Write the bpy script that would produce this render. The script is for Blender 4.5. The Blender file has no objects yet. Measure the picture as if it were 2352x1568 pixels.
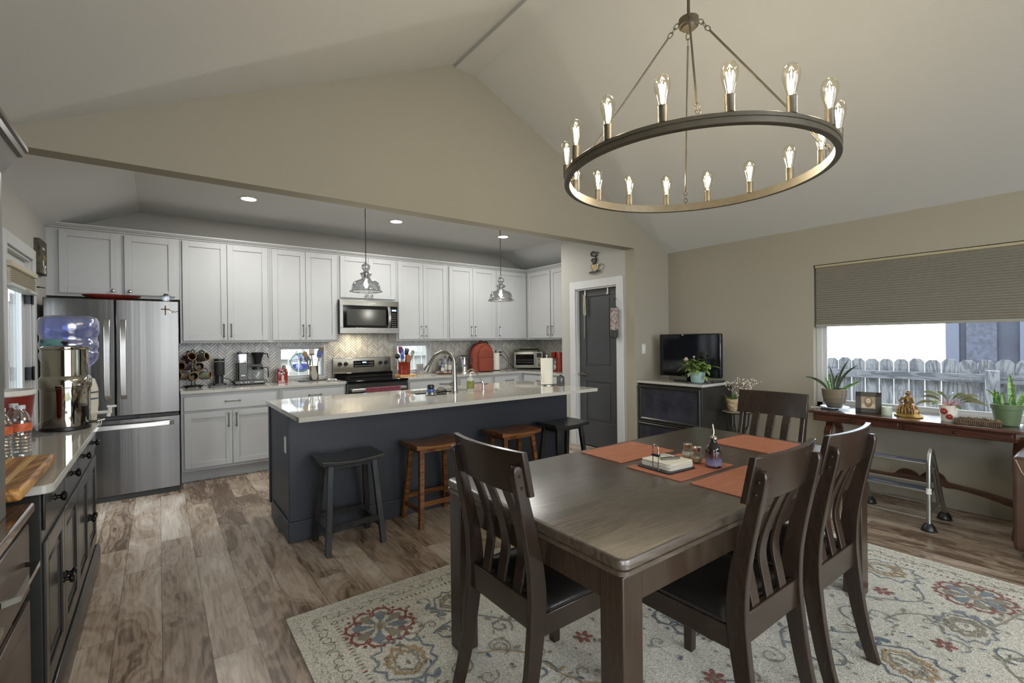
import bpy, math, random
from mathutils import Matrix, Vector, Euler
R = math.radians
PI = math.pi
sc = bpy.context.scene
col = sc.collection
# ---------------------------------------------------------------- camera, world, exposure
W_PX, H_PX, F_PX = 2352, 1568, 1083.9
YAW, PITCH, ROLL = 0.642824, -0.00249, -0.010923
cam_d = bpy.data.cameras.new('camera'); cam = bpy.data.objects.new('camera', cam_d); col.objects.link(cam)
cam_d.sensor_width = 36.0; cam_d.lens = F_PX / W_PX * 36.0; cam_d.clip_start = 0.02; cam_d.clip_end = 200
fw = Vector((math.sin(YAW) * math.cos(PITCH), math.cos(YAW) * math.cos(PITCH), math.sin(PITCH)))
rt0 = Vector((math.cos(YAW), -math.sin(YAW), 0)); up0 = rt0.cross(fw)
rt = rt0 * math.cos(ROLL) + up0 * math.sin(ROLL); upv = up0 * math.cos(ROLL) - rt0 * math.sin(ROLL)
cam.matrix_world = Matrix(((rt.x, upv.x, -fw.x, 0), (rt.y, upv.y, -fw.y, 0), (rt.z, upv.z, -fw.z, 1.38), (0, 0, 0, 1)))
sc.camera = cam
sc.view_settings.view_transform = 'Standard'; sc.view_settings.look = 'None'
sc.view_settings.gamma = 1.0; sc.view_settings.use_curve_mapping = False
sc.view_settings.exposure = 0.76
sc.cycles.max_bounces = 8; sc.cycles.diffuse_bounces = 4; sc.cycles.glossy_bounces = 4
sc.cycles.transparent_max_bounces = 12; sc.cycles.transmission_bounces = 6
sc.cycles.caustics_reflective = False; sc.cycles.caustics_refractive = False
sc.cycles.sample_clamp_indirect = 4.0; sc.cycles.use_denoising = True
wd = bpy.data.worlds.new('daylight'); sc.world = wd; wd.use_nodes = True
wn = wd.node_tree.nodes; wl = wd.node_tree.links
bg = wn['Background']; tc = wn.new('ShaderNodeTexCoord'); sx = wn.new('ShaderNodeSeparateXYZ'); rp = wn.new('ShaderNodeValToRGB')
wl.new(tc.outputs['Generated'], sx.inputs[0]); wl.new(sx.outputs['Z'], rp.inputs[0]); wl.new(rp.outputs[0], bg.inputs[0])
rp.color_ramp.elements[0].position = 0.0; rp.color_ramp.elements[0].color = (0.62, 0.66, 0.72, 1)
rp.color_ramp.elements[1].position = 0.25; rp.color_ramp.elements[1].color = (0.86, 0.92, 1.0, 1)
bg.inputs[1].default_value = 6.5

def lamp(name, kind, loc, power, color=(1, 1, 1), size=0.1, rot=None, size_y=None, spot=None, parent=None):
    d = bpy.data.lights.new(name, kind); d.energy = power; d.color = color
    if kind == 'AREA':
        d.size = size
        if size_y: d.shape = 'RECTANGLE'; d.size_y = size_y
        else: d.shape = 'DISK'
    else: d.shadow_soft_size = size
    if spot: d.spot_size = spot; d.spot_blend = 0.6
    o = bpy.data.objects.new(name, d); col.objects.link(o); o.location = loc
    if rot: o.rotation_euler = rot
    if parent: o.parent = parent
    return o

# ---------------------------------------------------------------- helpers
def hexc(h):
    h = h.lstrip('#'); c = [int(h[i:i + 2], 16) / 255 for i in (0, 2, 4)]
    return tuple((x / 12.92 if x <= 0.04045 else ((x + 0.055) / 1.055) ** 2.4) for x in c)
MATS = {}
def mat(name, c='#888888', rough=0.5, metal=0.0, spec=0.5, noise=0.0, scale=20.0, stretch=(1, 1, 1), bump=0.0, bscale=None,
        emit=0.0, ecol=None, alpha=1.0, trans=0.0, ior=1.45, coat=0.0, c2=None, sheen=0.0, aniso=0.0, detail=4.0):
    if name in MATS: return MATS[name]
    m = bpy.data.materials.new(name); m.use_nodes = True; MATS[name] = m
    n = m.node_tree.nodes; l = m.node_tree.links; b = n['Principled BSDF']
    rgb = hexc(c) if isinstance(c, str) else c
    b.inputs['Base Color'].default_value = (*rgb, 1); b.inputs['Roughness'].default_value = rough
    b.inputs['Metallic'].default_value = metal; b.inputs['Specular IOR Level'].default_value = spec
    b.inputs['IOR'].default_value = ior; b.inputs['Transmission Weight'].default_value = trans
    b.inputs['Coat Weight'].default_value = coat; b.inputs['Alpha'].default_value = alpha
    b.inputs['Sheen Weight'].default_value = sheen; b.inputs['Anisotropic'].default_value = aniso
    if emit:
        b.inputs['Emission Color'].default_value = (*(ecol or rgb), 1); b.inputs['Emission Strength'].default_value = emit
    if noise or bump:
        t = n.new('ShaderNodeTexCoord'); mp = n.new('ShaderNodeMapping'); mp.inputs['Scale'].default_value = stretch
        nz = n.new('ShaderNodeTexNoise'); nz.inputs['Scale'].default_value = scale; nz.inputs['Detail'].default_value = detail
        l.new(t.outputs['Object'], mp.inputs[0]); l.new(mp.outputs[0], nz.inputs[0])
        if noise:
            rp_ = n.new('ShaderNodeValToRGB'); l.new(nz.outputs[0], rp_.inputs[0])
            o2 = hexc(c2) if c2 else tuple(max(0, x * (1 - noise)) for x in rgb)
            rp_.color_ramp.elements[0].color = (*o2, 1); rp_.color_ramp.elements[0].position = 0.35
            rp_.color_ramp.elements[1].color = (*(rgb if c2 else tuple(min(1, x * (1 + noise)) for x in rgb)), 1)
            rp_.color_ramp.elements[1].position = 0.65
            l.new(rp_.outputs[0], b.inputs['Base Color'])
        if bump:
            nb = nz
            if bscale:
                nb = n.new('ShaderNodeTexNoise'); nb.inputs['Scale'].default_value = bscale; nb.inputs['Detail'].default_value = 3
                l.new(mp.outputs[0], nb.inputs[0])
            bp = n.new('ShaderNodeBump'); bp.inputs['Strength'].default_value = bump; bp.inputs['Distance'].default_value = 0.004
            l.new(nb.outputs[0], bp.inputs['Height']); l.new(bp.outputs[0], b.inputs['Normal'])
    return m

def thin_glass(name, tint=(0.9, 0.95, 1.0), gloss=0.12, rough=0.02, haze=0.0, hcol=(1, 1, 1)):
    """clear thin glass: lets light straight through, with a fresnel reflection and optional milky haze"""
    if name in MATS: return MATS[name]
    m = bpy.data.materials.new(name); m.use_nodes = True; MATS[name] = m
    n = m.node_tree.nodes; l = m.node_tree.links; n.clear()
    out = n.new('ShaderNodeOutputMaterial'); mx = n.new('ShaderNodeMixShader'); tr = n.new('ShaderNodeBsdfTransparent'); g = n.new('ShaderNodeBsdfGlossy')
    lw = n.new('ShaderNodeLayerWeight'); lw.inputs[0].default_value = 0.5; mu = n.new('ShaderNodeMath'); mu.operation = 'MULTIPLY_ADD'
    mu.inputs[1].default_value = 0.75; mu.inputs[2].default_value = gloss * 0.5
    tr.inputs[0].default_value = (*tint, 1); g.inputs['Roughness'].default_value = rough
    pw = n.new('ShaderNodeMath'); pw.operation = 'POWER'; pw.inputs[1].default_value = 2.2
    l.new(lw.outputs['Facing'], pw.inputs[0]); l.new(pw.outputs[0], mu.inputs[0]); l.new(mu.outputs[0], mx.inputs[0])
    base = tr.outputs[0]
    if haze:
        df = n.new('ShaderNodeBsdfDiffuse'); df.inputs[0].default_value = (*hcol, 1); hm = n.new('ShaderNodeMixShader'); hm.inputs[0].default_value = haze
        l.new(tr.outputs[0], hm.inputs[1]); l.new(df.outputs[0], hm.inputs[2]); base = hm.outputs[0]
    l.new(base, mx.inputs[1]); l.new(g.outputs[0], mx.inputs[2]); l.new(mx.outputs[0], out.inputs[0])
    return m

class G:
    """collects geometry of one part"""
    def __init__(s): s.v = []; s.f = []; s.m = []; s.T = Matrix.Identity(4); s.mi = 0
    def at(s, x=0, y=0, z=0, rz=0, rx=0, ry=0): s.T = Matrix.Translation((x, y, z)) @ Euler((rx, ry, rz)).to_matrix().to_4x4(); return s
    def add(s, vs, fs):
        o = len(s.v); s.v += [tuple(s.T @ Vector(p)) for p in vs]
        for f in fs: s.f.append([o + i for i in f]); s.m.append(s.mi)
        return s
    def box(s, x0, y0, z0, x1, y1, z1):
        if x0 > x1: x0, x1 = x1, x0
        if y0 > y1: y0, y1 = y1, y0
        if z0 > z1: z0, z1 = z1, z0
        return s.add([(x0, y0, z0), (x1, y0, z0), (x1, y1, z0), (x0, y1, z0), (x0, y0, z1), (x1, y0, z1), (x1, y1, z1), (x0, y1, z1)],
                     [(0, 3, 2, 1), (4, 5, 6, 7), (0, 1, 5, 4), (1, 2, 6, 5), (2, 3, 7, 6), (3, 0, 4, 7)])
    def ring_loft(s, rings, close=True, caps=True):
        n = len(rings[0]); vs = [p for r in rings for p in r]; fs = []
        for i in range(len(rings) - 1):
            for j in range(n if close else n - 1):
                k = (j + 1) % n; fs.append((i * n + j, i * n + k, (i + 1) * n + k, (i + 1) * n + j))
        if caps and close: fs.append(tuple(range(n))[::-1]); fs.append(tuple((len(rings) - 1) * n + j for j in range(n)))
        return s.add(vs, fs)
    def lathe(s, prof, seg=20, caps=True, sx=1, sy=1):
        """prof: (radius, z) pairs"""
        return s.ring_loft([[(max(r, 1e-5) * sx * math.cos(2 * PI * j / seg), max(r, 1e-5) * sy * math.sin(2 * PI * j / seg), z) for j in range(seg)] for r, z in prof], True, caps)
    def cyl(s, p0, p1, r0, r1=None, seg=12):
        r1 = r0 if r1 is None else r1; p0 = Vector(p0); p1 = Vector(p1); d = (p1 - p0).normalized()
        a = d.orthogonal().normalized(); b = d.cross(a)
        return s.ring_loft([[p + (a * math.cos(2 * PI * j / seg) + b * math.sin(2 * PI * j / seg)) * r for j in range(seg)] for p, r in ((p0, r0), (p1, r1))])
    def tube(s, pts, r, seg=8, closed=False):
        P = [Vector(p) for p in pts]; n = len(P); rr = r if isinstance(r, (list, tuple)) else [r] * n
        rings = []; prev = None
        for i in range(n):
            if closed: t = (P[(i + 1) % n] - P[i - 1])
            else: t = P[min(i + 1, n - 1)] - P[max(i - 1, 0)]
            t.normalize()
            a = t.orthogonal().normalized() if prev is None else (prev - t * prev.dot(t)).normalized()
            prev = a; b = t.cross(a)
            rings.append([P[i] + (a * math.cos(2 * PI * j / seg) + b * math.sin(2 * PI * j / seg)) * rr[i] for j in range(seg)])
        if closed: rings.append(rings[0]); return s.ring_loft(rings, True, False)
        return s.ring_loft(rings)
    def bar(s, pts, side, w, t):
        """rectangular section swept along pts; side = fixed axis of the width w"""
        P = [Vector(p) for p in pts]; n = len(P); sd = Vector(side).normalized(); rings = []
        for i in range(n):
            tg = (P[min(i + 1, n - 1)] - P[max(i - 1, 0)]).normalized(); nn = sd.cross(tg).normalized()
            ww = w[i] if isinstance(w, (list, tuple)) else w; tt = t[i] if isinstance(t, (list, tuple)) else t
            rings.append([P[i] + sd * a * ww / 2 + nn * b * tt / 2 for a, b in ((-1, -1), (1, -1), (1, 1), (-1, 1))])
        return s.ring_loft(rings)
    def prism(s, poly, z0, z1, axis='z'):
        def mp(p, z): return {'z': (p[0], p[1], z), 'y': (p[0], z, p[1]), 'x': (z, p[0], p[1])}[axis]
        return s.ring_loft([[mp(p, z0) for p in poly], [mp(p, z1) for p in poly]])
    def poly(s, pts): return s.add(pts, [tuple(range(len(pts)))])
    def ball(s, c, r, seg=12, rings=8, sz=1.0):
        c = Vector(c); rs = []
        for i in range(rings + 1):
            a = -PI / 2 + PI * i / rings; q = max(math.cos(a) * r, 1e-5)
            rs.append([c + Vector((q * math.cos(2 * PI * j / seg), q * math.sin(2 * PI * j / seg), math.sin(a) * r * sz)) for j in range(seg)])
        return s.ring_loft(rs)
    def torus(s, c, R_, r, axis='z', seg=24, a0=0, a1=2 * PI, ts=8):
        c = Vector(c); pts = []
        full = abs(a1 - a0 - 2 * PI) < 1e-6; k = seg if full else seg + 1
        for i in range(k):
            a = a0 + (a1 - a0) * i / seg; u, v = R_ * math.cos(a), R_ * math.sin(a)
            pts.append(c + Vector({'z': (u, v, 0), 'y': (u, 0, v), 'x': (0, u, v)}[axis]))
        return s.tube(pts, r, ts, full)
    def build(s, name, mats, parent=None, bevel=0, smooth=True, angle=35, seg=2):
        me = bpy.data.meshes.new(name); me.from_pydata([tuple(v) for v in s.v], [], s.f)
        for m_ in (mats if isinstance(mats, (list, tuple)) else [mats]): me.materials.append(m_)
        me.polygons.foreach_set('material_index', s.m)
        me.update(); me.validate()
        import bmesh
        bm = bmesh.new(); bm.from_mesh(me); bmesh.ops.recalc_face_normals(bm, faces=bm.faces); bm.to_mesh(me); bm.free()
        o = bpy.data.objects.new(name, me); col.objects.link(o)
        if smooth:
            me.polygons.foreach_set('use_smooth', [True] * len(me.polygons)); me.set_sharp_from_angle(angle=R(angle))
        if parent: o.parent = parent
        if bevel:
            b = o.modifiers.new('bevel', 'BEVEL'); b.width = bevel; b.segments = seg; b.limit_method = 'ANGLE'; b.angle_limit = R(40)
            b.harden_normals = False
        return o

def tag(o, label=None, cat=None, group=None, kind=None):
    if label: o['label'] = label
    if cat: o['category'] = cat
    if group: o['group'] = group
    if kind: o['kind'] = kind
    return o
def thing(name, label, cat, loc=(0, 0, 0), rz=0, group=None):
    o = bpy.data.objects.new(name, None); col.objects.link(o); o.empty_display_size = 0.1
    o.location = loc; o.rotation_euler = (0, 0, rz); return tag(o, label, cat, group)
def struct(g, name, m, parent=None, label=None, **k):
    o = g.build(name, m, parent, **k)
    if parent is None: o['kind'] = 'structure'
    if label: o['label'] = label
    return o
def struct_root(name, loc=(0, 0, 0), rz=0, label=None):
    o = bpy.data.objects.new(name, None); col.objects.link(o); o.location = loc; o.rotation_euler = (0, 0, rz); o['kind'] = 'structure'
    if label: o['label'] = label
    return o
def copy_tree(o, parent=None):
    c = o.copy(); col.objects.link(c); c.parent = parent
    for ch in list(o.children): copy_tree(ch, c)
    return c
def text(s, parent, size, loc, rot, m, name='lettering', ext=0.0004, align='CENTER'):
    d = bpy.data.curves.new(name, 'FONT'); d.body = s; d.size = size; d.extrude = ext; d.align_x = align
    o = bpy.data.objects.new(name, d); col.objects.link(o); o.location = loc; o.rotation_euler = rot; o.parent = parent
    d.materials.append(m); bpy.context.view_layer.update()
    me = bpy.data.meshes.new_from_object(o.evaluated_get(bpy.context.evaluated_depsgraph_get())); o2 = bpy.data.objects.new(name, me); col.objects.link(o2)
    o2.location = loc; o2.rotation_euler = rot; o2.parent = parent; bpy.data.objects.remove(o); return o2
def cr(P, k=4):
    """smooth curve through points"""
    P = [Vector(p) for p in P]; out = []
    for i in range(len(P) - 1):
        a, b, c, d = P[max(i - 1, 0)], P[i], P[i + 1], P[min(i + 2, len(P) - 1)]
        for j in range(k): t = j / k; out.append(0.5 * ((2 * b) + (c - a) * t + (2 * a - 5 * b + 4 * c - d) * t * t + (3 * b - a - 3 * c + d) * t ** 3))
    return out + [P[-1]]
def arc(a0, a1, n): return [a0 + (a1 - a0) * i / n for i in range(n + 1)]
def rrect(w, d, r, n=4):
    """rounded rectangle centred on 0"""
    out = []
    for cx, cy, a in ((w / 2 - r, d / 2 - r, 0), (-w / 2 + r, d / 2 - r, 90), (-w / 2 + r, -d / 2 + r, 180), (w / 2 - r, -d / 2 + r, 270)):
        for k in range(n + 1): t = R(a + 90 * k / n); out.append((cx + r * math.cos(t), cy + r * math.sin(t)))
    return out
# ---------------------------------------------------------------- materials
M_wall = mat('paint_greige', '#979183', 0.9, spec=0.2, bump=0.12, scale=260, noise=0.015)
M_wallk = mat('paint_kitchen', '#a8a69f', 0.9, spec=0.2, bump=0.12, scale=260, noise=0.015)
M_ceil = mat('paint_ceiling', '#c9cac9', 0.92, spec=0.2, bump=0.2, scale=180, noise=0.01)
M_trim = mat('paint_trim', '#bfc0be', 0.45, spec=0.4, noise=0.01, scale=3)
M_cab = mat('cabinet_paint', '#b0b1b0', 0.45, spec=0.4, noise=0.015, scale=4)
M_dark = mat('cabinet_black', '#2a2926', 0.24, spec=0.5, noise=0.12, scale=6)
M_isl = mat('island_charcoal', '#26282d', 0.42, spec=0.6, noise=0.08, scale=90, bump=0.12, bscale=240)
M_door = mat('door_charcoal', '#3e3f41', 0.45, spec=0.5, noise=0.04, scale=8)
M_quartz = mat('quartz', '#b0ada5', 0.035, spec=0.65, noise=0.05, scale=220, detail=8)
M_steel = mat('stainless', '#62605d', 0.25, metal=1.0, noise=0.1, scale=1.6, stretch=(9, 9, 0.12), bump=0.35, bscale=1.3)
M_steelh = mat('stainless_bar', '#c4c2bd', 0.3, metal=1.0, noise=0.03, scale=20)
M_chrome = mat('chrome', '#c8c6c0', 0.05, metal=1.0)
M_polish = mat('polished_steel', '#b8b4a8', 0.04, metal=1.0)
M_nickel = mat('brushed_nickel', '#96938d', 0.25, metal=1.0)
M_bronze = mat('dark_bronze', '#5b5447', 0.38, metal=0.35, noise=0.08, scale=30)
M_black = mat('black_plastic', '#1c1c1c', 0.35, noise=0.1, scale=30)
M_blackg = mat('black_gloss', '#0b0b0c', 0.06, spec=0.6)
M_blackm = mat('black_matte', '#262624', 0.6, noise=0.1, scale=40)
M_iron = mat('wrought_iron', '#2a2622', 0.5, metal=0.5, noise=0.1, scale=50)
M_white = mat('white_plastic', '#d6d4cc', 0.35)
M_paper = mat('paper_towel', '#d9d4c4', 0.9, bump=0.3, scale=120, noise=0.02)
M_red = mat('red_glaze', '#7c2a1a', 0.12, coat=0.5, noise=0.12, scale=8)
M_redpl = mat('red_plastic', '#74261c', 0.35, noise=0.03, scale=10)
M_orange = mat('orange_placemat', '#a96b50', 0.55, noise=0.1, scale=16, stretch=(0.5, 2.2, 1), bump=0.12, bscale=160)
M_leather = mat('dark_leather', '#1d1a18', 0.24, spec=0.6, noise=0.1, scale=3, bump=0.1, bscale=90)
M_sofa = mat('brown_leather', '#473427', 0.4, noise=0.12, scale=8, bump=0.15, bscale=120)
M_glass = thin_glass('clear_glass', (0.93, 0.96, 0.97))
M_bulbg = thin_glass('bulb_glass', (1.0, 0.97, 0.88), 0.1)
M_smoke = thin_glass('pendant_glass', (0.74, 0.76, 0.8), 0.6)
M_jug = thin_glass('jug_plastic', (0.50, 0.58, 0.95), 0.45, 0.15, 0.22, (0.35, 0.42, 0.85))
M_pet = thin_glass('bottle_plastic', (0.86, 0.9, 0.92), 0.5, 0.1)
M_fil = mat('filament', (1, 0.86, 0.6), emit=90, ecol=(1, 0.84, 0.55))
M_glow = mat('light_diffuser', (1, 1, 0.95), emit=6, ecol=(1, 0.99, 0.95))
M_leaf = mat('leaf_green', '#5f8a34', 0.4, noise=0.25, scale=30, c2='#3f6424')
M_leafl = mat('leaf_lime', '#8fa452', 0.45, noise=0.3, scale=40, c2='#5c7a3a')
M_leafd = mat('leaf_dark', '#4c5a42', 0.4, noise=0.3, scale=30, c2='#37452f')
M_soil = mat('soil', '#4a3c2e', 0.95, noise=0.4, scale=60, bump=0.6)
M_wood_l = mat('light_wood', '#b08a55', 0.5, noise=0.25, scale=8, stretch=(8, 1, 1))

def wood(name, c1, c2, rough=0.3, spec=0.5, scale=6.0, axis='x', bump=0.15, coat=0.0, contrast=(0.3, 0.75)):
    if name in MATS: return MATS[name]
    m = mat(name, c1, rough, spec=spec, coat=coat); n = m.node_tree.nodes; l = m.node_tree.links; b = n['Principled BSDF']
    b.inputs['Coat Roughness'].default_value = 0.28
    t = n.new('ShaderNodeTexCoord'); mp = n.new('ShaderNodeMapping')
    mp.inputs['Scale'].default_value = {'x': (0.16, 1, 1), 'y': (1, 0.16, 1), 'z': (1, 1, 0.16)}[axis]
    nz = n.new('ShaderNodeTexNoise'); nz.inputs['Scale'].default_value = scale; nz.inputs['Detail'].default_value = 5; nz.inputs['Distortion'].default_value = 1.2
    n2 = n.new('ShaderNodeTexNoise'); n2.inputs['Scale'].default_value = scale * 14; n2.inputs['Detail'].default_value = 2
    wv = n.new('ShaderNodeMath'); wv.operation = 'SINE'; ml = n.new('ShaderNodeMath'); ml.operation = 'MULTIPLY'; ml.inputs[1].default_value = 42
    l.new(t.outputs['Object'], mp.inputs[0]); l.new(mp.outputs[0], nz.inputs[0]); l.new(mp.outputs[0], n2.inputs[0])
    l.new(nz.outputs[0], ml.inputs[0]); l.new(ml.outputs[0], wv.inputs[0])
    mr = n.new('ShaderNodeMapRange'); mr.inputs['From Min'].default_value = -1; l.new(wv.outputs[0], mr.inputs[0])
    mx = n.new('ShaderNodeMath'); mx.operation = 'MULTIPLY_ADD'; mx.inputs[1].default_value = 0.45
    mm = n.new('ShaderNodeMath'); mm.operation = 'MULTIPLY'; mm.inputs[1].default_value = 0.6
    l.new(n2.outputs[0], mm.inputs[0]); l.new(mr.outputs[0], mx.inputs[0]); l.new(mm.outputs[0], mx.inputs[2])
    rp_ = n.new('ShaderNodeValToRGB'); l.new(mx.outputs[0], rp_.inputs[0])
    rp_.color_ramp.elements[0].color = (*hexc(c2), 1); rp_.color_ramp.elements[0].position = contrast[0]
    rp_.color_ramp.elements[1].color = (*hexc(c1), 1); rp_.color_ramp.elements[1].position = contrast[1]
    l.new(rp_.outputs[0], b.inputs['Base Color'])
    bp = n.new('ShaderNodeBump'); bp.inputs['Strength'].default_value = bump; bp.inputs['Distance'].default_value = 0.002
    l.new(mx.outputs[0], bp.inputs['Height']); l.new(bp.outputs[0], b.inputs['Normal'])
    return m
M_table = wood('table_wood', '#574b3d', '#352c22', 0.3, 0.8, 11, 'x', 0.45, 0.55, contrast=(0.15, 0.95))
M_chair = wood('chair_wood', '#2e231b', '#241b15', 0.24, 0.6, 9, 'z', 0.03, contrast=(0.1, 1.0))
M_stoolb = wood('stool_black', '#2a2a28', '#1d1d1c', 0.3, 0.5, 7, 'z', 0.08)
M_stoolw = wood('stool_walnut', '#7a4f28', '#4e2f17', 0.28, 0.5, 7, 'x', 0.08)
M_cons = wood('console_mahogany', '#4a2c20', '#351f16', 0.14, 0.6, 6, 'y', 0.05, 0.3)
M_board = wood('cutting_board_teak', '#b98a4a', '#7d5226', 0.4, 0.4, 9, 'y', 0.05)
M_fence = wood('fence_wood', '#7a7a7c', '#55565a', 0.85, 0.2, 7, 'z', 0.3)
M_fencer = wood('fence_rail', '#6c6c70', '#4c4d52', 0.85, 0.2, 7, 'y', 0.3)

def floor_mat():
    m = mat('vinyl_plank', '#9a8a78', 0.3, spec=0.55); n = m.node_tree.nodes; l = m.node_tree.links; b = n['Principled BSDF']
    def N(t, **k):
        x = n.new('ShaderNode' + t)
        for a, v in k.items(): setattr(x, a, v)
        return x
    t = N('TexCoord'); mp = N('Mapping'); mp.inputs['Rotation'].default_value = (0, 0, R(90))
    l.new(t.outputs['Object'], mp.inputs[0])
    br = N('TexBrick'); br.offset = 0.37; br.offset_frequency = 2; br.squash = 1.0
    br.inputs['Scale'].default_value = 1.0; br.inputs['Brick Width'].default_value = 1.22; br.inputs['Row Height'].default_value = 0.178
    br.inputs['Mortar Size'].default_value = 0.0012; br.inputs['Mortar Smooth'].default_value = 0.1; br.inputs['Bias'].default_value = 0.0
    br.inputs['Color1'].default_value = (0, 0, 0, 1); br.inputs['Color2'].default_value = (1, 1, 1, 1); br.inputs['Mortar'].default_value = (0, 0, 0, 1)
    l.new(mp.outputs[0], br.inputs[0])
    sep = N('SeparateColor'); l.new(br.outputs['Color'], sep.inputs[0])
    # per plank shift of the grain
    mul = N('Math', operation='MULTIPLY'); mul.inputs[1].default_value = 37.0; l.new(sep.outputs[0], mul.inputs[0])
    m2 = N('Mapping'); m2.inputs['Scale'].default_value = (1.0, 0.26, 1.0); l.new(t.outputs['Object'], m2.inputs[0])
    nz = N('TexNoise', noise_dimensions='4D'); nz.inputs['Scale'].default_value = 4.2; nz.inputs['Detail'].default_value = 6; nz.inputs['Distortion'].default_value = 0.9
    l.new(m2.outputs[0], nz.inputs['Vector']); l.new(mul.outputs[0], nz.inputs['W'])
    m3 = N('Mapping'); m3.inputs['Scale'].default_value = (1.0, 0.06, 1.0); l.new(t.outputs['Object'], m3.inputs[0])
    fi = N('TexNoise', noise_dimensions='4D'); fi.inputs['Scale'].default_value = 75; fi.inputs['Detail'].default_value = 3
    l.new(m3.outputs[0], fi.inputs['Vector']); l.new(mul.outputs[0], fi.inputs['W'])
    cm = N('Math', operation='MULTIPLY'); cm.inputs[1].default_value = 95.0; l.new(nz.outputs[0], cm.inputs[0])
    sn = N('Math', operation='SINE'); l.new(cm.outputs[0], sn.inputs[0])
    a1 = N('Math', operation='MULTIPLY_ADD'); a1.inputs[1].default_value = 0.05; nm = N('Math', operation='MULTIPLY_ADD'); nm.inputs[1].default_value = 0.72; nm.inputs[2].default_value = 0.105; l.new(nz.outputs[0], nm.inputs[0]); l.new(sn.outputs[0], a1.inputs[0]); l.new(nm.outputs[0], a1.inputs[2])
    a2 = N('Math', operation='MULTIPLY_ADD'); a2.inputs[1].default_value = 0.25; l.new(fi.outputs[0], a2.inputs[0]); l.new(a1.outputs[0], a2.inputs[2])
    a3 = N('Math', operation='MULTIPLY_ADD'); a3.inputs[1].default_value = 0.15; l.new(sep.outputs[0], a3.inputs[0]); l.new(a2.outputs[0], a3.inputs[2])
    rp_ = N('ValToRGB'); l.new(a3.outputs[0], rp_.inputs[0]); e = rp_.color_ramp.elements
    e[0].position = 0.52; e[0].color = (*hexc('#5c4a3a'), 1); e[1].position = 0.90; e[1].color = (*hexc('#c4baad'), 1)
    x = e.new(0.65); x.color = (*hexc('#948270'), 1); x = e.new(0.75); x.color = (*hexc('#a99b8b'), 1)
    mx = N('MixRGB', blend_type='MIX'); l.new(br.outputs['Fac'], mx.inputs[0]); l.new(rp_.outputs[0], mx.inputs[1]); mx.inputs[2].default_value = (*hexc('#4a3f35'), 1)
    l.new(mx.outputs[0], b.inputs['Base Color'])
    bp = N('Bump'); bp.inputs['Strength'].default_value = 0.25; bp.inputs['Distance'].default_value = 0.001
    l.new(a2.outputs[0], bp.inputs['Height']); l.new(bp.outputs[0], b.inputs['Normal'])
    rr = N('MapRange'); rr.inputs['To Min'].default_value = 0.2; rr.inputs['To Max'].default_value = 0.36; l.new(fi.outputs[0], rr.inputs[0]); l.new(rr.outputs[0], b.inputs['Roughness'])
    return m
M_floor = floor_mat()
# ---------------------------------------------------------------- room shell
XL, XR, YG, YGB, YB, YR, ZW = -0.807, 5.052, 3.51, 3.645, 6.22, -4.0, 2.43
g = G(); g.box(XL - 0.12, YR - 0.12, -0.1, XR + 0.12, YB + 0.12, 0.0); struct(g, 'floor', M_floor, smooth=False)
g = G()
g.prism([(XL - 0.12, 2.375), (2.05, 3.742), (2.05, 3.92), (XL - 0.12, 2.60)], YR, YG, 'y')
g.box(2.05, YR, 3.712, 2.25, YG, 3.92)
g.prism([(2.25, 3.716), (XR + 0.12, 2.377), (XR + 0.12, 2.60), (2.25, 3.92)], YR, YG, 'y')
g.prism([(XL - 0.12, 2.40), (-0.145, 2.76), (4.43, 2.76), (XR + 0.12, 2.42), (XR + 0.12, 2.9), (XL - 0.12, 2.9)], YGB, YB, 'y')
struct(g, 'ceiling', M_ceil, smooth=False)
# gable wall above the wide opening, with its leg right of the pantry
g = G(); g.prism([(XL, 2.425), (4.407, 2.425), (4.407, 0), (XR, 0), (XR, 2.50), (2.25, 3.85), (2.05, 3.85), (XL, 2.52)], YG + 0.0005, YGB, 'y')
struct(g, 'wall_gable', M_wall, smooth=False)
g = G(); DY0, DY1, DZ = 4.47, 5.30, 2.06
for y0, y1, z0, z1 in ((YR, -3.4, 0, 2.5), (-3.4, -0.6, 0, 0.5), (-3.4, -0.6, 2.2, 2.5), (-0.6, DY0, 0, 2.5), (DY1, YB, 0, 2.5), (DY0, DY1, DZ, 2.5)): g.box(XL - 0.12, y0, z0, XL, y1, z1)  # includes an unseen opening behind the camera, added to admit daylight
struct(g, 'wall_left', M_wallk, smooth=False)
g = G(); WY0, WY1, WZ0, WZ1 = -0.12, 1.90, 0.715, 2.068
for y0, y1, z0, z1 in ((YR, WY0, 0, 2.6), (WY1, YB, 0, 2.6), (WY0, WY1, 0, WZ0), (WY0, WY1, WZ1, 2.6)): g.box(XR, y0, z0, XR + 0.12, y1, z1)
struct(g, 'wall_right', M_wall, smooth=False)
KW = ((1.14, 1.69, 0.935, 1.343), (2.63, 3.17, 0.935, 1.36))
g = G()
for x0, x1, z0, z1 in ((XL, KW[0][0], 0, 2.9), (KW[0][1], KW[1][0], 0, 2.9), (KW[1][1], XR, 0, 2.9)): g.box(x0, YB, z0, x1, YB + 0.12, z1)
for a in KW: g.box(a[0], YB, 0, a[1], YB + 0.12, a[2]); g.box(a[0], YB, a[3], a[1], YB + 0.12, 2.9)
struct(g, 'wall_back', M_wallk, smooth=False)
PX, PY0, PY1, PZ = 4.407, 3.775, 4.474, 2.035
g = G()
for y0, y1, z0, z1 in ((YGB, PY0, 0, 2.85), (PY1, 4.746, 0, 2.85), (PY0, PY1, PZ, 2.85)): g.box(PX, y0, z0, PX + 0.11, y1, z1)
g.box(PX + 0.11, 4.65, 0, XR, 4.746, 2.8)
struct(g, 'wall_pantry', M_wallk, smooth=False)
g = G()   # unseen rear wall; middle and gable left open to let in more daylight
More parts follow.
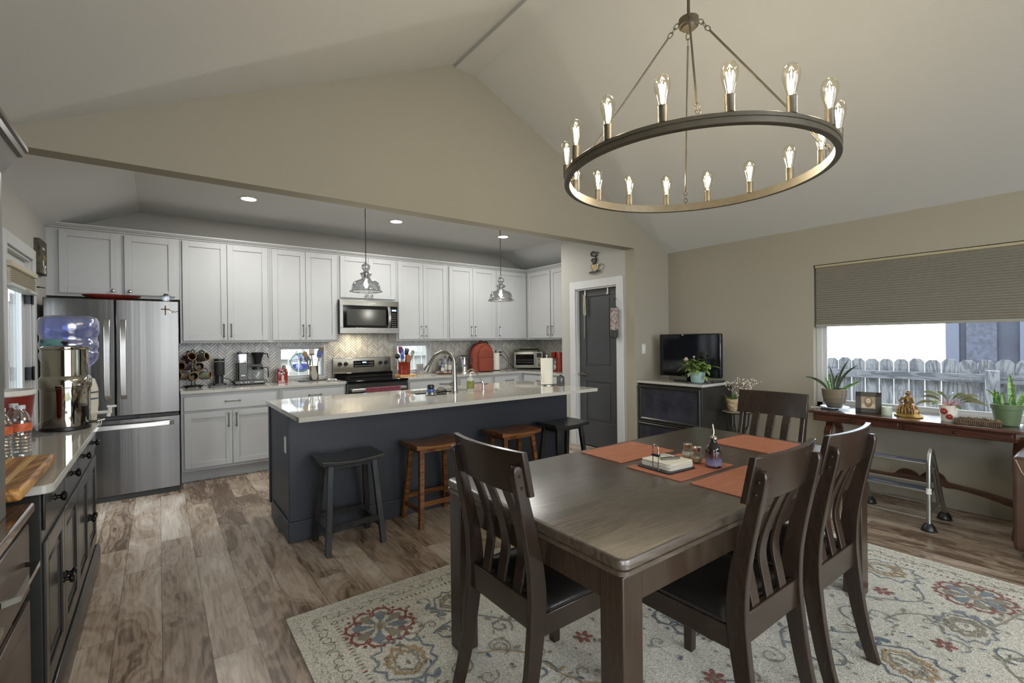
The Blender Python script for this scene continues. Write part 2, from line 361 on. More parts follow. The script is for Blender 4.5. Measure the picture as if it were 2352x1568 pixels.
g.box(XL, YR - 0.12, 0, 0.0, YR, 2.43); g.box(4.3, YR - 0.12, 0, XR, YR, 2.43)
g.box(0.0, YR - 0.12, 2.3, 4.3, YR, 2.43); g.box(2.1, YR - 0.12, 0, 2.2, YR, 3.7)
struct(g, 'wall_rear', M_wall, smooth=False)
# baseboards
def board(n, a, b):
    g = G(); g.box(a[0], a[1], 0, b[0], b[1], 0.11); struct(g, n, M_wall if 'pantry' not in n else M_trim, bevel=0.004)
board('baseboard_right', (XR - 0.014, 0.0), (XR, YG)); board('baseboard_gable', (4.44, YG - 0.014), (XR - 0.014, YG))
board('baseboard_left', (XL, 5.42), (XL + 0.014, 5.5)); board('baseboard_pantry', (PX - 0.014, YG), (PX, PY0 - 0.10))
# ---- casings
def casing_x(n, x, s, y0, y1, z1, w=0.09, label=None):
    """trim around an opening in a wall at x, protruding towards s"""
    g = G(); t = 0.018 * s
    g.box(x, y0 - w, 0, x + t, y0, z1 + w); g.box(x, y1, 0, x + t, y1 + w, z1 + w); g.box(x, y0, z1, x + t, y1, z1 + w)
    g.box(x - 0.10 * s, y0, 0, x, y0 + 0.018, z1); g.box(x - 0.10 * s, y1 - 0.018, 0, x, y1, z1); g.box(x - 0.10 * s, y0, z1 - 0.018, x, y1, z1)
    return struct(g, n, M_trim, bevel=0.003, label=label)
casing_x('trim_1', PX, -1, PY0, PY1, PZ, 0.10); casing_x('trim_2', XL, 1, DY0, DY1, DZ, 0.085)
# ---- pantry door
d = struct_root('door_1', (PX + 0.045, PY1 - 0.02, 0.012), label='charcoal grey two-panel pantry door in white casing')
g = G(); Wd, Hd = PY1 - PY0 - 0.04, PZ - 0.035
def dpanel(g, W, H, panels, t=0.036, mx=0.115):
    """door slab facing -x, running to -y; panels = list of (z0,z1)"""
    zs = [0] + [v for p in panels for v in p] + [H]
    for i in range(0, len(zs), 2): g.box(0, 0, zs[i], t, -W, zs[i + 1])
    for a, b in panels:
        g.box(0, 0, a, t, -mx, b); g.box(0, -W + mx, a, t, -W, b); g.box(0.011, -mx, a, t - 0.011, -W + mx, b)
        g.box(0.004, -mx - 0.03, a + 0.03, t - 0.004, -W + mx + 0.03, b - 0.03)
dpanel(g, Wd, Hd, [(0.32, 0.83), (1.02, 1.92)])
g.build('door_panel', M_door, d, bevel=0.003)
g = G(); g.cyl((0, -0.06, 0.92), (-0.012, -0.06, 0.92), 0.03, seg=20); g.cyl((-0.012, -0.06, 0.92), (-0.05, -0.06, 0.92), 0.012)
g.tube([(-0.05, -0.06, 0.92), (-0.055, -0.09, 0.922), (-0.05, -0.17, 0.915)], [0.011, 0.010, 0.008]); g.build('door_handle', M_bronze, d)
# ---- patio door in the left wall
d = struct_root('door_2', (XL - 0.075, DY0 + 0.018, 0.01), label='white glazed patio door with black hinges at the left')
g = G(); W2 = DY1 - DY0 - 0.036; H2 = DZ - 0.03
g.box(0, 0, 0, 0.04, 0.10, H2); g.box(0, W2 - 0.10, 0, 0.04, W2, H2); g.box(0, 0.10, 0, 0.04, W2 - 0.10, 0.22); g.box(0, 0.10, H2 - 0.11, 0.04, W2 - 0.10, H2)
g.build('door_frame', M_trim, d, bevel=0.003)
g = G(); g.box(0.017, 0.10, 0.22, 0.023, W2 - 0.10, H2 - 0.11); g.build('door_glass', M_glass, d)
for z in (0.3, 1.15, 1.75):
    g = G(); g.box(0.04, W2 - 0.035, z - 0.05, 0.078, W2 + 0.016, z + 0.05); g.cyl((0.084, W2 + 0.006, z - 0.055), (0.084, W2 + 0.006, z + 0.055), 0.007); g.build('hinge', M_black, d)
# ---- big window on the right
w = struct_root('window_1', (XR, 0, 0), label='wide window on the right wall behind the mahogany console')
g = G(); f = 0.045
for x0, x1, q in ((0.075, 0.115, 0.05), (0.085, 0.105, 0.085)):
    g.box(x0, WY0, WZ0, x1, WY0 + q, WZ1); g.box(x0, WY1 - q, WZ0, x1, WY1, WZ1); g.box(x0, WY0, WZ0, x1, WY1, WZ0 + q * 0.8); g.box(x0, WY0, WZ1 - q, x1, WY1, WZ1)
g.box(0.08, -0.115 + 0.0, WZ0, 0.11, -0.05, WZ1); g.build('window_frame', M_trim, w, bevel=0.003)
g = G(); g.box(0.094, WY0 + 0.05, WZ0 + 0.04, 0.098, WY1 - 0.05, WZ1 - 0.05); g.build('window_glass', M_glass, w)
g = G(); g.box(-0.03, WY0 - 0.02, WZ0 - 0.022, 0.075, WY1 + 0.02, WZ0); g.build('window_sill', M_trim, w, bevel=0.004)
for i, a in enumerate(KW):
    w = struct_root('window_%d' % (i + 2), (0, YB, 0), label='small low kitchen window %s of the range' % ('left', 'right')[i])
    g = G()
    for y0, y1, q in ((-0.012, 0.10, 0.02), (0.03, 0.07, 0.045)):
        g.box(a[0], y0, a[2], a[0] + q, y1, a[3]); g.box(a[1] - q, y0, a[2], a[1], y1, a[3]); g.box(a[0] + q, y0, a[2], a[1] - q, y1, a[2] + q); g.box(a[0] + q, y0, a[3] - q, a[1] - q, y1, a[3])
    g.build('window_frame', M_trim, w, bevel=0.002)
    g = G(); g.box(a[0] + 0.045, 0.048, a[2] + 0.045, a[1] - 0.045, 0.052, a[3] - 0.045); g.build('window_glass', M_glass, w)
# ---- herringbone backsplash
def clip(poly, x0, x1, z0, z1):
    for ax, lim, sg in ((0, x0, 1), (0, x1, -1), (1, z0, 1), (1, z1, -1)):
        out = []
        for i in range(len(poly)):
            p, q = poly[i - 1], poly[i]; a, b = sg * (p[ax] - lim), sg * (q[ax] - lim)
            if (a >= 0) != (b >= 0): t = a / (a - b); out.append((p[0] + (q[0] - p[0]) * t, p[1] + (q[1] - p[1]) * t))
            if b >= 0: out.append(q)
        poly = out
        if len(poly) < 3: return []
    return poly
def herring(g, regions, mk, Wt=0.0262, gap=0.0034, rnd=random.Random(4)):
    L = 4 * Wt; X0, X1 = min(r[0] for r in regions), max(r[1] for r in regions); Z0, Z1 = min(r[2] for r in regions), max(r[3] for r in regions)
    c = math.sqrt(0.5); N = int((X1 - X0 + Z1 - Z0) / Wt) + 8
    for k in range(-N * 2, N * 2):
        for b in range(-N, N):
            ox, oy = k * Wt + b * L, k * Wt - b * L
            mi = rnd.choice((0, 0, 1, 2)); mi2 = rnd.choice((0, 1, 1, 2))
            if not (X0 - 0.2 < (ox - oy) * c + X0 < X1 + 0.2 and -0.2 < (ox + oy) * c < Z1 - Z0 + 0.2): continue
            for (ax, ay, w_, h_, mm) in ((ox, oy, L, Wt, mi), (ox + L, oy + Wt - L, Wt, L, mi2)):
                q = [(ax + gap / 2, ay + gap / 2), (ax + w_ - gap / 2, ay + gap / 2), (ax + w_ - gap / 2, ay + h_ - gap / 2), (ax + gap / 2, ay + h_ - gap / 2)]
                q = [((x - y) * c + X0, (x + y) * c + Z0) for x, y in q]
                for r in regions:
                    pl = clip(q, *r)
                    if len(pl) >= 3: g.mi = mm; mk(g, pl)
M_t = [mat('tile_%d' % i, c, 0.25, spec=0.5, noise=0.04, scale=14) for i, c in enumerate(('#c9c5ba', '#bbb7ae', '#d3cfc4'))]
M_grout = mat('grout', '#4d4944', 0.9)
g = G(); bt = YB - 0.009
K0, K1 = KW
regs = [(0.17, K0[0], 0.915, 1.385), (K0[0], K0[1], K0[3], 1.385), (K0[0], K0[1], 0.915, K0[2]), (K0[1], K1[0], 0.60, 1.60), (K1[0], K1[1], K1[3], 1.385), (K1[0], K1[1], 0.915, K1[2]), (K1[1], XR, 0.915, 1.385)]
herring(g, regs, lambda g, pl: g.poly([(x, bt, z) for x, z in pl]))
g.mi = 3
for r in regs: g.box(r[0], bt + 0.003, r[2], r[1], YB, r[3])
struct(g, 'trim_3', M_t + [M_grout], smooth=False, label='herringbone tile backsplash on the back wall')
g = G(); rg = [(4.746, YB, 0.915, 1.385)]
herring(g, rg, lambda g, pl: g.poly([(XR - 0.009, y, z) for y, z in pl])); g.mi = 3; g.box(XR - 0.006, 4.746, 0.915, XR, YB, 1.385)
struct(g, 'trim_4', M_t + [M_grout], smooth=False, label='herringbone tile backsplash on the side wall')
# ---------------------------------------------------------------- outside
g = G(); g.box(XR + 0.12, -8, -0.9, 16, 12, -0.8); g.box(-14, -8, -0.9, XL - 0.12, 14, -0.3); g.box(XL - 0.12, YB + 0.12, -0.9, XR + 0.12, 14, -0.3); g.box(XL, -12, -0.3, XR, YR - 0.12, -0.1)
struct(g, 'ground', mat('dry_grass', '#5c5e4a', 0.95, noise=0.3, scale=5))
f = thing('picket_fence', 'weathered grey dog-eared wooden privacy fence outside the window', 'fence', (6.8, 0, 0))
g = G(); rnd = random.Random(7); y = -1.6; px = []
while y < 3.4:
    h = 1.12 + rnd.uniform(-0.008, 0.008); px.append((y, h)); y += 0.139
for y, h in px:
    g = G(); g.prism([(y + 0.004, -0.8), (y + 0.134, -0.8), (y + 0.134, h - 0.035), (y + 0.10, h), (y + 0.038, h), (y + 0.004, h - 0.035)], 0.04, 0.058, 'x'); g.build('picket', M_fence, f, smooth=False)
for z in (0.93, 0.1):
    g = G(); g.box(0, -1.6, z - 0.045, 0.04, 3.5, z + 0.045); g.build('rail', M_fencer, f, bevel=0.003)
for y in (-1.25, 0.86, 3.2):
    g = G(); g.box(-0.09, y, -0.8, 0.0, y + 0.10, 1.02); g.build('post', M_fence, f, bevel=0.004)
h = thing('neighbor_house', 'dark grey neighbouring house with stone strip beyond the fence', 'house', (12, 0, 0))
M_hw = mat('house_siding', '#30323c', 0.8, noise=0.2, scale=3); M_st = mat('house_stone', '#3d3f4a', 0.8, noise=0.25, scale=14, bump=0.5)
g = G(); g.box(0, -9, -0.8, 4, 2.2, 5.5); g.build('wall', M_hw, h)
g = G(); g.box(-0.05, 1.55, -0.8, 0, 1.95, 5.5); g.build('stone_strip', M_st, h)
g = G(); g.box(-0.03, 2.05, -0.8, 0.02, 2.24, 5.5); g.box(-0.04, 1.22, -0.8, 0, 1.27, 5.5); g.build('corner_trim', mat('house_trim', '#4b4e5a', 0.7), h)
fb = thing('back_fence', 'pale vertical board fence outside the small kitchen windows', 'fence', (0, 7.9, 0))
g = G(); y = -2.0
M_fb = mat('pale_boards', '#9c9a94', 0.85, noise=0.12, scale=4, stretch=(1, 1, 0.2))
while y < 9: g.box(y + 0.006, 0, -0.3, y + 0.145, 0.02, 1.9); y += 0.15
g.build('boards', M_fb, fb)
g = G(); g.box(-2, -0.04, 1.12, 9, 0, 1.2); g.box(-2, -0.04, 0.5, 9, 0, 0.58); g.build('rail', M_fb, fb)
# patio seen through the left door
pt = thing('patio_wall', 'pale blue siding wall outside the patio door', 'wall', (-4.2, 0, 0))
g = G()
for k in range(10): g.prism([(0, -0.3 + k * 0.19), (0.03, -0.3 + k * 0.19), (0.012, -0.11 + k * 0.19), (0, -0.11 + k * 0.19)], 7, 22, 'y')
g.build('siding', mat('siding', '#9ba7bb', 0.8, noise=0.05, scale=4), pt)
# ---------------------------------------------------------------- cabinets
def front(w, h, shaker=True, st=0.057, t=0.02):
    """cabinet front, lower left corner at origin, face towards -y"""
    g = G()
    if shaker and h > 0.2:
        g.box(0, -t, 0, st, 0, h); g.box(w - st, -t, 0, w, 0, h); g.box(st, -t, 0, w - st, 0, st); g.box(st, -t, h - st, w - st, 0, h)
        g.box(st, -t + 0.009, st, w - st, 0, h - st)
    else: g.box(0, -t, 0, w, 0, h)
    return g
def bar_pull(L, vert=True, m=None):
    g = G(); a = (0, 0, L) if vert else (L, 0, 0); v = Vector(a)
    g.cyl((0, -0.03, 0), Vector((0, -0.03, 0)) + v, 0.0048, seg=8)
    for k in (0.0, 1.0):
        c = v * k; g.cyl(c + Vector((0, -0.0, 0)), c + Vector((0, -0.03, 0)), 0.005, seg=8); g.ball(c + Vector((0, -0.03, 0)), 0.0085, 8, 6)
        g.cyl(c, c + Vector((0, -0.004, 0)), 0.009, seg=10)
    return g
def knob(m=None, r=0.016, L=0.028):
    g = G(); g.T = Matrix.Rotation(R(90), 4, 'X'); g.lathe([(r * 0.7, 0), (r * 0.7, 0.003), (r * 0.42, 0.006), (r * 0.42, L * 0.42), (r * 0.8, L * 0.5), (r, L * 0.64), (r, L * 0.82), (r * 0.8, L * 0.95), (r * 0.4, L), (0, L)], 16); return g
def cabinet(name, label, loc, w, d, h, fronts, rz=0, group=None, body=None, m=None, cat='cabinet', mk=None, toe=0):
    """fronts: (kind, x, z, w, h, handle) with handle (type, x, z)"""
    m = m or M_cab; t = thing(name, label, cat, loc, rz, group)
    g = G(); g.box(0, 0, toe, w, d, h)
    if toe: g.box(0, 0.07, 0, w, d, toe)
    g.build('body', m, t, bevel=0.0015)
    for k, x, z, fw_, fh, hd in fronts:
        o = front(fw_, fh, k == 'door').build('door' if k == 'door' else 'drawer', m, t, bevel=0.0022); o.location = (x, 0, z)
        if hd:
            kg = {'v': lambda: bar_pull(0.128), 'h': lambda: bar_pull(0.128, False), 'k': lambda: knob()}[hd[0]]()
            q = kg.build('knob' if hd[0] == 'k' else 'handle', mk or M_nickel, o); q.location = (hd[1], -0.02, hd[2])
    return t
ZU0, ZU1, YU, YLF = 1.385, 2.45, 5.90, 5.65
def upper(name, label, x0, x1, z0, doors, group='white upper cabinets', kn=False, y=YU, rz=0, loc=None):
    w = x1 - x0; h = ZU1 - z0; rv = 0.022; fr = []
    n = doors; gap = 0.004; dw = (w - 2 * rv - gap * (n - 1)) / n
    for i in range(n):
        x = rv + i * (dw + gap); side = (i == 0 and n == 2) or n == 1
        hx = dw - 0.032 if (i == 0 and n == 2) else 0.032
        fr.append(('door', x, 0.025, dw, h - 0.035, ('k', hx, 0.035) if kn else ('v', hx, 0.045)))
    return cabinet(name, label, loc or (x0, y, z0), w, YB - 0.022 - y if rz == 0 else XR - 4.72, h, fr, rz, group)
# over the fridge: two separate openings
cabinet('upper_cabinet', 'white two-door upper cabinet above the stainless fridge', (XL, YU, 1.83), 0.985, YB - 0.022 - YU, ZU1 - 1.83,
        [('door', 0.09, 0.03, 0.415, 0.575, ('k', 0.375, 0.035)), ('door', 0.55, 0.03, 0.40, 0.575, ('k', 0.04, 0.035))], group='white upper cabinets')
upper('upper_cabinet', 'widest tall white upper cabinet, right of the fridge, above the coffee machines', 0.180, 1.010, ZU0, 2)
upper('upper_cabinet', 'tall white upper cabinet left of the microwave', 1.011, 1.765, ZU0, 2)
upper('upper_cabinet', 'short white upper cabinet with two knobs directly above the microwave', 1.766, 2.515, 1.905, 2, kn=True)
upper('upper_cabinet', 'tall white upper cabinet immediately right of the microwave', 2.516, 3.285, ZU0, 2)
upper('upper_cabinet', 'tall white upper cabinet behind the right pendant, above the orange backpack', 3.286, 4.112, ZU0, 2)
upper('upper_cabinet', 'single-door white upper cabinet next to the back corner', 4.113, 4.7195, ZU0, 1)
cabinet('upper_cabinet', 'two-door white upper cabinet on the side wall beside the pantry', (4.72, 5.8985, ZU0), 1.13, XR - 4.72, ZU1 - ZU0,
        [('door', 0.06, 0.025, 0.52, 1.02, ('v', 0.485, 0.045)), ('door', 0.60, 0.025, 0.50, 1.02, ('v', 0.035, 0.045))], R(-90), 'white upper cabinets')
pc = [(0.0, 2.452), (-0.008, 2.452), (-0.010, 2.462), (-0.020, 2.467), (-0.034, 2.482), (-0.040, 2.484), (-0.040, 2.496), (0.32, 2.496), (0.32, 2.452)]
g = G(); g.ring_loft([[(x, YU + a if a < 0.1 else YB - 0.022, z) for a, z in pc] for x in (XL, 4.70)])
g.ring_loft([[(4.72 + a if a < 0.1 else XR, y, z) for a, z in pc] for y in (4.765, YB - 0.022)])
struct(g, 'trim_5', M_cab, label='white crown moulding along the top of the cabinets', smooth=False)
def base(label, x0, x1, fr, group='white base cabinets'):
    return cabinet('base_cabinet', label, (x0, YLF, 0), x1 - x0, YB - 0.022 - YLF, 0.884, fr, 0, group, toe=0.115)
base('white base cabinet next to the fridge, one wide drawer over two doors', 0.168, 1.050,
     [('drawer', 0.025, 0.715, 0.825, 0.142, ('h', 0.35, 0.075)), ('door', 0.025, 0.145, 0.408, 0.545, ('v', 0.375, 0.39)), ('door', 0.437, 0.145, 0.413, 0.545, ('v', 0.033, 0.39))])
base('white base cabinet left of the range, half hidden by the island', 1.051, 1.766,
     [('drawer', 0.03, 0.715, 0.66, 0.142, ('h', 0.27, 0.075)), ('door', 0.03, 0.145, 0.328, 0.545, ('v', 0.295, 0.39)), ('door', 0.362, 0.145, 0.328, 0.545, ('v', 0.033, 0.39))])
base('white base cabinet right of the range with a plain drawer', 2.545, 3.30, [('drawer', 0.025, 0.715, 0.70, 0.142, None), ('door', 0.025, 0.145, 0.348, 0.545, None), ('door', 0.377, 0.145, 0.348, 0.545, None)])
base('white base cabinet with drawer pull right behind the soap bottle', 3.301, 3.87, [('drawer', 0.025, 0.715, 0.52, 0.142, ('h', 0.19, 0.075)), ('door', 0.025, 0.145, 0.52, 0.545, None)])
base('white base cabinet filling the back corner, with drawer pull', 3.871, 4.4295, [('drawer', 0.025, 0.715, 0.43, 0.142, ('h', 0.20, 0.075)), ('door', 0.025, 0.145, 0.43, 0.545, None)])
cabinet('base_cabinet', 'white base cabinet on the side wall beside the pantry', (4.43, 5.6495, 0), 0.899, XR - 4.43, 0.884, [('drawer', 0.05, 0.715, 0.80, 0.142, ('h', 0.33, 0.075)), ('door', 0.05, 0.145, 0.395, 0.545, None), ('door', 0.455, 0.145, 0.395, 0.545, None)], R(-90), 'white base cabinets', toe=0.115)
g = G(); g.box(0.165, YLF - 0.03, 0.884, 1.765, bt - 0.002, 0.914)
tag(g.build('countertop', M_quartz, bevel=0.003), 'pale quartz countertop between the fridge and the range', 'countertop', 'kitchen countertops')
g = G(); g.prism([(2.54, YLF - 0.03), (4.40, YLF - 0.03), (4.40, 4.75), (XR - 0.012, 4.75), (XR - 0.012, bt - 0.002), (2.54, bt - 0.002)], 0.884, 0.914)
tag(g.build('countertop', M_quartz, bevel=0.003), 'L-shaped quartz countertop right of the range under backpack and toaster oven', 'countertop', 'kitchen countertops')
# ---------------------------------------------------------------- range
M_steel2 = mat('stainless_light', '#8f8d87', 0.26, metal=1.0, noise=0.04, scale=40, stretch=(1, 1, 30))
t = thing('range', 'stainless electric range with black glass cooktop and red towel', 'stove', (1.770, 5.60, 0))
g = G(); g.box(0, 0.03, 0.05, 0.765, 0.60, 0.885); g.build('body', M_black, t, bevel=0.003)
g = G(); g.box(-0.002, -0.012, 0.885, 0.767, 0.53, 0.917); g.build('cooktop', M_blackg, t, bevel=0.006)
g = G(); g.prism([(0.50, 0.917), (0.60, 0.917), (0.60, 1.175), (0.565, 1.175), (0.545, 1.0), (0.53, 0.98)], 0.0, 0.765, 'x'); g.build('backguard', M_steel2, t, bevel=0.004)
g = G(); g.box(0.0, 0.49, 0.918, 0.765, 0.535, 0.985); g.build('vent_trim', M_blackg, t, bevel=0.005)
g = G(); g.box(0.26, 0.538, 1.055, 0.53, 0.560, 1.135); pn = g.build('control_panel', M_blackg, t, bevel=0.002)
g = G(); g.box(0.37, 0.536, 1.105, 0.42, 0.5385, 1.12); g.build('clock_display', mat('blue_display', (0.1, 0.3, 0.9), emit=2.5, ecol=(0.2, 0.45, 1)), pn)
for i in range(9):
    for j in range(2):
        if not (3 <= i <= 4 and j): g = G(); g.box(0.275 + i * 0.027, 0.5365, 1.067 + j * 0.035, 0.290 + i * 0.027, 0.5385, 1.075 + j * 0.035); g.build('button', mat('button_grey', '#85888a', 0.5), pn)
for x in (0.085, 0.160, 0.62, 0.695):
    g = G(); g.T = Matrix.Translation((x, 0.552, 1.10)) @ Matrix.Rotation(R(97), 4, 'X'); g.lathe([(0.026, 0), (0.026, 0.004), (0.021, 0.008), (0.019, 0.026), (0, 0.028)], 18); g.box(-0.003, -0.017, 0.026, 0.003, 0.017, 0.031); g.build('knob', M_black, t)
g = G(); g.box(0.0, 0, 0.235, 0.765, 0.03, 0.875); dr = g.build('oven_door', M_steel, t, bevel=0.004)
g = G(); g.box(0.10, -0.004, 0.36, 0.665, 0.0, 0.70); g.build('door_window', M_blackg, dr)
g = G(); g.box(0.04, -0.055, 0.79, 0.725, -0.035, 0.825); g.box(0.04, -0.04, 0.795, 0.06, 0, 0.82); g.box(0.705, -0.04, 0.795, 0.725, 0, 0.82); g.build('handle', M_steelh, dr, bevel=0.006)
g = G(); g.box(0.0, 0, 0.055, 0.765, 0.03, 0.225); g.build('storage_drawer', M_steel, t, bevel=0.004)
g = G(); pts = []
rows = 26; cols = 24
def towel(yoff, z0):
    r = []
    for j in range(cols + 1):
        x = 0.20 + 0.44 * j / cols; r.append((x, yoff + 0.004 * math.sin(x * 55) * (1 if yoff < -0.05 else 0.4), z0))
    return r
prof = [(-0.064, 0.56), (-0.064, 0.70), (-0.062, 0.80), (-0.062, 0.826), (-0.045, 0.832), (-0.028, 0.826), (-0.026, 0.62)]
g.ring_loft([towel(a, b) for a, b in prof], close=False, caps=False)
tw = g.build('towel', mat('towel_burgundy', '#6f3440', 0.95, noise=0.15, scale=60, bump=0.5, sheen=0.3), None); tw.location = t.location; sol = tw.modifiers.new('s', 'SOLIDIFY'); sol.thickness = 0.004
tag(tw, 'burgundy dish towel hanging over the oven door handle', 'towel')
# ---------------------------------------------------------------- microwave
t = thing('microwave', 'stainless over-the-range microwave with black glass door', 'microwave', (1.760, 5.82, 1.487))
g = G(); g.box(0, 0.02, 0, 0.757, 0.39, 0.412); g.build('body', M_black, t, bevel=0.003)
g = G(); g.box(0, 0, 0.0, 0.757, 0.02, 0.07); g.box(0, 0, 0.345, 0.757, 0.02, 0.412); g.box(0, 0, 0.07, 0.04, 0.02, 0.345); g.box(0.738, 0, 0.07, 0.757, 0.02, 0.345); g.build('face_frame', M_steel2, t, bevel=0.002)
g = G(); g.box(0.04, 0.001, 0.07, 0.645, 0.02, 0.345); dr = g.build('door', M_blackg, t, bevel=0.002)
g = G(); g.box(0.085, -0.001, 0.10, 0.575, 0.002, 0.30); g.build('door_window', mat('microwave_mesh', '#34352f', 0.15), dr)
g = G(); g.bar([(0.615, -0.004, 0.075), (0.615, -0.032, 0.11), (0.615, -0.042, 0.20), (0.615, -0.032, 0.30), (0.615, -0.004, 0.34)], (1, 0, 0), 0.034, 0.012); g.build('handle', M_steelh, dr, bevel=0.003)
g = G(); g.box(0.645, 0.001, 0.07, 0.738, 0.02, 0.345); pn = g.build('control_panel', M_blackg, t, bevel=0.002)
g = G(); g.box(0.663, -0.001, 0.285, 0.72, 0.002, 0.305); g.build('clock_display', MATS['blue_display'], pn)
for i in range(3):
    for j in range(7): g = G(); g.box(0.662 + i * 0.022, -0.0005, 0.085 + j * 0.027, 0.674 + i * 0.022, 0.002, 0.091 + j * 0.027); g.build('button', MATS['button_grey'], pn)
text('Whirlpool', t, 0.022, (0.40, -0.001, 0.372), (R(90), 0, 0), mat('logo_grey', '#e0e0dc', 0.4))
lamp('microwave_light', 'AREA', (2.02, 6.0, 1.484), 1.6, (1, 0.86, 0.6), 0.08)
# ---------------------------------------------------------------- fridge
t = thing('refrigerator', 'stainless french-door refrigerator with bottom freezer drawer', 'refrigerator', (-0.765, 5.43, 0.0))
g = G(); g.box(0.01, 0.07, 0.03, 0.91, 0.75, 1.765); g.box(0.03, 0.02, 0.0, 0.06, 0.08, 0.03); g.box(0.85, 0.02, 0, 0.89, 0.08, 0.03); g.build('body', mat('fridge_side', '#3c3d3e', 0.5), t, bevel=0.004)
def curved_front(x0, x1, z0, z1, y0=0.0, y1=0.065, bow=0.012, n=10):
    g = G(); top = [(x0 + (x1 - x0) * i / n, y0 - bow * (1 - (2 * i / n - 1) ** 2) * 0.0 + bow * (2 * (x0 + (x1 - x0) * i / n) / 0.92 - 1) ** 2) for i in range(n + 1)]
    g.prism([(x1, y1), (x0, y1)] + top, z0, z1); return g
d1 = curved_front(0.0, 0.4555, 0.745, 1.78).build('door', M_steel, t, bevel=0.006, seg=3); d2 = curved_front(0.4645, 0.92, 0.745, 1.78).build('door', M_steel, t, bevel=0.006, seg=3)
d3 = curved_front(0.0, 0.92, 0.045, 0.715).build('freezer_drawer', M_steel, t, bevel=0.006, seg=3)
for d_, x in ((d1, 0.405), (d2, 0.515)):
    g = G(); g.bar([(x, 0.0, 0.90), (x, -0.035, 0.935), (x, -0.05, 1.05), (x, -0.052, 1.35), (x, -0.045, 1.52), (x, -0.005, 1.60)], (1, 0, 0), 0.042, 0.016); g.build('handle', M_steelh, d_, bevel=0.004)
g = G(); g.bar([(0.05, 0.0, 0.655), (0.08, -0.035, 0.655), (0.25, -0.05, 0.655), (0.67, -0.05, 0.655), (0.84, -0.035, 0.655), (0.87, 0.0, 0.655)], (0, 0, 1), 0.042, 0.016); g.build('handle', M_steelh, d3, bevel=0.004)
g = G(); g.box(0.10, -0.002, 1.0, 0.30, 0.02, 1.36); dp = g.build('water_dispenser', mat('dispenser_grey', '#6c6e73', 0.3, metal=0.8), d1, bevel=0.006)
g = G(); g.box(0.12, -0.004, 1.02, 0.28, 0.0, 1.22); g.box(0.15, -0.02, 1.22, 0.25, 0, 1.33); g.build('recess', M_black, dp)
g = G(); g.box(0.01, 0.012, 0.0, 0.91, 0.06, 0.045); g.build('grille', M_blackm, t); g = G(); g.box(0.62, 0.005, 0.715, 0.91, 0.03, 0.742); g.build('hinge_cover', M_blackm, t)
mg = thing('fridge_magnet', 'small gold cross with silver script on the fridge door', 'magnet', (-0.02, 5.43, 1.69))
M_gold = mat('gold', '#6a5234', 0.5, metal=0.3)
g = G(); g.box(0.07, -0.006, -0.035, 0.079, 0.0, 0.04); g.box(0.048, -0.006, 0.008, 0.101, 0.0, 0.018)
for c in ((0.0745, 0.042), (0.0745, -0.036), (0.046, 0.013), (0.103, 0.013)): g.ball((c[0], -0.003, c[1]), 0.005, 8, 6)
g.build('cross', M_gold, mg); 
g = G(); g.tube([(0.112 + 0.010 * math.cos(a) , -0.003, -0.008 + 0.011 * math.sin(a)) for a in arc(0.4, 5.6, 12)] + [(0.128, -0.003, -0.016), (0.132, -0.003, 0.0), (0.138, -0.003, -0.016), (0.144, -0.003, -0.002), (0.150, -0.003, -0.016), (0.16, -0.003, -0.004), (0.172, -0.003, -0.002)], 0.0026, 6); g.build('script_swirl', M_chrome, mg)
# on top of the fridge
g = G(); pts = [(-0.33 + 0.20 * math.cos(a) * 1.0, 5.56 + 0.13 * math.sin(a)) for a in arc(0, 2 * PI, 23)[:-1]]
g.ring_loft([[(-0.33 + (x + 0.33) * k, 5.56 + (y - 5.56) * k, z) for x, y in pts] for k, z in ((0.35, 1.7805), (0.7, 1.787), (1.0, 1.812), (1.04, 1.822), (0.98, 1.820), (0.68, 1.795))])
tag(g.build('serving_platter', M_redpl), 'red oval platter lying flat on top of the refrigerator', 'platter')
t = thing('glass_canister', 'small clear glass canister with black lid on the fridge', 'jar', (0.06, 5.55, 1.78))
g = G(); g.prism(rrect(0.09, 0.09, 0.02), 0.0, 0.055); g.build('jar_body', M_glass, t); g = G(); g.lathe([(0.03, 0.055), (0.03, 0.06), (0.018, 0.062), (0.018, 0.075), (0, 0.077)]); g.build('lid', M_black, t)
# ---------------------------------------------------------------- island
ix0, ix1, iy0, iy1 = 0.715, 3.335, 3.53, 4.22
t = thing('kitchen_island', 'long charcoal kitchen island below the pendants', 'island', (0, 0, 0))
SX0, SX1, SY0, SY1 = 1.80, 2.36, 3.80, 4.12
g = G(); g.box(ix0, iy0, 0, ix1, iy1, 0.62); g.box(ix0, iy0, 0.62, SX0 - 0.03, iy1, 0.884); g.box(SX1 + 0.03, iy0, 0.62, ix1, iy1, 0.884); g.box(SX0 - 0.03, iy0, 0.62, SX1 + 0.03, SY0 - 0.02, 0.884); g.box(SX0 - 0.03, SY1 + 0.02, 0.62, SX1 + 0.03, iy1, 0.884)
g.build('body', M_isl, t)
g = G(); g.box(ix0 - 0.014, iy0 - 0.014, 0, ix1 + 0.014, iy0, 0.14); g.box(ix0 - 0.014, iy0, 0, ix0, iy1 - 0.1, 0.14); g.box(ix1, iy0, 0, ix1 + 0.014, iy1 - 0.1, 0.14); g.build('base_trim', M_isl, t, bevel=0.004)
g = G(); g.box(ix0 - 0.008, iy0, 0.14, ix0, iy0 + 0.06, 0.884); g.box(ix0 - 0.012, iy1 - 0.02, 0.10, ix0, iy1 + 0.02, 0.884); g.build('end_trim', M_isl, t, bevel=0.002)
g = G(); g.box(ix0 - 0.006, iy0 + 0.075, 0.60, ix0, iy0 + 0.145, 0.715); g.build('outlet', M_white, t, bevel=0.003)
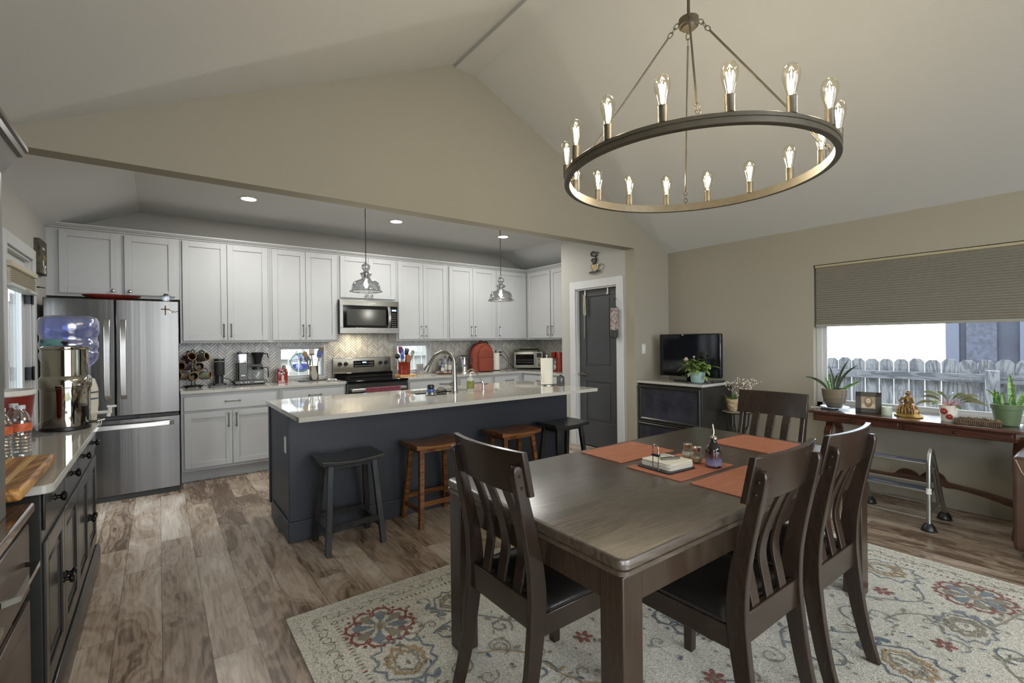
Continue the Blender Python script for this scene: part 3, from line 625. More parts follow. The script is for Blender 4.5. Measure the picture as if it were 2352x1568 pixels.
for i in range(4):
    x = ix0 + 0.02 + i * 0.655; o = front(0.63, 0.70).build('door', M_isl, t, bevel=0.002); o.location = (x + 0.63, iy1, 0.14); o.rotation_euler = (0, 0, PI)
cx0, cx1, cy0, cy1 = 0.690, 3.362, 3.130, 4.262
g = G()
for a in ((cx0, cy0, SX0, cy1), (SX1, cy0, cx1, cy1), (SX0, cy0, SX1, SY0), (SX0, SY1, SX1, cy1)): g.box(a[0], a[1], 0.884, a[2], a[3], 0.914)
tag(g.build('island_countertop', M_quartz, smooth=False), 'long pale polished quartz countertop on the charcoal island', 'countertop')
t = thing('kitchen_sink', 'steel undermount sink sunk in the island countertop', 'sink', (0, 0, 0))
g = G(); a = 0.006; g.box(SX0 - a, SY0 - a, 0.70, SX1 + a, SY1 + a, 0.706)
g.box(SX0 - a, SY0 - a, 0.70, SX0, SY1 + a, 0.885); g.box(SX1, SY0 - a, 0.70, SX1 + a, SY1 + a, 0.885); g.box(SX0, SY0 - a, 0.70, SX1, SY0, 0.885); g.box(SX0, SY1, 0.70, SX1, SY1 + a, 0.885)
g.build('basin', M_steel, t); g = G(); g.lathe([(0.045, 0), (0.045, 0.003), (0.02, 0.001)]); q = g.build('drain', M_chrome, t); q.location = (2.08, 3.96, 0.707)
t = thing('kitchen_faucet', 'tall brushed nickel gooseneck pull-down faucet on the island', 'faucet', (2.13, 3.715, 0.914))
g = G(); g.lathe([(0.033, 0), (0.033, 0.006), (0.027, 0.012), (0.024, 0.10), (0.019, 0.20), (0.0165, 0.27)], 20); g.build('faucet_body', M_nickel, t)
R1 = 0.098; g = G(); pts = [(0, 0, 0.26)] + [(-(R1 - R1 * math.cos(a)) * 0.75, (R1 - R1 * math.cos(a)) * 0.75, 0.27 + R1 * 1.0 * math.sin(a)) for a in arc(0, PI * 0.86, 14)]
g.tube(pts, 0.0145, 12); g.build('spout', M_nickel, t)
e = Vector(pts[-1]); dv = (Vector(pts[-1]) - Vector(pts[-2])).normalized(); g = G(); g.cyl(e, e + dv * 0.07, 0.0155, 0.018, 14); g.cyl(e + dv * 0.07, e + dv * 0.13, 0.018, 0.029, 14); g.build('spray_head', M_nickel, t)
g = G(); g.cyl((0, 0, 0.075), (-0.045, 0.0, 0.082), 0.014); g.cyl((-0.045, 0, 0.082), (-0.15, 0.0, 0.088), 0.009, 0.007); g.build('lever_handle', M_nickel, t)
t = thing('filter_tap', 'small chrome drinking water tap with slim curved spout', 'faucet', (2.44, 3.72, 0.914))
g = G(); g.lathe([(0.02, 0), (0.02, 0.005), (0.012, 0.01), (0.012, 0.06), (0.009, 0.07)]); g.build('tap_body', M_chrome, t)
g = G(); g.tube([(0, 0, 0.07), (-0.025, 0.02, 0.12), (-0.05, 0.045, 0.17), (-0.062, 0.06, 0.19), (-0.08, 0.075, 0.200), (-0.10, 0.09, 0.19), (-0.112, 0.1, 0.172)], 0.006); g.build('spout', M_chrome, t)
g = G(); g.cyl((0, 0, 0.055), (0.05, -0.01, 0.06), 0.005); g.build('lever_handle', M_black, t)
t = thing('soap_bottle', 'clear pump bottle of hand soap with yellow-green label', 'bottle', (2.32, 3.75, 0.914))
g = G(); g.lathe([(0.030, 0), (0.034, 0.006), (0.034, 0.10), (0.028, 0.12), (0.014, 0.132), (0.014, 0.14)], 20); g.build('bottle_body', mat('soap_clear', '#c9cdc2', 0.15, alpha=1, trans=0.3), t)
g = G(); g.lathe([(0.0345, 0.02), (0.0345, 0.095)], 20, False); g.build('label_wrap', mat('soap_label', '#77763a', 0.5, noise=0.3, scale=60), t)
g = G(); g.lathe([(0.016, 0.14), (0.016, 0.152), (0.006, 0.154), (0.006, 0.172)], 14); g.tube([(0, 0, 0.17), (0.02, 0, 0.174), (0.042, 0, 0.168)], 0.0055); g.build('pump', M_white, t)
t = thing('dish_brush', 'palm dish brush with black knob and blue band', 'brush', (1.875, 3.68, 0.914))
g = G(); g.lathe([(0.045, 0.0), (0.05, 0.01), (0.046, 0.028), (0.036, 0.032)], 20); g.build('base_dish', M_smoke, t)
g = G(); g.lathe([(0.032, 0.03), (0.033, 0.05), (0.030, 0.055)], 20); g.build('band', mat('blue_plastic', '#3a4e8c', 0.3), t)
g = G(); g.lathe([(0.022, 0.055), (0.03, 0.064), (0.031, 0.08), (0.024, 0.092), (0, 0.094)], 20); g.build('knob', M_black, t)
t = thing('sponge_caddy', 'black wire sponge caddy beside the dish brush', 'holder', (1.985, 3.70, 0.914))
g = G(); g.torus((0, 0, 0.03), 0.05, 0.003, 'z', 20); g.torus((0, 0, 0.003), 0.045, 0.003, 'z', 20)
for k in range(8): a = k * PI / 4; g.cyl((0.045 * math.cos(a), 0.045 * math.sin(a), 0.003), (0.05 * math.cos(a), 0.05 * math.sin(a), 0.03), 0.002)
g.tube([(-0.03, 0.03, 0.03), (-0.01, 0.02, 0.055), (0.03, 0, 0.05), (0.04, -0.02, 0.03)], 0.0035); g.build('rack', M_iron, t)
def towel_roll(label, loc, h=0.27, r=0.062, m=None):
    t = thing('paper_towel_holder', label, 'paper towels', loc, group='paper towel rolls')
    g = G(); g.lathe([(0.072, 0), (0.072, 0.006), (0.01, 0.008), (0.007, 0.02), (0.007, h + 0.03), (0.014, h + 0.034), (0.014, h + 0.045), (0, h + 0.05)]); g.build('stand', m or M_nickel, t)
    g = G(); g.lathe([(0.02, 0.012), (r, 0.012), (r, 0.012 + h), (0.02, 0.012 + h)], 28); g.build('paper_roll', M_paper, t); return t
t = towel_roll('tall paper towel roll on wire holder at the island right end', (3.20, 3.68, 0.914), 0.265)
g = G(); g.cyl((-0.078, -0.01, 0.0), (-0.078, -0.01, 0.15), 0.003); g.tube([(0.07, 0, 0.004), (0.12, -0.02, 0.004), (0.17, -0.04, 0.004)], 0.003); g.build('tension_wire', M_chrome, t)
towel_roll('paper towel roll with black finial in the back corner', (4.20, 6.03, 0.914), 0.26, 0.058, M_black)
t = thing('smoked_jar', 'smoked glass candle jar beside the island paper towel roll', 'jar', (3.29, 3.57, 0.914))
g = G(); g.lathe([(0.036, 0.0), (0.040, 0.006), (0.040, 0.075), (0.034, 0.092), (0.03, 0.095)], 24); g.build('jar_body', mat('smoke', '#55565a', 0.12, trans=0.3), t)
g = G(); g.lathe([(0.03, 0.095), (0.012, 0.1), (0.008, 0.108), (0, 0.11)], 20); g.build('lid', M_black, t); g = G(); g.torus((0, 0, 0.016), 0.046, 0.0022); g.build('wire_ring', M_chrome, t)
# ---------------------------------------------------------------- counter stools
def stool(label, loc, m, group):
    t = thing('counter_stool', label, 'stool', loc, 0, group)
    n = 14; W, D, H = 0.42, 0.30, 0.61; g = G(); rings = []
    for i in range(n + 1):
        x = -W / 2 + W * i / n; dip = 0.018 * math.cos(PI * x / W) ** 1.0; zt = H - dip; zb = H - 0.036 - dip * 0.4
        rings.append([(x, -D / 2, zb), (x, D / 2, zb), (x, D / 2, zt), (x, -D / 2, zt)])
    g.ring_loft(rings); g.build('seat', m, t, bevel=0.006, seg=3)
    for sx in (-1, 1):
        for sy in (-1, 1):
            g = G(); g.T = Matrix.Identity(4); a = Vector((sx * 0.145, sy * 0.09, H - 0.035)); b = Vector((sx * 0.185, sy * 0.155, 0.0)); s = 0.018
            g.ring_loft([[p + Vector((u * s, v * s, 0)) for u, v in ((-1, -1), (1, -1), (1, 1), (-1, 1))] for p in (a, b)]); g.build('leg', m, t, bevel=0.002)
    def P(z, sx, sy): k = (H - 0.035 - z) / (H - 0.035); return Vector((sx * (0.145 + 0.04 * k), sy * (0.09 + 0.065 * k), z))
    for z, ax in ((0.17, 'x'), (0.56, 'x'), (0.12, 'y'), (0.555, 'y'), (0.21, 'x2')):
        for s in ((-1, 1) if ax != 'x2' else ()):
            g = G()
            if ax == 'x': g.bar([P(z, -1, s), P(z, 1, s)], (0, 0, 1), 0.04 if z > 0.3 else 0.034, 0.018)
            else: g.bar([P(z, s, -1), P(z, s, 1)], (0, 0, 1), 0.04 if z > 0.3 else 0.034, 0.018)
            g.build('apron' if z > 0.3 else 'stretcher', m, t)
    return t
stool('black saddle-seat counter stool at the left end of the island', (1.045, 3.305, 0), M_stoolb, 'black counter stools')
stool('walnut saddle-seat counter stool next to the nearest black one', (1.715, 3.335, 0), M_stoolw, 'walnut counter stools')
stool('walnut counter stool further right, between brown and black stools', (2.47, 3.31, 0), M_stoolw, 'walnut counter stools')
stool('black counter stool at the far right end of the island', (3.06, 3.30, 0), M_stoolb, 'black counter stools')
# ---------------------------------------------------------------- pendants
def pendant(label, x, y, zb):
    t = thing('pendant_lamp', label, 'pendant light', (x, y, zb), group='glass pendants over the island')
    g = G(); g.lathe([(0.118, 0.0), (0.112, 0.008), (0.105, 0.014), (0.104, 0.03), (0.100, 0.06), (0.085, 0.083), (0.055, 0.098), (0.036, 0.106), (0.030, 0.118), (0.036, 0.138), (0.044, 0.150), (0.036, 0.158), (0.02, 0.165),
                          (0.016, 0.178), (0.028, 0.19), (0.033, 0.208), (0.028, 0.226), (0.014, 0.236)], 32, False, 1.13, 1.13)
    g.build('glass_shade', M_smoke, t); g = G(); g.lathe([(0.118, 0.0), (0.121, 0.003), (0.118, 0.006)], 32, False, 1.13, 1.13); g.build('shade_rim', M_chrome, t)
    g = G(); g.lathe([(0.014, 0.10), (0.014, 0.16), (0.006, 0.17), (0.006, 0.235), (0.010, 0.24), (0.010, 0.255), (0, 0.257)], 14); g.build('socket', M_nickel, t)
    g = G(); g.cyl((0, 0, 0.25), (0, 0, 2.76 - zb - 0.01), 0.0035, seg=8); g.build('cord', M_black, t)
    g = G(); g.lathe([(0.0, 2.735 - zb), (0.055, 2.74 - zb), (0.06, 2.758 - zb)], 24); g.build('canopy', M_nickel, t)
    g = G(); g.lathe([(0.010, 0.10), (0.018, 0.08), (0.026, 0.055), (0.022, 0.03), (0, 0.022)], 16, False); bb = g.build('bulb', M_bulbg, t); g = G(); g.lathe([(0.006, 0.10), (0.009, 0.085), (0.009, 0.045), (0, 0.04)], 10); g.build('glowing_core', mat('bulb_glow', (1, 0.97, 0.9), emit=40, ecol=(1, 0.97, 0.92)), bb)
    lamp('pendant_light', 'POINT', (x, y, zb + 0.062), 14, (1, 0.97, 0.92), 0.025)
pendant('clear glass pendant lamp hanging left, before the microwave', 1.405, 3.92, 1.802)
pendant('clear glass pendant lamp hanging right, near the corner cabinets', 2.80, 3.92, 1.785)
for i, (x, y) in enumerate(((0.705, 5.12), (2.205, 5.14), (3.69, 5.10))):
    t = struct_root('ceiling_light_%d' % (i + 1), (x, y, 2.76), label='recessed round ceiling downlight')
    g = G(); g.lathe([(0.062, -0.002), (0.078, -0.006), (0.092, -0.004), (0.094, 0.0)], 32, False); g.build('trim_ring', M_trim, t)
    g = G(); g.lathe([(0.064, -0.003), (0.03, -0.0035), (0.0, -0.0035)], 32, False); g.build('diffuser', mat('can_glow', (1, 1, 1), emit=9, ecol=(1, 0.99, 0.94)), t)
    lamp('downlight', 'AREA', (x, y, 2.75), 11, (1, 0.98, 0.95), 0.12)
# ---------------------------------------------------------------- things on the back counter
ZC = 0.914
def put(o, x, y, z=ZC, rz=0): o.location = (x, y, z); o.rotation_euler = (0, 0, rz); return o
t = thing('mug_rack', 'black wire mug tree beside the fridge, loaded with pottery mugs', 'mug rack', (0.29, 6.03, ZC))
g = G()
for s in (-1, 1):
    g.tube([(s * 0.015, 0, 0.02), (s * 0.015, 0, 0.37), (s * 0.012, 0, 0.395), (0, 0, 0.405)], 0.004)
g.tube([(-0.10, 0, 0.30), (-0.085, 0, 0.345), (-0.05, 0, 0.33), (0.0, 0, 0.345), (0.06, 0, 0.375), (0.09, 0, 0.36), (0.10, 0, 0.32)], 0.004)
for z in (0.10, 0.20, 0.30): g.tube([(-0.11, -0.05, z + 0.02), (-0.10, -0.01, z), (0, 0.0, z), (0.10, -0.01, z), (0.11, -0.05, z + 0.02)], 0.0035)
g.torus((0, 0, 0.02), 0.085, 0.005, 'z', 24); g.cyl((-0.085, 0, 0.02), (0.085, 0, 0.02), 0.005); g.cyl((0, -0.085, 0.02), (0, 0.085, 0.02), 0.005)
for a in (45, 135, 225, 315): g.ball((0.085 * math.cos(R(a)), 0.085 * math.sin(R(a)), 0.011), 0.011, 8, 6)
g.build('rack', M_iron, t)
M_rim = mat('mug_rim', '#8a6a3a', 0.25, noise=0.2, scale=30); M_in = mat('mug_inside', '#2c1d12', 0.3)
def mug(lab, x, z, ry, rz, c, c2, y=5.955):
    t = thing('coffee_mug', lab, 'mug', (0, 0, 0), group='pottery mugs on the wire rack')
    m_ = mat('mug_' + c[1:], c, 0.2, noise=0.4, scale=14, c2=c2); T = Matrix.Translation((x - 0.04, y, z)) @ Euler((R(90 + ry), 0, R(rz))).to_matrix().to_4x4()
    g = G(); g.T = T; g.lathe([(0.0, -0.045), (0.036, -0.045), (0.044, -0.03), (0.043, 0.03), (0.041, 0.048)], 22, False); g.build('cup', m_, t)
    g = G(); g.T = T; g.lathe([(0.0405, 0.042), (0.0445, 0.05), (0.040, 0.0525), (0.036, 0.047)], 22, False); g.build('rim', M_rim, t)
    g = G(); g.T = T; g.lathe([(0.0375, 0.05), (0.037, -0.02), (0.03, -0.035), (0.0, -0.036)], 22, False); g.build('shaded_inside', M_in, t)  # dark colour stands in for the shade inside the mug
    g = G(); g.T = T; g.torus((0, 0.045, 0.0), 0.027, 0.006, 'x', 14, R(-70), R(250)); g.build('handle', m_, t)
mug('maroon mug on the rack, upper left, opening towards the room', 0.295, 1.235, -18, 28, '#5a3038', '#3c3a44')
mug('teal grey mug at the top right of the wire rack', 0.41, 1.235, -12, 52, '#3f4a46', '#4a3a30')
mug('slate blue mug in the middle right of the rack, mouth towards the camera', 0.375, 1.135, -10, 5, '#4e4658', '#38414a')
mug('brown and indigo mug far left in the middle row of the rack', 0.255, 1.145, -6, -38, '#3a3440', '#4a4034')
mug('green mug at the bottom middle of the rack, facing out', 0.32, 1.035, -10, 12, '#4a5a44', '#38402e')
mug('olive striped mug at the bottom right of the rack, turned sideways', 0.43, 1.045, 0, 70, '#7a8266', '#4a4650')
mug('dark green mug at the bottom left of the rack by the fridge', 0.235, 1.05, -6, -50, '#3a4a3c', '#5a4a3a')
t = thing('coffee_grinder', 'black cylindrical coffee grinder standing on a scale', 'coffee grinder', (0.525, 6.0, ZC + 0.018))
g = G(); g.prism(rrect(0.12, 0.14, 0.02), 0, 0.018); g.build('foot', M_black, t, bevel=0.003)
g = G(); g.lathe([(0.034, 0.018), (0.034, 0.10)], 28); g.build('grounds_cup', mat('grinder_cup', '#3a3a3a', 0.3, metal=0.4), t)
g = G(); g.box(-0.04, 0.02, 0.018, 0.04, 0.05, 0.11); g.lathe([(0.048, 0.105), (0.049, 0.108), (0.049, 0.262)], 32); g.build('grinder_body', M_blackm, t)
g = G(); g.lathe([(0.050, 0.262), (0.050, 0.278), (0.047, 0.283), (0, 0.283)], 32); g.build('dial_ring', M_black, t)
g = G()
for k in range(9): a = R(-150 + k * 15); g.T = Matrix.Translation((0.0495 * math.cos(a), 0.0495 * math.sin(a), 0.25)); g.box(-0.002, -0.002, 0, 0.002, 0.002, 0.006)
g.build('dial_marks', M_white, t)
g = G(); g.prism(rrect(0.19, 0.15, 0.012), 0, 0.018); o = put(tag(g.build('coffee_scale', mat('scale_grey', '#4b4c4a', 0.35), bevel=0.002), 'flat dark grey scale under the black grinder', 'scale'), 0.52, 5.985)
g = G(); g.tube([(0.565, 6.03, 1.0), (0.62, 6.05, 0.985), (0.66, 6.06, 0.94), (0.69, 6.1, 0.918), (0.72, 6.15, 0.918)], 0.004); tag(g.build('power_cord', M_black), 'black power cord curling behind the coffee grinder', 'cord')
# coffee maker
t = thing('coffee_maker', 'dark grey drip coffee maker with glass carafe', 'coffee maker', (0.83, 6.06, ZC))
g = G(); g.box(-0.16, -0.075, 0.012, 0.16, 0.075, 0.048); g.box(-0.14, -0.06, 0, -0.11, 0.06, 0.012); g.box(0.11, -0.06, 0, 0.14, 0.06, 0.012); g.build('base', mat('cm_grey', '#4a4a46', 0.35, metal=0.3), t, bevel=0.005)
g = G(); g.box(-0.12, -0.05, 0.048, -0.035, 0.05, 0.245); g.build('tower', MATS['cm_grey'], t, bevel=0.006)
g = G(); g.box(-0.135, 0.0, 0.048, -0.12, 0.05, 0.245); g.box(-0.035, -0.01, 0.20, 0.12, 0.035, 0.228); g.build('outlet_arm', M_black, t, bevel=0.003)
g = G(); g.prism([(x - 0.078, y) for x, y in rrect(0.105, 0.10, 0.02)], 0.25, 0.345); g.build('water_tank', M_smoke, t)
g = G(); g.prism([(x - 0.078, y) for x, y in rrect(0.11, 0.105, 0.02)], 0.345, 0.358); g.box(-0.12, -0.02, 0.358, -0.085, 0.02, 0.372); g.build('tank_lid', M_black, t)
g = G(); g.T = Matrix.Translation((0.075, 0, 0)); g.lathe([(0.03, 0.228), (0.036, 0.25), (0.042, 0.285), (0.063, 0.345), (0.064, 0.36), (0, 0.362)], 24); g.tube([(0.06, 0, 0.345), (0.10, 0, 0.34), (0.108, 0, 0.29)], 0.006); g.build('filter_basket', M_black, t)
g = G(); g.T = Matrix.Translation((0.075, 0, 0)); g.lathe([(0.0, 0.05), (0.058, 0.052), (0.064, 0.08), (0.062, 0.15), (0.055, 0.17)], 24, False); g.build('carafe_glass', M_glass, t)
g = G(); g.T = Matrix.Translation((0.075, 0, 0)); g.lathe([(0.0, 0.198), (0.058, 0.195), (0.06, 0.168), (0.054, 0.166)], 24); g.tube([(0.055, -0.02, 0.185), (0.095, -0.035, 0.185), (0.10, -0.035, 0.14), (0.10, -0.035, 0.07)], 0.006); g.build('carafe_lid', M_black, t)
g = G()
for x in (-0.10, -0.055, -0.03): g.cyl((x, -0.077, 0.03), (x, -0.074, 0.03), 0.006, seg=8)
g.box(0.03, -0.077, 0.028, 0.12, -0.075, 0.034); g.box(-0.098, -0.0515, 0.10, -0.058, -0.05, 0.112); g.build('switches', M_white, t)
t = thing('red_canister', 'red glazed clamp-lid canister in front of the left kitchen window', 'canister', (1.15, 6.04, ZC))
g = G(); g.prism(rrect(0.112, 0.112, 0.012), 0, 0.135); g.build('canister_body', M_red, t, bevel=0.004); g = G(); g.prism(rrect(0.10, 0.10, 0.02), 0.136, 0.165); g.build('lid', M_red, t, bevel=0.006)
g = G(); g.torus((0, -0.058, 0.12), 0.02, 0.0025, 'y', 16); g.torus((0, -0.062, 0.12), 0.011, 0.006, 'y', 16)
for s in (-1, 1): g.tube([(s * 0.058, 0, 0.10), (s * 0.066, -0.02, 0.13), (s * 0.06, 0.0, 0.15)], 0.0025)
g.build('wire_clamp', M_chrome, t); g = G(); g.box(-0.012, -0.0585, 0.02, 0.012, -0.056, 0.09); g.build('level_strip', mat('strip', '#b9a79b', 0.3), t)
t = thing('bust_figurine', 'small pale bust figurine on the left kitchen window sill', 'figurine', (1.215, YB + 0.03, 0.957))
g = G(); g.lathe([(0.03, 0), (0.032, 0.01), (0.038, 0.03), (0.042, 0.06), (0.03, 0.085), (0.014, 0.095), (0.013, 0.105)], 18, sx=1, sy=0.6); g.build('shoulders', mat('figurine_blue', '#5a5f86', 0.5), t)
g = G(); g.ball((0, -0.002, 0.128), 0.024, 14, 10, 1.2); g.ball((0, -0.026, 0.125), 0.005, 8, 6); g.build('head', mat('figurine_skin', '#a39784', 0.5), t)
# stained glass roundel
t = thing('stained_glass_roundel', 'round stained glass dragonfly hanging in the left kitchen window', 'ornament', (1.405, YB - 0.004 + 0.02, 1.135))
r0 = 0.115; g = G(); g.torus((0, 0, 0), r0, 0.004, 'y', 40); g.torus((0, 0, 0), r0 - 0.016, 0.0018, 'y', 36)
for a in (20, 55, 90, 125, 160, 200, 235, 270, 305, 340): g.cyl((0.03 * math.cos(R(a)), 0, 0.03 * math.sin(R(a))), (r0 * math.cos(R(a + 8)), 0, r0 * math.sin(R(a + 8))), 0.0016, seg=6)
g.tube([(-0.07, 0, 0.09), (0, 0, 0.20), (0.07, 0, 0.09)], 0.0015); g.build('lead_came', M_iron, t)
def glass_c(n, c): return thin_glass(n, hexc(c), 0.15)
for nm, c, a0, a1, ri, ro in (('sky_glass', '#b9c8f0', 15, 165, 0.02, 0.099), ('violet_glass', '#7c82e0', 195, 345, 0.02, 0.099), ('rim_glass', '#9fd0c0', 0, 360, 0.099, 0.115)):
    g = G(); A = arc(R(a0), R(a1), 24); g.ring_loft([[(q * math.cos(a), -0.001, q * math.sin(a)) for a in A] for q in (ri, ro)], False, False); g.build(nm, glass_c(nm, c), t)
g = G(); g.tube([(0, -0.004, 0.045), (0, -0.005, 0.03), (0, -0.004, -0.055)], [0.004, 0.007, 0.003]); g.build('dragonfly_body', mat('dgreen', '#3f9a70', 0.3), t)
g = G()
for s in (-1, 1):
    for dz in (0.012, -0.008): g.poly([(s * 0.004, -0.003, 0.02 + dz), (s * 0.05, -0.003, 0.034 + dz * 1.4), (s * 0.085, -0.003, 0.024 + dz * 1.5), (s * 0.05, -0.003, 0.012 + dz)])
g.build('wings', mat('wing', '#e6ecf5', 0.3, alpha=1), t); g = G(); g.ball((0, -0.004, 0.052), 0.011, 10, 8); g.build('dragonfly_head', M_orange, t)
def crock_utensil(kind, label, x, y, z, dx, dy, L, m1, m2, grp):
    t = thing(kind, label, 'utensil', (x, y, z), group=grp); a = Vector((0, 0, 0)); d = Vector((dx, dy, 1)).normalized(); b = a + d * L
    g = G(); g.cyl(a, b, 0.005, 0.0055, 8); g.build('handle', m1, t)
    g = G(); q = Vector((0, 0, 1)).rotation_difference(d).to_matrix().to_4x4(); g.T = Matrix.Translation(b) @ q
    if kind in ('wooden_spoon', 'serving_spoon'): g.lathe([(0.004, -0.01), (0.016, 0.0), (0.026, 0.03), (0.024, 0.055), (0.0, 0.075)], 14, sx=1.1, sy=0.25)
    elif kind in ('spatula', 'scraper'): g.prism([(-0.018, -0.01), (0.018, -0.01), (0.03, 0.02), (0.03, 0.075), (-0.026, 0.085), (-0.03, 0.02)], -0.003, 0.003, 'y')
    elif kind == 'ladle': g.ball((0, -0.01, 0.03), 0.036, 14, 10)
    elif kind == 'slotted_spatula':
        for k in range(4): g.box(-0.024 + k * 0.0135, -0.0025, 0.0, -0.0165 + k * 0.0135, 0.0025, 0.08)
        g.box(-0.024, -0.0025, -0.01, 0.0315, 0.0025, 0.01)
    elif kind == 'pasta_server':
        g.lathe([(0.004, -0.01), (0.022, 0.0), (0.03, 0.03), (0.03, 0.05)], 14, sx=1, sy=0.5)
        for k in range(5): g.box(-0.028 + k * 0.013, -0.016, 0.045, -0.021 + k * 0.013, -0.004, 0.078)
    elif kind == 'tongs': g.box(-0.02, -0.006, -0.06, -0.004, 0.006, 0.07); g.box(0.004, -0.006, -0.06, 0.02, 0.006, 0.07); g.torus((0, 0, 0.075), 0.014, 0.004, 'y', 12)
    g.build('utensil_head', m2, t); return t
t = thing('utensil_crock', 'stainless utensil crock holding wooden spoons by the left window', 'crock', (1.515, 6.07, ZC + 0.012))
g = G(); g.lathe([(0.052, 0.0), (0.054, 0.003), (0.054, 0.165), (0.056, 0.17), (0.051, 0.168), (0.05, 0.01), (0, 0.01)], 28, False); g.build('crock_body', mat('bright_steel', '#c9c7c0', 0.22, metal=1.0), t)
g = G(); g.prism(rrect(0.36, 0.14, 0.02), 0, 0.011); put(tag(g.build('counter_tray', M_blackm, bevel=0.003), 'thin dark tray under the steel utensil crock', 'tray'), 1.52, 6.08)
grp = 'utensils in the steel crock'; M_wsp = mat('spoon_wood', '#a58355', 0.55, noise=0.2, scale=20)
crock_utensil('wooden_spoon', 'long wooden spoon leaning left in the steel crock', 1.50, 6.07, ZC + 0.03, -0.28, 0, 0.27, M_wsp, M_wsp, grp)
crock_utensil('slotted_spatula', 'slotted wooden turner upright in the steel crock', 1.51, 6.07, ZC + 0.03, -0.06, 0, 0.29, M_wsp, M_wsp, grp)
crock_utensil('scraper', 'blue silicone scraper leaning right in the steel crock', 1.53, 6.06, ZC + 0.03, 0.17, 0, 0.26, M_wsp, mat('blue_sil', '#4c5f9c', 0.5), grp)
crock_utensil('spatula', 'brown wooden spatula behind the blue scraper', 1.53, 6.09, ZC + 0.03, 0.22, 0.0, 0.30, M_wsp, mat('wood_brown', '#7c6048', 0.5), grp)
crock_utensil('serving_spoon', 'blue-grey spoon leaning far left in the steel crock', 1.49, 6.09, ZC + 0.03, -0.22, 0, 0.21, M_blackm, mat('spoon_bluegrey', '#5a6482', 0.5), grp)
t = thing('spoon_rest', 'clear glass spoon rest near the range', 'dish', (1.66, 5.83, ZC))
g = G(); g.lathe([(0.03, 0.002), (0.05, 0.004), (0.06, 0.014), (0.062, 0.015)], 24, False); g.T = Matrix.Translation((0, 0, 0.013)); g.lathe([(0.03, 0.002), (0.048, 0.004), (0.056, 0.012)], 24, False); g.build('glass_dish', mat('milky_glass', '#c9cdcb', 0.1, trans=0.4), t)
# right of the range
t = thing('red_crock', 'large red glazed utensil crock right of the range', 'crock', (2.655, 5.98, ZC + 0.022))
g = G(); g.lathe([(0.072, 0), (0.078, 0.006), (0.078, 0.03), (0.081, 0.034), (0.078, 0.038), (0.078, 0.06), (0.082, 0.065), (0.078, 0.07), (0.080, 0.10), (0.079, 0.15), (0.083, 0.158), (0.083, 0.17), (0.076, 0.17), (0.074, 0.02), (0, 0.02)], 32, False); g.build('crock_body', M_red, t)
g = G(); g.prism(rrect(0.25, 0.19, 0.02), 0, 0.022); put(tag(g.build('wood_trivet', M_wood_l, bevel=0.003), 'pale wooden board under the red utensil crock', 'trivet'), 2.675, 5.98)
grp = 'utensils in the red crock'; zc = ZC + 0.05
crock_utensil('ladle', 'black ladle leaning left in the red crock', 2.62, 5.98, zc, -0.30, 0, 0.20, M_blackm, M_black, grp)
crock_utensil('tongs', 'blue and purple tongs upright in the red crock', 2.64, 5.97, zc, -0.06, 0, 0.24, M_blackm, mat('blue_tongs', '#4a55a8', 0.4, noise=0.2, scale=30), grp)
crock_utensil('scraper', 'red scraper standing behind the blue tongs', 2.635, 6.0, zc, -0.08, 0, 0.27, M_blackm, mat('pink_red', '#9c4a50', 0.4), grp)
crock_utensil('spatula', 'orange spatula at the front right of the red crock', 2.69, 5.95, zc, 0.06, 0, 0.155, M_wsp, mat('orange_sp', '#94502e', 0.5), grp)
crock_utensil('pasta_server', 'black pasta server standing above the orange spatula', 2.68, 5.99, zc, 0.05, 0, 0.235, M_blackm, M_black, grp)
crock_utensil('serving_spoon', 'grey green spoon leaning far right in the red crock', 2.70, 5.99, zc, 0.32, 0, 0.24, M_blackm, mat('sage', '#8f9a86', 0.5), grp)
crock_utensil('slotted_spatula', 'black slotted turner at the back of the red crock', 2.67, 6.01, zc, 0.12, 0.02, 0.25, M_blackm, M_black, grp)
t = thing('photo_frame', 'small silver framed photo in the right kitchen window', 'picture frame', (2.965, 6.13, ZC + 0.002), R(-12))
g = G(); g.T = Matrix.Rotation(R(-10), 4, 'X'); w_, h_ = 0.098, 0.145; b_ = 0.012
g.box(-w_ / 2, 0, 0, -w_ / 2 + b_, 0.012, h_); g.box(w_ / 2 - b_, 0, 0, w_ / 2, 0.012, h_); g.box(-w_ / 2, 0, 0, w_ / 2, 0.012, b_); g.box(-w_ / 2, 0, h_ - b_, w_ / 2, 0.012, h_); g.build('frame', mat('antique_silver', '#7d776a', 0.4, metal=0.6, noise=0.2, scale=60), t)
g = G(); g.T = Matrix.Rotation(R(-10), 4, 'X'); g.box(-w_ / 2 + b_, 0.005, b_, w_ / 2 - b_, 0.008, h_ - b_); g.build('photograph', mat('photo_soft', '#b3a98f', 0.4, noise=0.3, scale=26, c2='#6f6a84'), t)
t = thing('lazy_susan', 'round wooden turntable tray carrying oil and spice bottles', 'tray', (3.305, 5.98, ZC))
g = G(); g.lathe([(0.09, 0), (0.09, 0.01), (0.155, 0.012), (0.16, 0.018), (0.157, 0.028), (0.15, 0.023), (0, 0.022)], 36); g.build('turntable', mat('tray_wood', '#8a6038', 0.45, noise=0.25, scale=9), t)
g = G(); g.torus((0, 0, 0.03), 0.156, 0.004, 'z', 36); g.build('metal_rim', M_nickel, t)
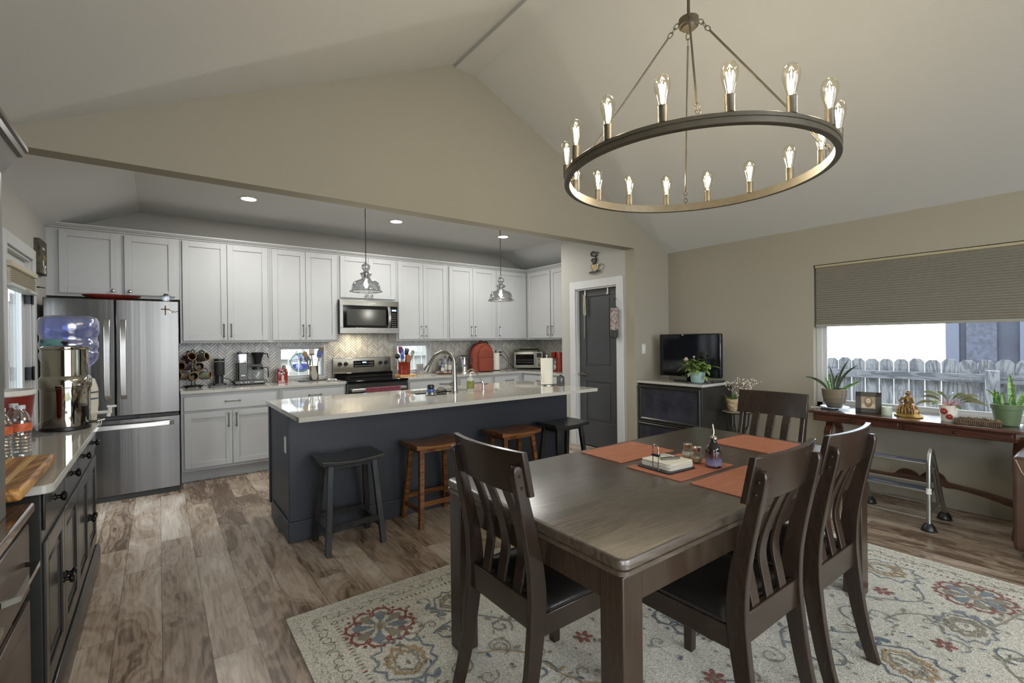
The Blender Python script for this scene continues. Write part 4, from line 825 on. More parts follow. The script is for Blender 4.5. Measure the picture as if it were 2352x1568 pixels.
def cbottle(label, x, y, r, h, m_, lm=None, neck=0.35, z=ZC + 0.024, cap=None, grp='bottles on the turntable'):
    t = thing('bottle', label, 'bottle', (x, y, z), group=grp)
    g = G(); g.lathe([(r * 0.9, 0), (r, 0.004), (r, h * 0.6), (r * 0.85, h * 0.68), (r * neck, h * 0.78), (r * neck, h * 0.94)], 18); g.build('bottle_body', m_, t)
    g = G(); g.lathe([(r * neck + 0.003, h * 0.92), (r * neck + 0.003, h), (0, h)], 14); g.build('cap', cap or M_black, t)
    if lm: g = G(); g.lathe([(r + 0.0006, h * 0.15), (r + 0.0006, h * 0.5)], 18, False); g.build('label_wrap', lm, t)
M_lab = mat('label_white', '#bfbcb2', 0.6, noise=0.15, scale=60); M_laby = mat('label_yellow', '#b5a768', 0.6, noise=0.2, scale=50)
cbottle('clear spice jar with white label at the front left of the turntable', 3.215, 5.93, 0.027, 0.13, mat('clearb', '#8e939a', 0.15, trans=0.4), M_lab, 0.7)
cbottle('tall clear oil bottle with grey label on the turntable', 3.27, 5.965, 0.032, 0.225, MATS['clearb'], M_lab)
cbottle('clear bottle with dark cap, right of the tall oil bottle', 3.335, 5.95, 0.028, 0.20, MATS['clearb'], M_lab)
cbottle('dark green bottle with yellow label, tallest on the turntable', 3.375, 6.02, 0.032, 0.285, mat('green_bottle', '#2a2c1c', 0.1), M_laby)
cbottle('dark brown bottle at the right edge of the turntable', 3.42, 5.95, 0.025, 0.17, mat('brown_bottle', '#30211a', 0.1), M_lab)
cbottle('squat jar with square dark label at the back left of the turntable', 3.23, 6.03, 0.026, 0.185, MATS['clearb'], M_blackm, 0.7)
t = thing('electric_kettle', 'glass electric kettle with steel base left of the backpack', 'kettle', (3.60, 6.0, ZC))
g = G(); g.lathe([(0.085, 0), (0.085, 0.012), (0.07, 0.02), (0, 0.02)], 28); g.build('power_base', M_steelh, t); g = G(); g.lathe([(0.062, 0.021), (0.064, 0.08), (0.06, 0.085)], 28); g.build('heater_band', M_steelh, t)
g = G(); g.lathe([(0.062, 0.085), (0.064, 0.13), (0.060, 0.20), (0.054, 0.235)], 28, False); g.build('glass_jug', M_smoke, t); g = G(); g.lathe([(0.056, 0.235), (0.054, 0.248), (0.02, 0.255), (0, 0.258)], 28); g.build('lid', M_black, t)
g = G(); g.tube([(0.05, -0.02, 0.225), (0.10, -0.04, 0.22), (0.105, -0.042, 0.13), (0.065, -0.025, 0.095)], 0.009); g.build('handle', M_smoke, t)
# backpack
t = thing('backpack', 'burnt orange backpack standing on the right counter', 'backpack', (3.90, 5.99, ZC + 0.004), R(-8))
M_bp = mat('backpack_fabric', '#7c3a28', 0.85, noise=0.08, scale=30, bump=0.25, bscale=260); M_bpd = mat('backpack_dark', '#5c2a20', 0.85, noise=0.1, scale=30, bump=0.25)
def puffy(w, d, h, top=0.3, n=14, seg=28, ex=0.75):
    rs = []
    for i in range(n + 1):
        z = h * i / n; k = 1.0 if z < h * (1 - top) else math.cos(math.asin(min(1, (z - h * (1 - top)) / (h * top)))) ** 0.8
        k = max(k, 0.06); b = 0.93 + 0.07 * min(1, i / 3); ring = []
        for j in range(seg):
            a = 2 * PI * j / seg; cx, sy = math.cos(a), math.sin(a)
            ring.append((w / 2 * k * b * math.copysign(abs(cx) ** ex, cx), d / 2 * (0.55 + 0.45 * k) * b * math.copysign(abs(sy) ** ex, sy), z))
        rs.append(ring)
    return rs
g = G(); g.ring_loft(puffy(0.36, 0.19, 0.44, 0.42)); g.build('main_bag', M_bp, t)
g = G(); g.T = Matrix.Translation((0.035, -0.085, 0.015)); g.ring_loft(puffy(0.25, 0.08, 0.37, 0.4)); g.build('front_pocket', M_bp, t)
g = G(); g.T = Matrix.Translation((0.035, -0.11, 0.012)); g.ring_loft(puffy(0.235, 0.06, 0.20, 0.18)); g.build('lower_pocket', M_bp, t)
g = G(); g.tube([(-0.10, -0.09, 0.04), (-0.105, -0.095, 0.25), (-0.04, -0.10, 0.385), (0.05, -0.10, 0.405), (0.13, -0.09, 0.36), (0.165, -0.08, 0.22)], 0.0035); g.tube([(-0.08, -0.135, 0.21), (0.03, -0.142, 0.215), (0.15, -0.135, 0.21)], 0.003); g.build('zipper', M_bpd, t)
g = G(); g.tube([(-0.035, 0, 0.43), (-0.03, 0, 0.455), (0.0, 0, 0.465), (0.03, 0, 0.455), (0.035, 0, 0.43)], 0.007); g.build('grab_loop', M_bpd, t)
g = G(); g.bar([(0.07, 0.07, 0.41), (0.12, 0.09, 0.45), (0.155, 0.10, 0.43), (0.18, 0.11, 0.36), (0.19, 0.11, 0.2), (0.185, 0.11, 0.06)], (0, 1, 0), 0.03, 0.012); g.build('shoulder_strap', M_blackm, t)
# outlet + cord + toaster oven
t = thing('wall_outlet', 'wall outlet with two black plugs above the right counter', 'outlet', (4.395, bt - 0.001, 1.17))
g = G(); g.box(-0.035, -0.005, -0.057, 0.035, 0, 0.057); g.build('plate', M_trim, t, bevel=0.003); g = G(); g.box(-0.012, -0.035, 0.01, 0.012, -0.005, 0.035); g.box(-0.012, -0.035, -0.035, 0.012, -0.005, -0.01); g.build('plugs', M_black, t)
g = G(); g.tube([(4.395, 6.17, 1.195), (4.43, 6.13, 1.20), (4.50, 6.12, 1.10), (4.51, 6.12, 0.99), (4.47, 6.10, 0.925), (4.38, 6.09, 0.92)], 0.0035); g.tube([(4.395, 6.17, 1.15), (4.44, 6.13, 1.10), (4.52, 6.11, 1.00), (4.60, 6.10, 0.94)], 0.0042); tag(g.build('power_cord', M_black), 'black appliance cords looping down from the outlet by the toaster oven', 'cord')
t = thing('toaster_oven', 'brushed steel toaster oven set across the back corner', 'toaster oven', (4.70, 5.85, ZC), R(-46))
M_bs = mat('brushed_silver', '#a6a499', 0.3, metal=0.9, noise=0.04, scale=30)
w_, d_, h_ = 0.46, 0.27, 0.285
g = G(); g.box(-w_ / 2, 0.02, 0.02, w_ / 2, d_, h_)
for a in (-0.2, 0.2):
    for b in (0.04, 0.24): g.cyl((a, b, 0), (a, b, 0.02), 0.014)
g.build('body', M_bs, t, bevel=0.008)
g = G(); g.box(-w_ / 2, 0, 0.035, -w_ / 2 + 0.03, 0.02, h_ - 0.01); g.box(0.09, 0, 0.035, 0.115, 0.02, h_ - 0.01); g.box(-0.2, 0, 0.035, 0.09, 0.02, 0.07); g.box(-0.2, 0, 0.235, 0.09, 0.02, h_ - 0.01); dr = g.build('door', M_bs, t, bevel=0.003)
g = G(); g.box(-0.2, 0.006, 0.07, 0.09, 0.012, 0.235); g.build('door_glass', M_blackg, dr)
g = G()
for z in (0.11, 0.15): g.cyl((-0.195, 0.004, z), (0.085, 0.004, z), 0.002, seg=6)
g.build('rack_wires', M_chrome, dr)
g = G(); g.cyl((-0.19, -0.03, 0.255), (0.08, -0.03, 0.255), 0.008); g.cyl((-0.18, 0, 0.255), (-0.18, -0.03, 0.255), 0.006); g.cyl((0.07, 0, 0.255), (0.07, -0.03, 0.255), 0.006); g.build('handle', M_steelh, dr)
g = G(); g.box(0.118, 0.0, 0.035, w_ / 2, 0.02, h_ - 0.01); pn = g.build('control_panel', M_bs, t, bevel=0.003); g = G(); g.box(0.135, -0.002, 0.19, 0.21, 0.0, 0.26); g.build('display', M_black, pn)
for z in (0.16, 0.115, 0.07): g = G(); g.cyl((0.172, 0, z), (0.172, -0.02, z), 0.014, seg=14); g.build('knob', M_chrome, pn)
g = G(); g.T = Matrix.Translation((4.86, 6.0, 0)) @ Matrix.Rotation(R(-46), 4, 'Z')
tt = thing('baking_tray', 'steel baking tray on top of the toaster oven, lower of the two', 'tray', (4.78, 5.93, ZC + h_), R(-46), 'trays on the toaster oven')
g = G(); g.ring_loft([[(x * k, y * k, z) for x, y in rrect(0.34, 0.22, 0.02)] for k, z in ((0.86, 0.001), (0.9, 0.003), (1.0, 0.022), (1.05, 0.023))]); g.build('tray_pan', M_bs, tt)
tt = thing('baking_tray', 'dark baking tray with pale mat on top of the steel tray', 'tray', (4.78, 5.93, ZC + h_ + 0.024), R(-42), 'trays on the toaster oven')
g = G(); g.ring_loft([[(x * k, y * k, z) for x, y in rrect(0.30, 0.20, 0.02)] for k, z in ((0.86, 0.001), (0.9, 0.003), (1.0, 0.024), (1.1, 0.025))]); g.build('tray_pan', M_blackm, tt); g = G(); g.prism(rrect(0.25, 0.16, 0.02), 0.0255, 0.031); g.build('liner', mat('liner_tan', '#9c8e6c', 0.7), tt)
t = thing('soda_maker', 'red upright soda maker beside the pantry wall', 'appliance', (4.72, 5.13, ZC))
g = G(); g.lathe([(0.055, 0), (0.058, 0.004), (0.058, 0.27), (0.05, 0.285), (0, 0.288)], 26, sx=1, sy=1); g.build('column', mat('soda_red', '#7a2c1c', 0.25, metal=0.2), t); g = G(); g.box(-0.075, 0.03, 0.0, 0.02, 0.13, 0.02); g.box(-0.07, 0.04, 0.2, 0.0, 0.11, 0.285); g.build('spout_head', MATS['soda_red'], t, bevel=0.004)
g = G(); g.lathe([(0.033, 0.02), (0.035, 0.15), (0.015, 0.2)], 20); q = g.build('carbonating_bottle', M_smoke, t); q.location = (-0.03, 0.075, 0)
t = thing('black_canister', 'dark canister half hidden behind the toaster oven right side', 'canister', (4.96, 5.52, ZC)); g = G(); g.lathe([(0.05, 0), (0.05, 0.25), (0.047, 0.26), (0, 0.262)], 22); g.build('canister_body', mat('olive_can', '#4d4a3c', 0.4), t)
# ---------------------------------------------------------------- left: console buffet
XF = -0.33; CY0, CY1 = 2.275, 3.955
t = thing('buffet_cabinet', 'long black buffet cabinet with four drawers and four raised-panel doors', 'cabinet', (XF, CY0, 0), R(90))
Lc = CY1 - CY0; dp_ = XF - XL - 0.022
g = G(); g.box(0, 0.0, 0.0, Lc, dp_, 0.884); g.build('body', M_dark, t, bevel=0.002)
g = G(); g.prism([(-0.022, 0.0), (0.0, 0.0), (0.0, 0.125), (-0.010, 0.125), (-0.022, 0.105)], -0.012, Lc + 0.012, 'x'); g.box(-0.014, 0, 0, 0, dp_ * 0.9, 0.11); g.build('base_moulding', M_dark, t, bevel=0.003)
dw = (Lc - 0.03) / 4
M_bk = mat('knob_bronze', '#2c2a28', 0.18, metal=0.7)
for i in range(4):
    x = 0.015 + i * dw; g = G(); g.box(0.003, -0.008, 0, dw - 0.003, 0, 0.13); o = g.build('drawer', M_dark, t, bevel=0.004); o.location = (x, 0, 0.735)
    q = knob(r=0.019, L=0.036).build('knob', M_bk, o); q.location = (dw / 2, -0.008, 0.065)
    g = G(); h = 0.53; s = 0.058
    g.box(0.003, -0.008, 0, s, 0, h); g.box(dw - s, -0.008, 0, dw - 0.003, 0, h); g.box(s, -0.008, 0, dw - s, 0, s); g.box(s, -0.008, h - s, dw - s, 0, h)
    g.ring_loft([[(s + a, b, s + a), (dw - s - a, b, s + a), (dw - s - a, b, h - s - a), (s + a, b, h - s - a)] for a, b in ((0, 0.012), (0.0, 0.006), (0.012, 0.006), (0.038, -0.005), (0.038, 0.02))])
    o = g.build('door', M_dark, t, bevel=0.002); o.location = (x, 0, 0.16); q = knob(r=0.019, L=0.036).build('knob', M_bk, o); q.location = (dw - 0.032 if i % 2 == 0 else 0.032, -0.008, 0.255)
g = G(); g.prism(rrect(0.52, 1.78, 0.03, 5), 0.884, 0.914); o = tag(g.build('buffet_countertop', M_quartz, bevel=0.003), 'pale quartz top on the black buffet at left', 'countertop'); o.location = (-0.287 - 0.26, 2.195 + 0.89, 0)
# ---- hutch
HX, HY = -0.358, 2.03
t = thing('china_hutch', 'dark wood china hutch at the left edge, drawers below and crown on top', 'hutch', (XL, 0.85, 0))
Hw = HY - 0.85; Hd = HX - XL
M_h = mat('hutch_wood', '#4a4038', 0.3, noise=0.15, scale=7)
g = G(); g.box(0.002, 0, 0.08, Hd, Hw, 0.865); g.build('lower_body', M_h, t, bevel=0.003)
g = G(); g.box(0.002, -0.02, 0.865, Hd + 0.046, Hw + 0.03, 0.895); g.build('worktop', mat('hutch_top', '#5a4636', 0.08, coat=0.6, noise=0.1, scale=6), t, bevel=0.006)
g = G(); g.box(0.002, -0.02, 0.0, Hd + 0.02, Hw - 0.01, 0.08); g.build('plinth', M_h, t, bevel=0.004)
g = G(); g.box(0.002, 0, 0.895, Hd + 0.005, Hw - 0.085, 1.88); g.build('upper_body', mat('hutch_side', '#5b5a58', 0.35, noise=0.06, scale=5), t, bevel=0.003)
for i in range(3):
    y0 = 0.03 + i * 0.44
    g = G(); g.box(Hd, y0, 0.58, Hd + 0.014, y0 + 0.42, 0.80); o = g.build('drawer', M_h, t, bevel=0.005); g = G(); g.bar([(Hd + 0.014, y0 + 0.06, 0.69), (Hd + 0.045, y0 + 0.08, 0.69), (Hd + 0.045, y0 + 0.34, 0.69), (Hd + 0.014, y0 + 0.36, 0.69)], (0, 0, 1), 0.016, 0.01); g.build('handle', M_chrome, o)
    g = G(); g.box(Hd, y0, 0.11, Hd + 0.014, y0 + 0.42, 0.55); g.ring_loft([[(b, y0 + a, 0.11 + a), (b, y0 + 0.42 - a, 0.11 + a), (b, y0 + 0.42 - a, 0.55 - a), (b, y0 + a, 0.55 - a)] for a, b in ((0.05, Hd + 0.014), (0.07, Hd + 0.02), (0.09, Hd + 0.02))]); g.build('door', M_h, t, bevel=0.003)
# crown: cove that flares outwards, mitred at the far end
g = G(); prf = [(0.0, 1.845), (0.004, 1.865), (0.014, 1.885), (0.030, 1.918), (0.034, 1.932), (0.044, 1.937), (0.048, 1.952), (0.054, 1.956), (0.054, 1.968), (0.0, 1.968)]
x0, y1 = Hd - 0.002, Hw - 0.035
g.ring_loft([[(x0 + a, -0.05, z) for a, z in prf], [(x0 + a, y1 + a * 0.9 - 0.05, z) for a, z in prf], [(0.002, y1 + a * 0.9 - 0.05, z) for a, z in prf]]); g.build('crown', M_h, t)
# ---- things on the buffet
t = thing('cutting_board', 'thick striped wooden cutting board overhanging the buffet end', 'cutting board', (-0.325, 1.975, 0.9145))
g = G(); g.box(-0.42, 0, 0.008, 0, 0.58, 0.045); g.build('board', M_board, t, bevel=0.012, seg=3)
g = G(); rnd = random.Random(2)
for k in range(6): x = -0.05 - k * 0.062; g.box(x - 0.018, 0.006, 0.0445, x, 0.574, 0.0456)
g.build('pale_strip', mat('maple', '#c9aa6c', 0.4, noise=0.12, scale=8), t)
t = thing('water_filter', 'tall polished steel gravity water filter with two stacked drums', 'water filter', (-0.415, 3.585, ZC))
g = G(); g.lathe([(0.102, 0), (0.106, 0.004), (0.106, 0.02), (0.10, 0.022)], 40); g.build('base_ring', M_black, t)
g = G(); g.lathe([(0.103, 0.022), (0.1035, 0.025), (0.1035, 0.222), (0.107, 0.225), (0.107, 0.232)], 48); g.build('lower_drum', M_polish, t)
g = G(); g.lathe([(0.107, 0.232), (0.110, 0.236), (0.111, 0.275), (0.106, 0.288), (0.098, 0.298), (0.098, 0.44)], 48); g.build('upper_drum', M_polish, t)
g = G(); g.lathe([(0.100, 0.44), (0.102, 0.444), (0.102, 0.455), (0.09, 0.462), (0.0, 0.466)], 48); ld = g.build('lid', M_polish, t); g = G(); g.lathe([(0.008, 0.466), (0.01, 0.474), (0.019, 0.479), (0.017, 0.487), (0, 0.489)], 16); g.build('knob', M_black, ld)
g = G(); g.cyl((0.10, -0.03, 0.035), (0.135, -0.04, 0.035), 0.008); g.cyl((0.125, -0.037, 0.033), (0.165, -0.03, 0.043), 0.009); g.cyl((0.15, -0.035, 0.02), (0.15, -0.035, 0.045), 0.007); g.build('spigot', M_nickel, t)
t = thing('water_crock', 'white stoneware water crock with blue bands behind the steel filter', 'water dispenser', (-0.425, 3.83, ZC))
M_stone = mat('stoneware', '#c9c4b4', 0.25, noise=0.03, scale=9); M_bluel = mat('blue_band', '#3c4260', 0.3)
g = G(); g.lathe([(0.105, 0), (0.118, 0.01), (0.128, 0.10), (0.128, 0.20), (0.115, 0.25), (0.11, 0.262), (0.09, 0.265)], 40); g.build('crock_body', M_stone, t)
g = G(); g.lathe([(0.1295, 0.178), (0.1295, 0.186)], 40, False); g.lathe([(0.1297, 0.14), (0.1297, 0.148)], 40, False); g.build('blue_band', M_bluel, t)
g = G(); g.cyl((0.12, -0.03, 0.055), (0.19, -0.055, 0.058), 0.010); g.cyl((0.175, -0.05, 0.03), (0.185, -0.052, 0.085), 0.010); g.box(0.17, -0.06, 0.085, 0.215, -0.045, 0.097); g.build('spigot', M_white, t)
t = thing('water_jug', 'upturned blue five-gallon water jug on the white crock', 'water jug', (-0.425, 3.83, 1.18))
g = G(); g.lathe([(0.03, 0.0), (0.05, 0.03), (0.11, 0.085), (0.130, 0.12), (0.133, 0.15), (0.127, 0.16), (0.127, 0.175), (0.133, 0.185), (0.133, 0.215), (0.127, 0.225), (0.127, 0.255), (0.136, 0.27), (0.136, 0.34), (0.125, 0.362), (0.10, 0.372), (0, 0.372)], 44, False); g.build('jug_body', M_jug, t)
g = G(); A = arc(R(-150), R(-95), 8); g.ring_loft([[(0.1345 * math.cos(a), 0.1345 * math.sin(a), z) for a in A] for z in (0.165, 0.235)], False, False); g.build('teal_label', mat('teal_label', '#6fa09e', 0.5, noise=0.1, scale=20), t)
g = G()
for a, z in ((-140, 0.222), (-122, 0.198)): g.T = Matrix.Translation((0.136 * math.cos(R(a)), 0.136 * math.sin(R(a)), z)) @ Matrix.Rotation(R(a + 90), 4, 'Z'); g.torus((0, 0, 0), 0.009, 0.0012, 'y', 12)
g.build('label_rings', M_bluel, t)
g = G(); g.lathe([(0.1, 0.0), (0.1, 0.002), (0.0, 0.003)], 6)
g = G(); g.box(-0.17, -0.15, 0.0, 0.16, 0.12, 0.002); o = put(tag(g.build('drip_mat', mat('mat_grey', '#77767a', 0.8, noise=0.3, scale=90, bump=0.4)), 'grey woven drip mat on the buffet behind the filter', 'mat'), -0.60, 3.5, ZC)
t = thing('red_bucket', 'red plastic tub with white rim by the patio door', 'bucket', (-0.585, 3.12, ZC))
g = G(); g.lathe([(0.085, 0), (0.09, 0.004), (0.118, 0.24), (0.112, 0.24), (0.086, 0.01), (0, 0.01)], 32, False); g.build('tub', M_redpl, t); g = G(); g.lathe([(0.117, 0.236), (0.122, 0.242), (0.122, 0.262), (0.115, 0.262), (0.112, 0.24)], 32, False); g.build('rim', M_white, t)
def pet(label, x, y):
    t = thing('water_bottle', label, 'bottle', (x, y, ZC), group='small plastic water bottles on the buffet')
    g = G(); pr = [(0.026, 0), (0.031, 0.004)]
    for k in range(7): z = 0.012 + k * 0.014; pr += [(0.0325, z), (0.0300, z + 0.007)]
    pr += [(0.0325, 0.112), (0.0325, 0.145), (0.031, 0.158), (0.022, 0.182), (0.013, 0.195), (0.013, 0.205)]
    g.lathe(pr, 22, False); g.build('bottle_body', M_pet, t); g = G(); g.lathe([(0.0145, 0.203), (0.0145, 0.218), (0, 0.219)], 18); g.build('cap', mat('cap_white', '#c9ccd0', 0.4), t)
    g = G(); g.lathe([(0.0332, 0.112), (0.0332, 0.145)], 22, False); g.build('label_wrap', mat('orange_label', '#c2603c', 0.5, noise=0.25, scale=50), t)
pet('plastic water bottle with orange label, frontmost on the buffet', -0.505, 2.72)
pet('plastic water bottle with orange label, second behind the front one', -0.462, 2.80)
pet('plastic water bottle with orange label, closest to the steel filter', -0.50, 2.90)
pet('plastic water bottle with orange label by the hutch side', -0.55, 2.63)
# ---- patio door shade, wall art, hook
t = thing('roller_shade', 'raised beige cellular shade mounted on the patio door', 'window shade', (XL - 0.03, 0, 0))
g = G(); g.box(0.0, 4.44, 1.905, 0.075, 5.26, 1.945); g.build('headrail', mat('beige_rail', '#b9b29c', 0.5), t, bevel=0.006)
g = G()
for k in range(7): g.prism([(0.0 + 0.012, 1.80 + k * 0.014), (0.060, 1.802 + k * 0.014), (0.068, 1.807 + k * 0.014), (0.060, 1.812 + k * 0.014), (0.012, 1.814 + k * 0.014)], 4.45, 5.255, 'y')
g.build('folded_cells', mat('shade_cream', '#c6c1b2', 0.8), t)
g = G(); g.box(0.0, 4.445, 1.775, 0.072, 5.258, 1.80); g.cyl((0.075, 4.85, 1.79), (0.075, 4.98, 1.79), 0.006); g.build('bottom_rail', M_trim, t, bevel=0.005)
t = thing('wall_plaque', 'distressed wooden letter plaque hanging on the side wall above the fridge end', 'wall art', (XL, 5.41, 1.977))
g = G(); g.box(0.0, 0, 0, 0.039, 0.28, 0.285); g.build('block', mat('plaque_wood', '#5d5a48', 0.7, noise=0.6, scale=22, c2='#2c2a24'), t, bevel=0.003)
g = G(); g.box(0.039, 0.09, 0.205, 0.041, 0.18, 0.222); g.build('dash_motif', M_white, t)
g = G()
for z_, y_ in ((0.145, 0.11), (0.142, 0.15), (0.138, 0.19)): g.box(0.039, y_, z_ - 0.02, 0.0405, y_ + 0.022, z_ + 0.02)
g.build('ochre_motif', mat('plaque_gold', '#8f8048', 0.6, noise=0.3, scale=60), t)
g = G(); g.tube([(0.04, 0.10, 0.115), (0.04, 0.11, 0.075), (0.04, 0.14, 0.055), (0.04, 0.19, 0.06), (0.04, 0.20, 0.08)], 0.006, 6); g.tube([(0.04, 0.13, 0.035), (0.04, 0.17, 0.045), (0.04, 0.20, 0.02), (0.04, 0.15, 0.012), (0.04, 0.12, 0.022)], 0.006, 6); g.build('pale_scroll_motif', M_white, t)
g = G(); g.cyl((XL, 5.44, 1.86), (XL + 0.03, 5.44, 1.86), 0.006); g.box(XL, 5.425, 1.85, XL + 0.006, 5.455, 1.875); g.cyl((XL + 0.03, 5.44, 1.86), (XL + 0.06, 5.44, 1.855), 0.004); tag(g.build('wall_hook', M_black), 'small black hook on the wall right of the patio door', 'hook')
# ---------------------------------------------------------------- rug
RX0, RX1, RY0, RY1 = 0.490, 3.752, -0.35, 2.553
def rug():
    g = G(); rnd = random.Random(11); lay = [0]
    cr = rrect(RX1 - RX0, RY1 - RY0, 0.01, 2); cxx, cyy = (RX0 + RX1) / 2, (RY0 + RY1) / 2
    g.mi = 0; g.prism([(x + cxx, y + cyy) for x, y in cr], 0.0, 0.010)
    def Z(): lay[0] += 1; return 0.0101 + lay[0] * 1.2e-6
    def inside(x, y): return RX0 + 0.01 < x < RX1 - 0.01 and RY0 + 0.01 < y < RY1 - 0.01
    def line(pts, w, mi, jit=0.0025, step=0.012, gapp=0.0):
        P = []
        for i in range(len(pts) - 1):
            a, b = pts[i], pts[i + 1]; n = max(1, int(math.dist(a, b) / step))
            P += [(a[0] + (b[0] - a[0]) * k / n, a[1] + (b[1] - a[1]) * k / n) for k in range(n)]
        P.append(pts[-1]); z = Z(); vs = []; g.mi = mi
        for i, p in enumerate(P):
            q = P[min(i + 1, len(P) - 1)]; o = P[max(i - 1, 0)]; dx, dy = q[0] - o[0], q[1] - o[1]; L = math.hypot(dx, dy) or 1
            ww = w * (0.55 + 0.6 * rnd.random()) / 2; jx, jy = rnd.uniform(-jit, jit), rnd.uniform(-jit, jit)
            vs += [(p[0] + jx - dy / L * ww, p[1] + jy + dx / L * ww, z), (p[0] + jx + dy / L * ww, p[1] + jy - dx / L * ww, z)]
        fs = [(2 * i, 2 * i + 1, 2 * i + 3, 2 * i + 2) for i in range(len(P) - 1) if rnd.random() >= gapp and inside(*P[i]) and inside(*P[i + 1])]
        g.add(vs, fs)
    def blob(x, y, rx, ry, a, mi, n=12):
        if not inside(x, y): return
        z = Z(); g.mi = mi; c, s = math.cos(a), math.sin(a); pts = []
        for k in range(n):
            t = 2 * PI * k / n; q = 1 + rnd.uniform(-0.18, 0.18); u, v = rx * q * math.cos(t), ry * q * math.sin(t); pts.append((x + u * c - v * s, y + u * s + v * c, z))
        g.poly(pts)
    RED, SL, TAU, GOLD, GRN, NAV = 1, 2, 3, 4, 5, 6
    def medallion(cx, cy, r, red=RED):
        N = 8; P = []
        for k in range(N):
            for j in range(9):
                u = j / 9; a = 2 * PI * (k + u) / N; rr = r * (0.86 + 0.16 * math.sin(PI * u)); P.append((cx + rr * math.cos(a), cy + rr * math.sin(a)))
            a = 2 * PI * (k + 1) / N
            P += [(cx + r * 0.72 * math.cos(a - 0.09), cy + r * 0.72 * math.sin(a - 0.09)), (cx + r * 0.64 * math.cos(a), cy + r * 0.64 * math.sin(a)), (cx + r * 0.72 * math.cos(a + 0.09), cy + r * 0.72 * math.sin(a + 0.09))]
        line(P + [P[0]], 0.013, red, 0.002, 0.008)
        for k in range(N * 3): a = 2 * PI * k / (N * 3); blob(cx + r * 1.04 * math.cos(a), cy + r * 1.04 * math.sin(a), 0.010, 0.010, 0, red, 7)
        for k in range(N):
            a = 2 * PI * (k + 0.5) / N; blob(cx + r * 0.58 * math.cos(a), cy + r * 0.58 * math.sin(a), 0.042, 0.020, a, SL if k % 2 else TAU)
            for s in (-1, 1): blob(cx + r * 0.68 * math.cos(a + s * 0.2), cy + r * 0.68 * math.sin(a + s * 0.2), 0.016, 0.009, a, SL if k % 2 else TAU)
            blob(cx + r * 0.33 * math.cos(a), cy + r * 0.33 * math.sin(a), 0.017, 0.010, a, SL)
        line([(cx + r * 0.17 * math.cos(a), cy + r * 0.17 * math.sin(a)) for a in arc(0, 2 * PI, 18)], 0.009, GOLD); blob(cx, cy, 0.016, 0.016, 0, TAU)
    def palmette(cx, cy, s, ang, m1=NAV, m2=GOLD, m3=TAU):
        c, sn = math.cos(ang), math.sin(ang)
        def T(x, y): return (cx + s * (x * c - y * sn), cy + s * (x * sn + y * c))
        for k_, mm, ww in ((1.0, m1, 0.010), (0.62, m2, 0.016), (0.40, m3, 0.009)):
            P = []; n = 7
            for i in range(n * 2 + 1):
                a = R(200 - 220 * i / (n * 2)); rr = k_ * (1.0 if i % 2 == 0 else 0.78) * (1 + 0.25 * math.sin(a)); P.append(T(rr * 0.8 * math.cos(a), rr * math.sin(a) + 0.1))
            line([T(0, -0.65 * k_)] + P + [T(0, -0.65 * k_)], ww, mm, 0.003)
        for i in range(5): a = R(150 - 30 * i); blob(*T(0.5 * math.cos(a), 0.5 * math.sin(a) + 0.1), 0.028 * s / 0.2, 0.010 * s / 0.2, a + ang, m2)
        blob(*T(0, 0.1), 0.05 * s, 0.1 * s, ang, m3); line([T(-0.35, -0.85), T(-0.15, -0.6), T(0, -0.9), T(0.15, -0.6), T(0.35, -0.85)], 0.014, m1)
        for s_ in (-1, 1): blob(*T(s_ * 0.42, -0.72), 0.03, 0.014, ang + s_ * 0.9, m1)
    def spiral(cx, cy, r, a0, turns, mi, w=0.009, sgn=1):
        P = [(cx + r * (1 - 0.8 * t) * math.cos(a0 + sgn * turns * 2 * PI * t), cy + r * (1 - 0.8 * t) * math.sin(a0 + sgn * turns * 2 * PI * t)) for t in arc(0, 1, 26)]
        line(P, w, mi); return P[0]
    def vine(p0, p1, amp, mi, n=3, w=0.009, ph=0):
        dx, dy = p1[0] - p0[0], p1[1] - p0[1]; L = math.hypot(dx, dy); nx, ny = -dy / L, dx / L
        line([(p0[0] + dx * t + nx * amp * math.sin(n * PI * t + ph), p0[1] + dy * t + ny * amp * math.sin(n * PI * t + ph)) for t in arc(0, 1, 30)], w, mi)
        for k in range(n * 3):
            t = (k + 0.5) / (n * 3); s = 1 if k % 2 else -1; o = amp * math.sin(n * PI * t + ph) + s * 0.025
            blob(p0[0] + dx * t + nx * o, p0[1] + dy * t + ny * o, 0.020, 0.008, math.atan2(dy, dx) + s * 0.8, rnd.choice((mi, GRN, TAU, SL)))
    # border: speckle line, leaf scroll, dashes with a red accent now and then
    for side in range(4):
        horiz = side % 2 == 0; L = (RX1 - RX0 if horiz else RY1 - RY0)
        def Bp(u, d):
            return {0: (RX0 + u, RY1 - d), 1: (RX0 + d, RY1 - u), 2: (RX0 + u, RY0 + d), 3: (RX1 - d, RY1 - u)}[side]
        a = 0 if horiz else PI / 2; u = 0.17; k = 0
        while u < L - 0.16:
            x, y = Bp(u, 0.185); blob(x, y, 0.005, 0.013, a, RED if k % 7 == 3 else (TAU if k % 2 else GRN), 7); u += 0.026; k += 1
        u = 0.13; k = 0
        while u < L - 0.13:
            c0 = Bp(u, 0.115); line([(c0[0] + 0.024 * math.cos(t) * (1 if horiz else 0.8), c0[1] + 0.024 * math.sin(t) * (0.8 if horiz else 1)) for t in arc(k, k + 4.6, 9)], 0.006, TAU if k % 2 else GRN, 0.002)
            x, y = Bp(u + 0.03, 0.115 + (0.02 if k % 2 else -0.02)); blob(x, y, 0.014, 0.006, a + (0.7 if k % 2 else -0.7), GRN if k % 3 else TAU, 8)
            u += 0.058; k += 1
        u = 0.06
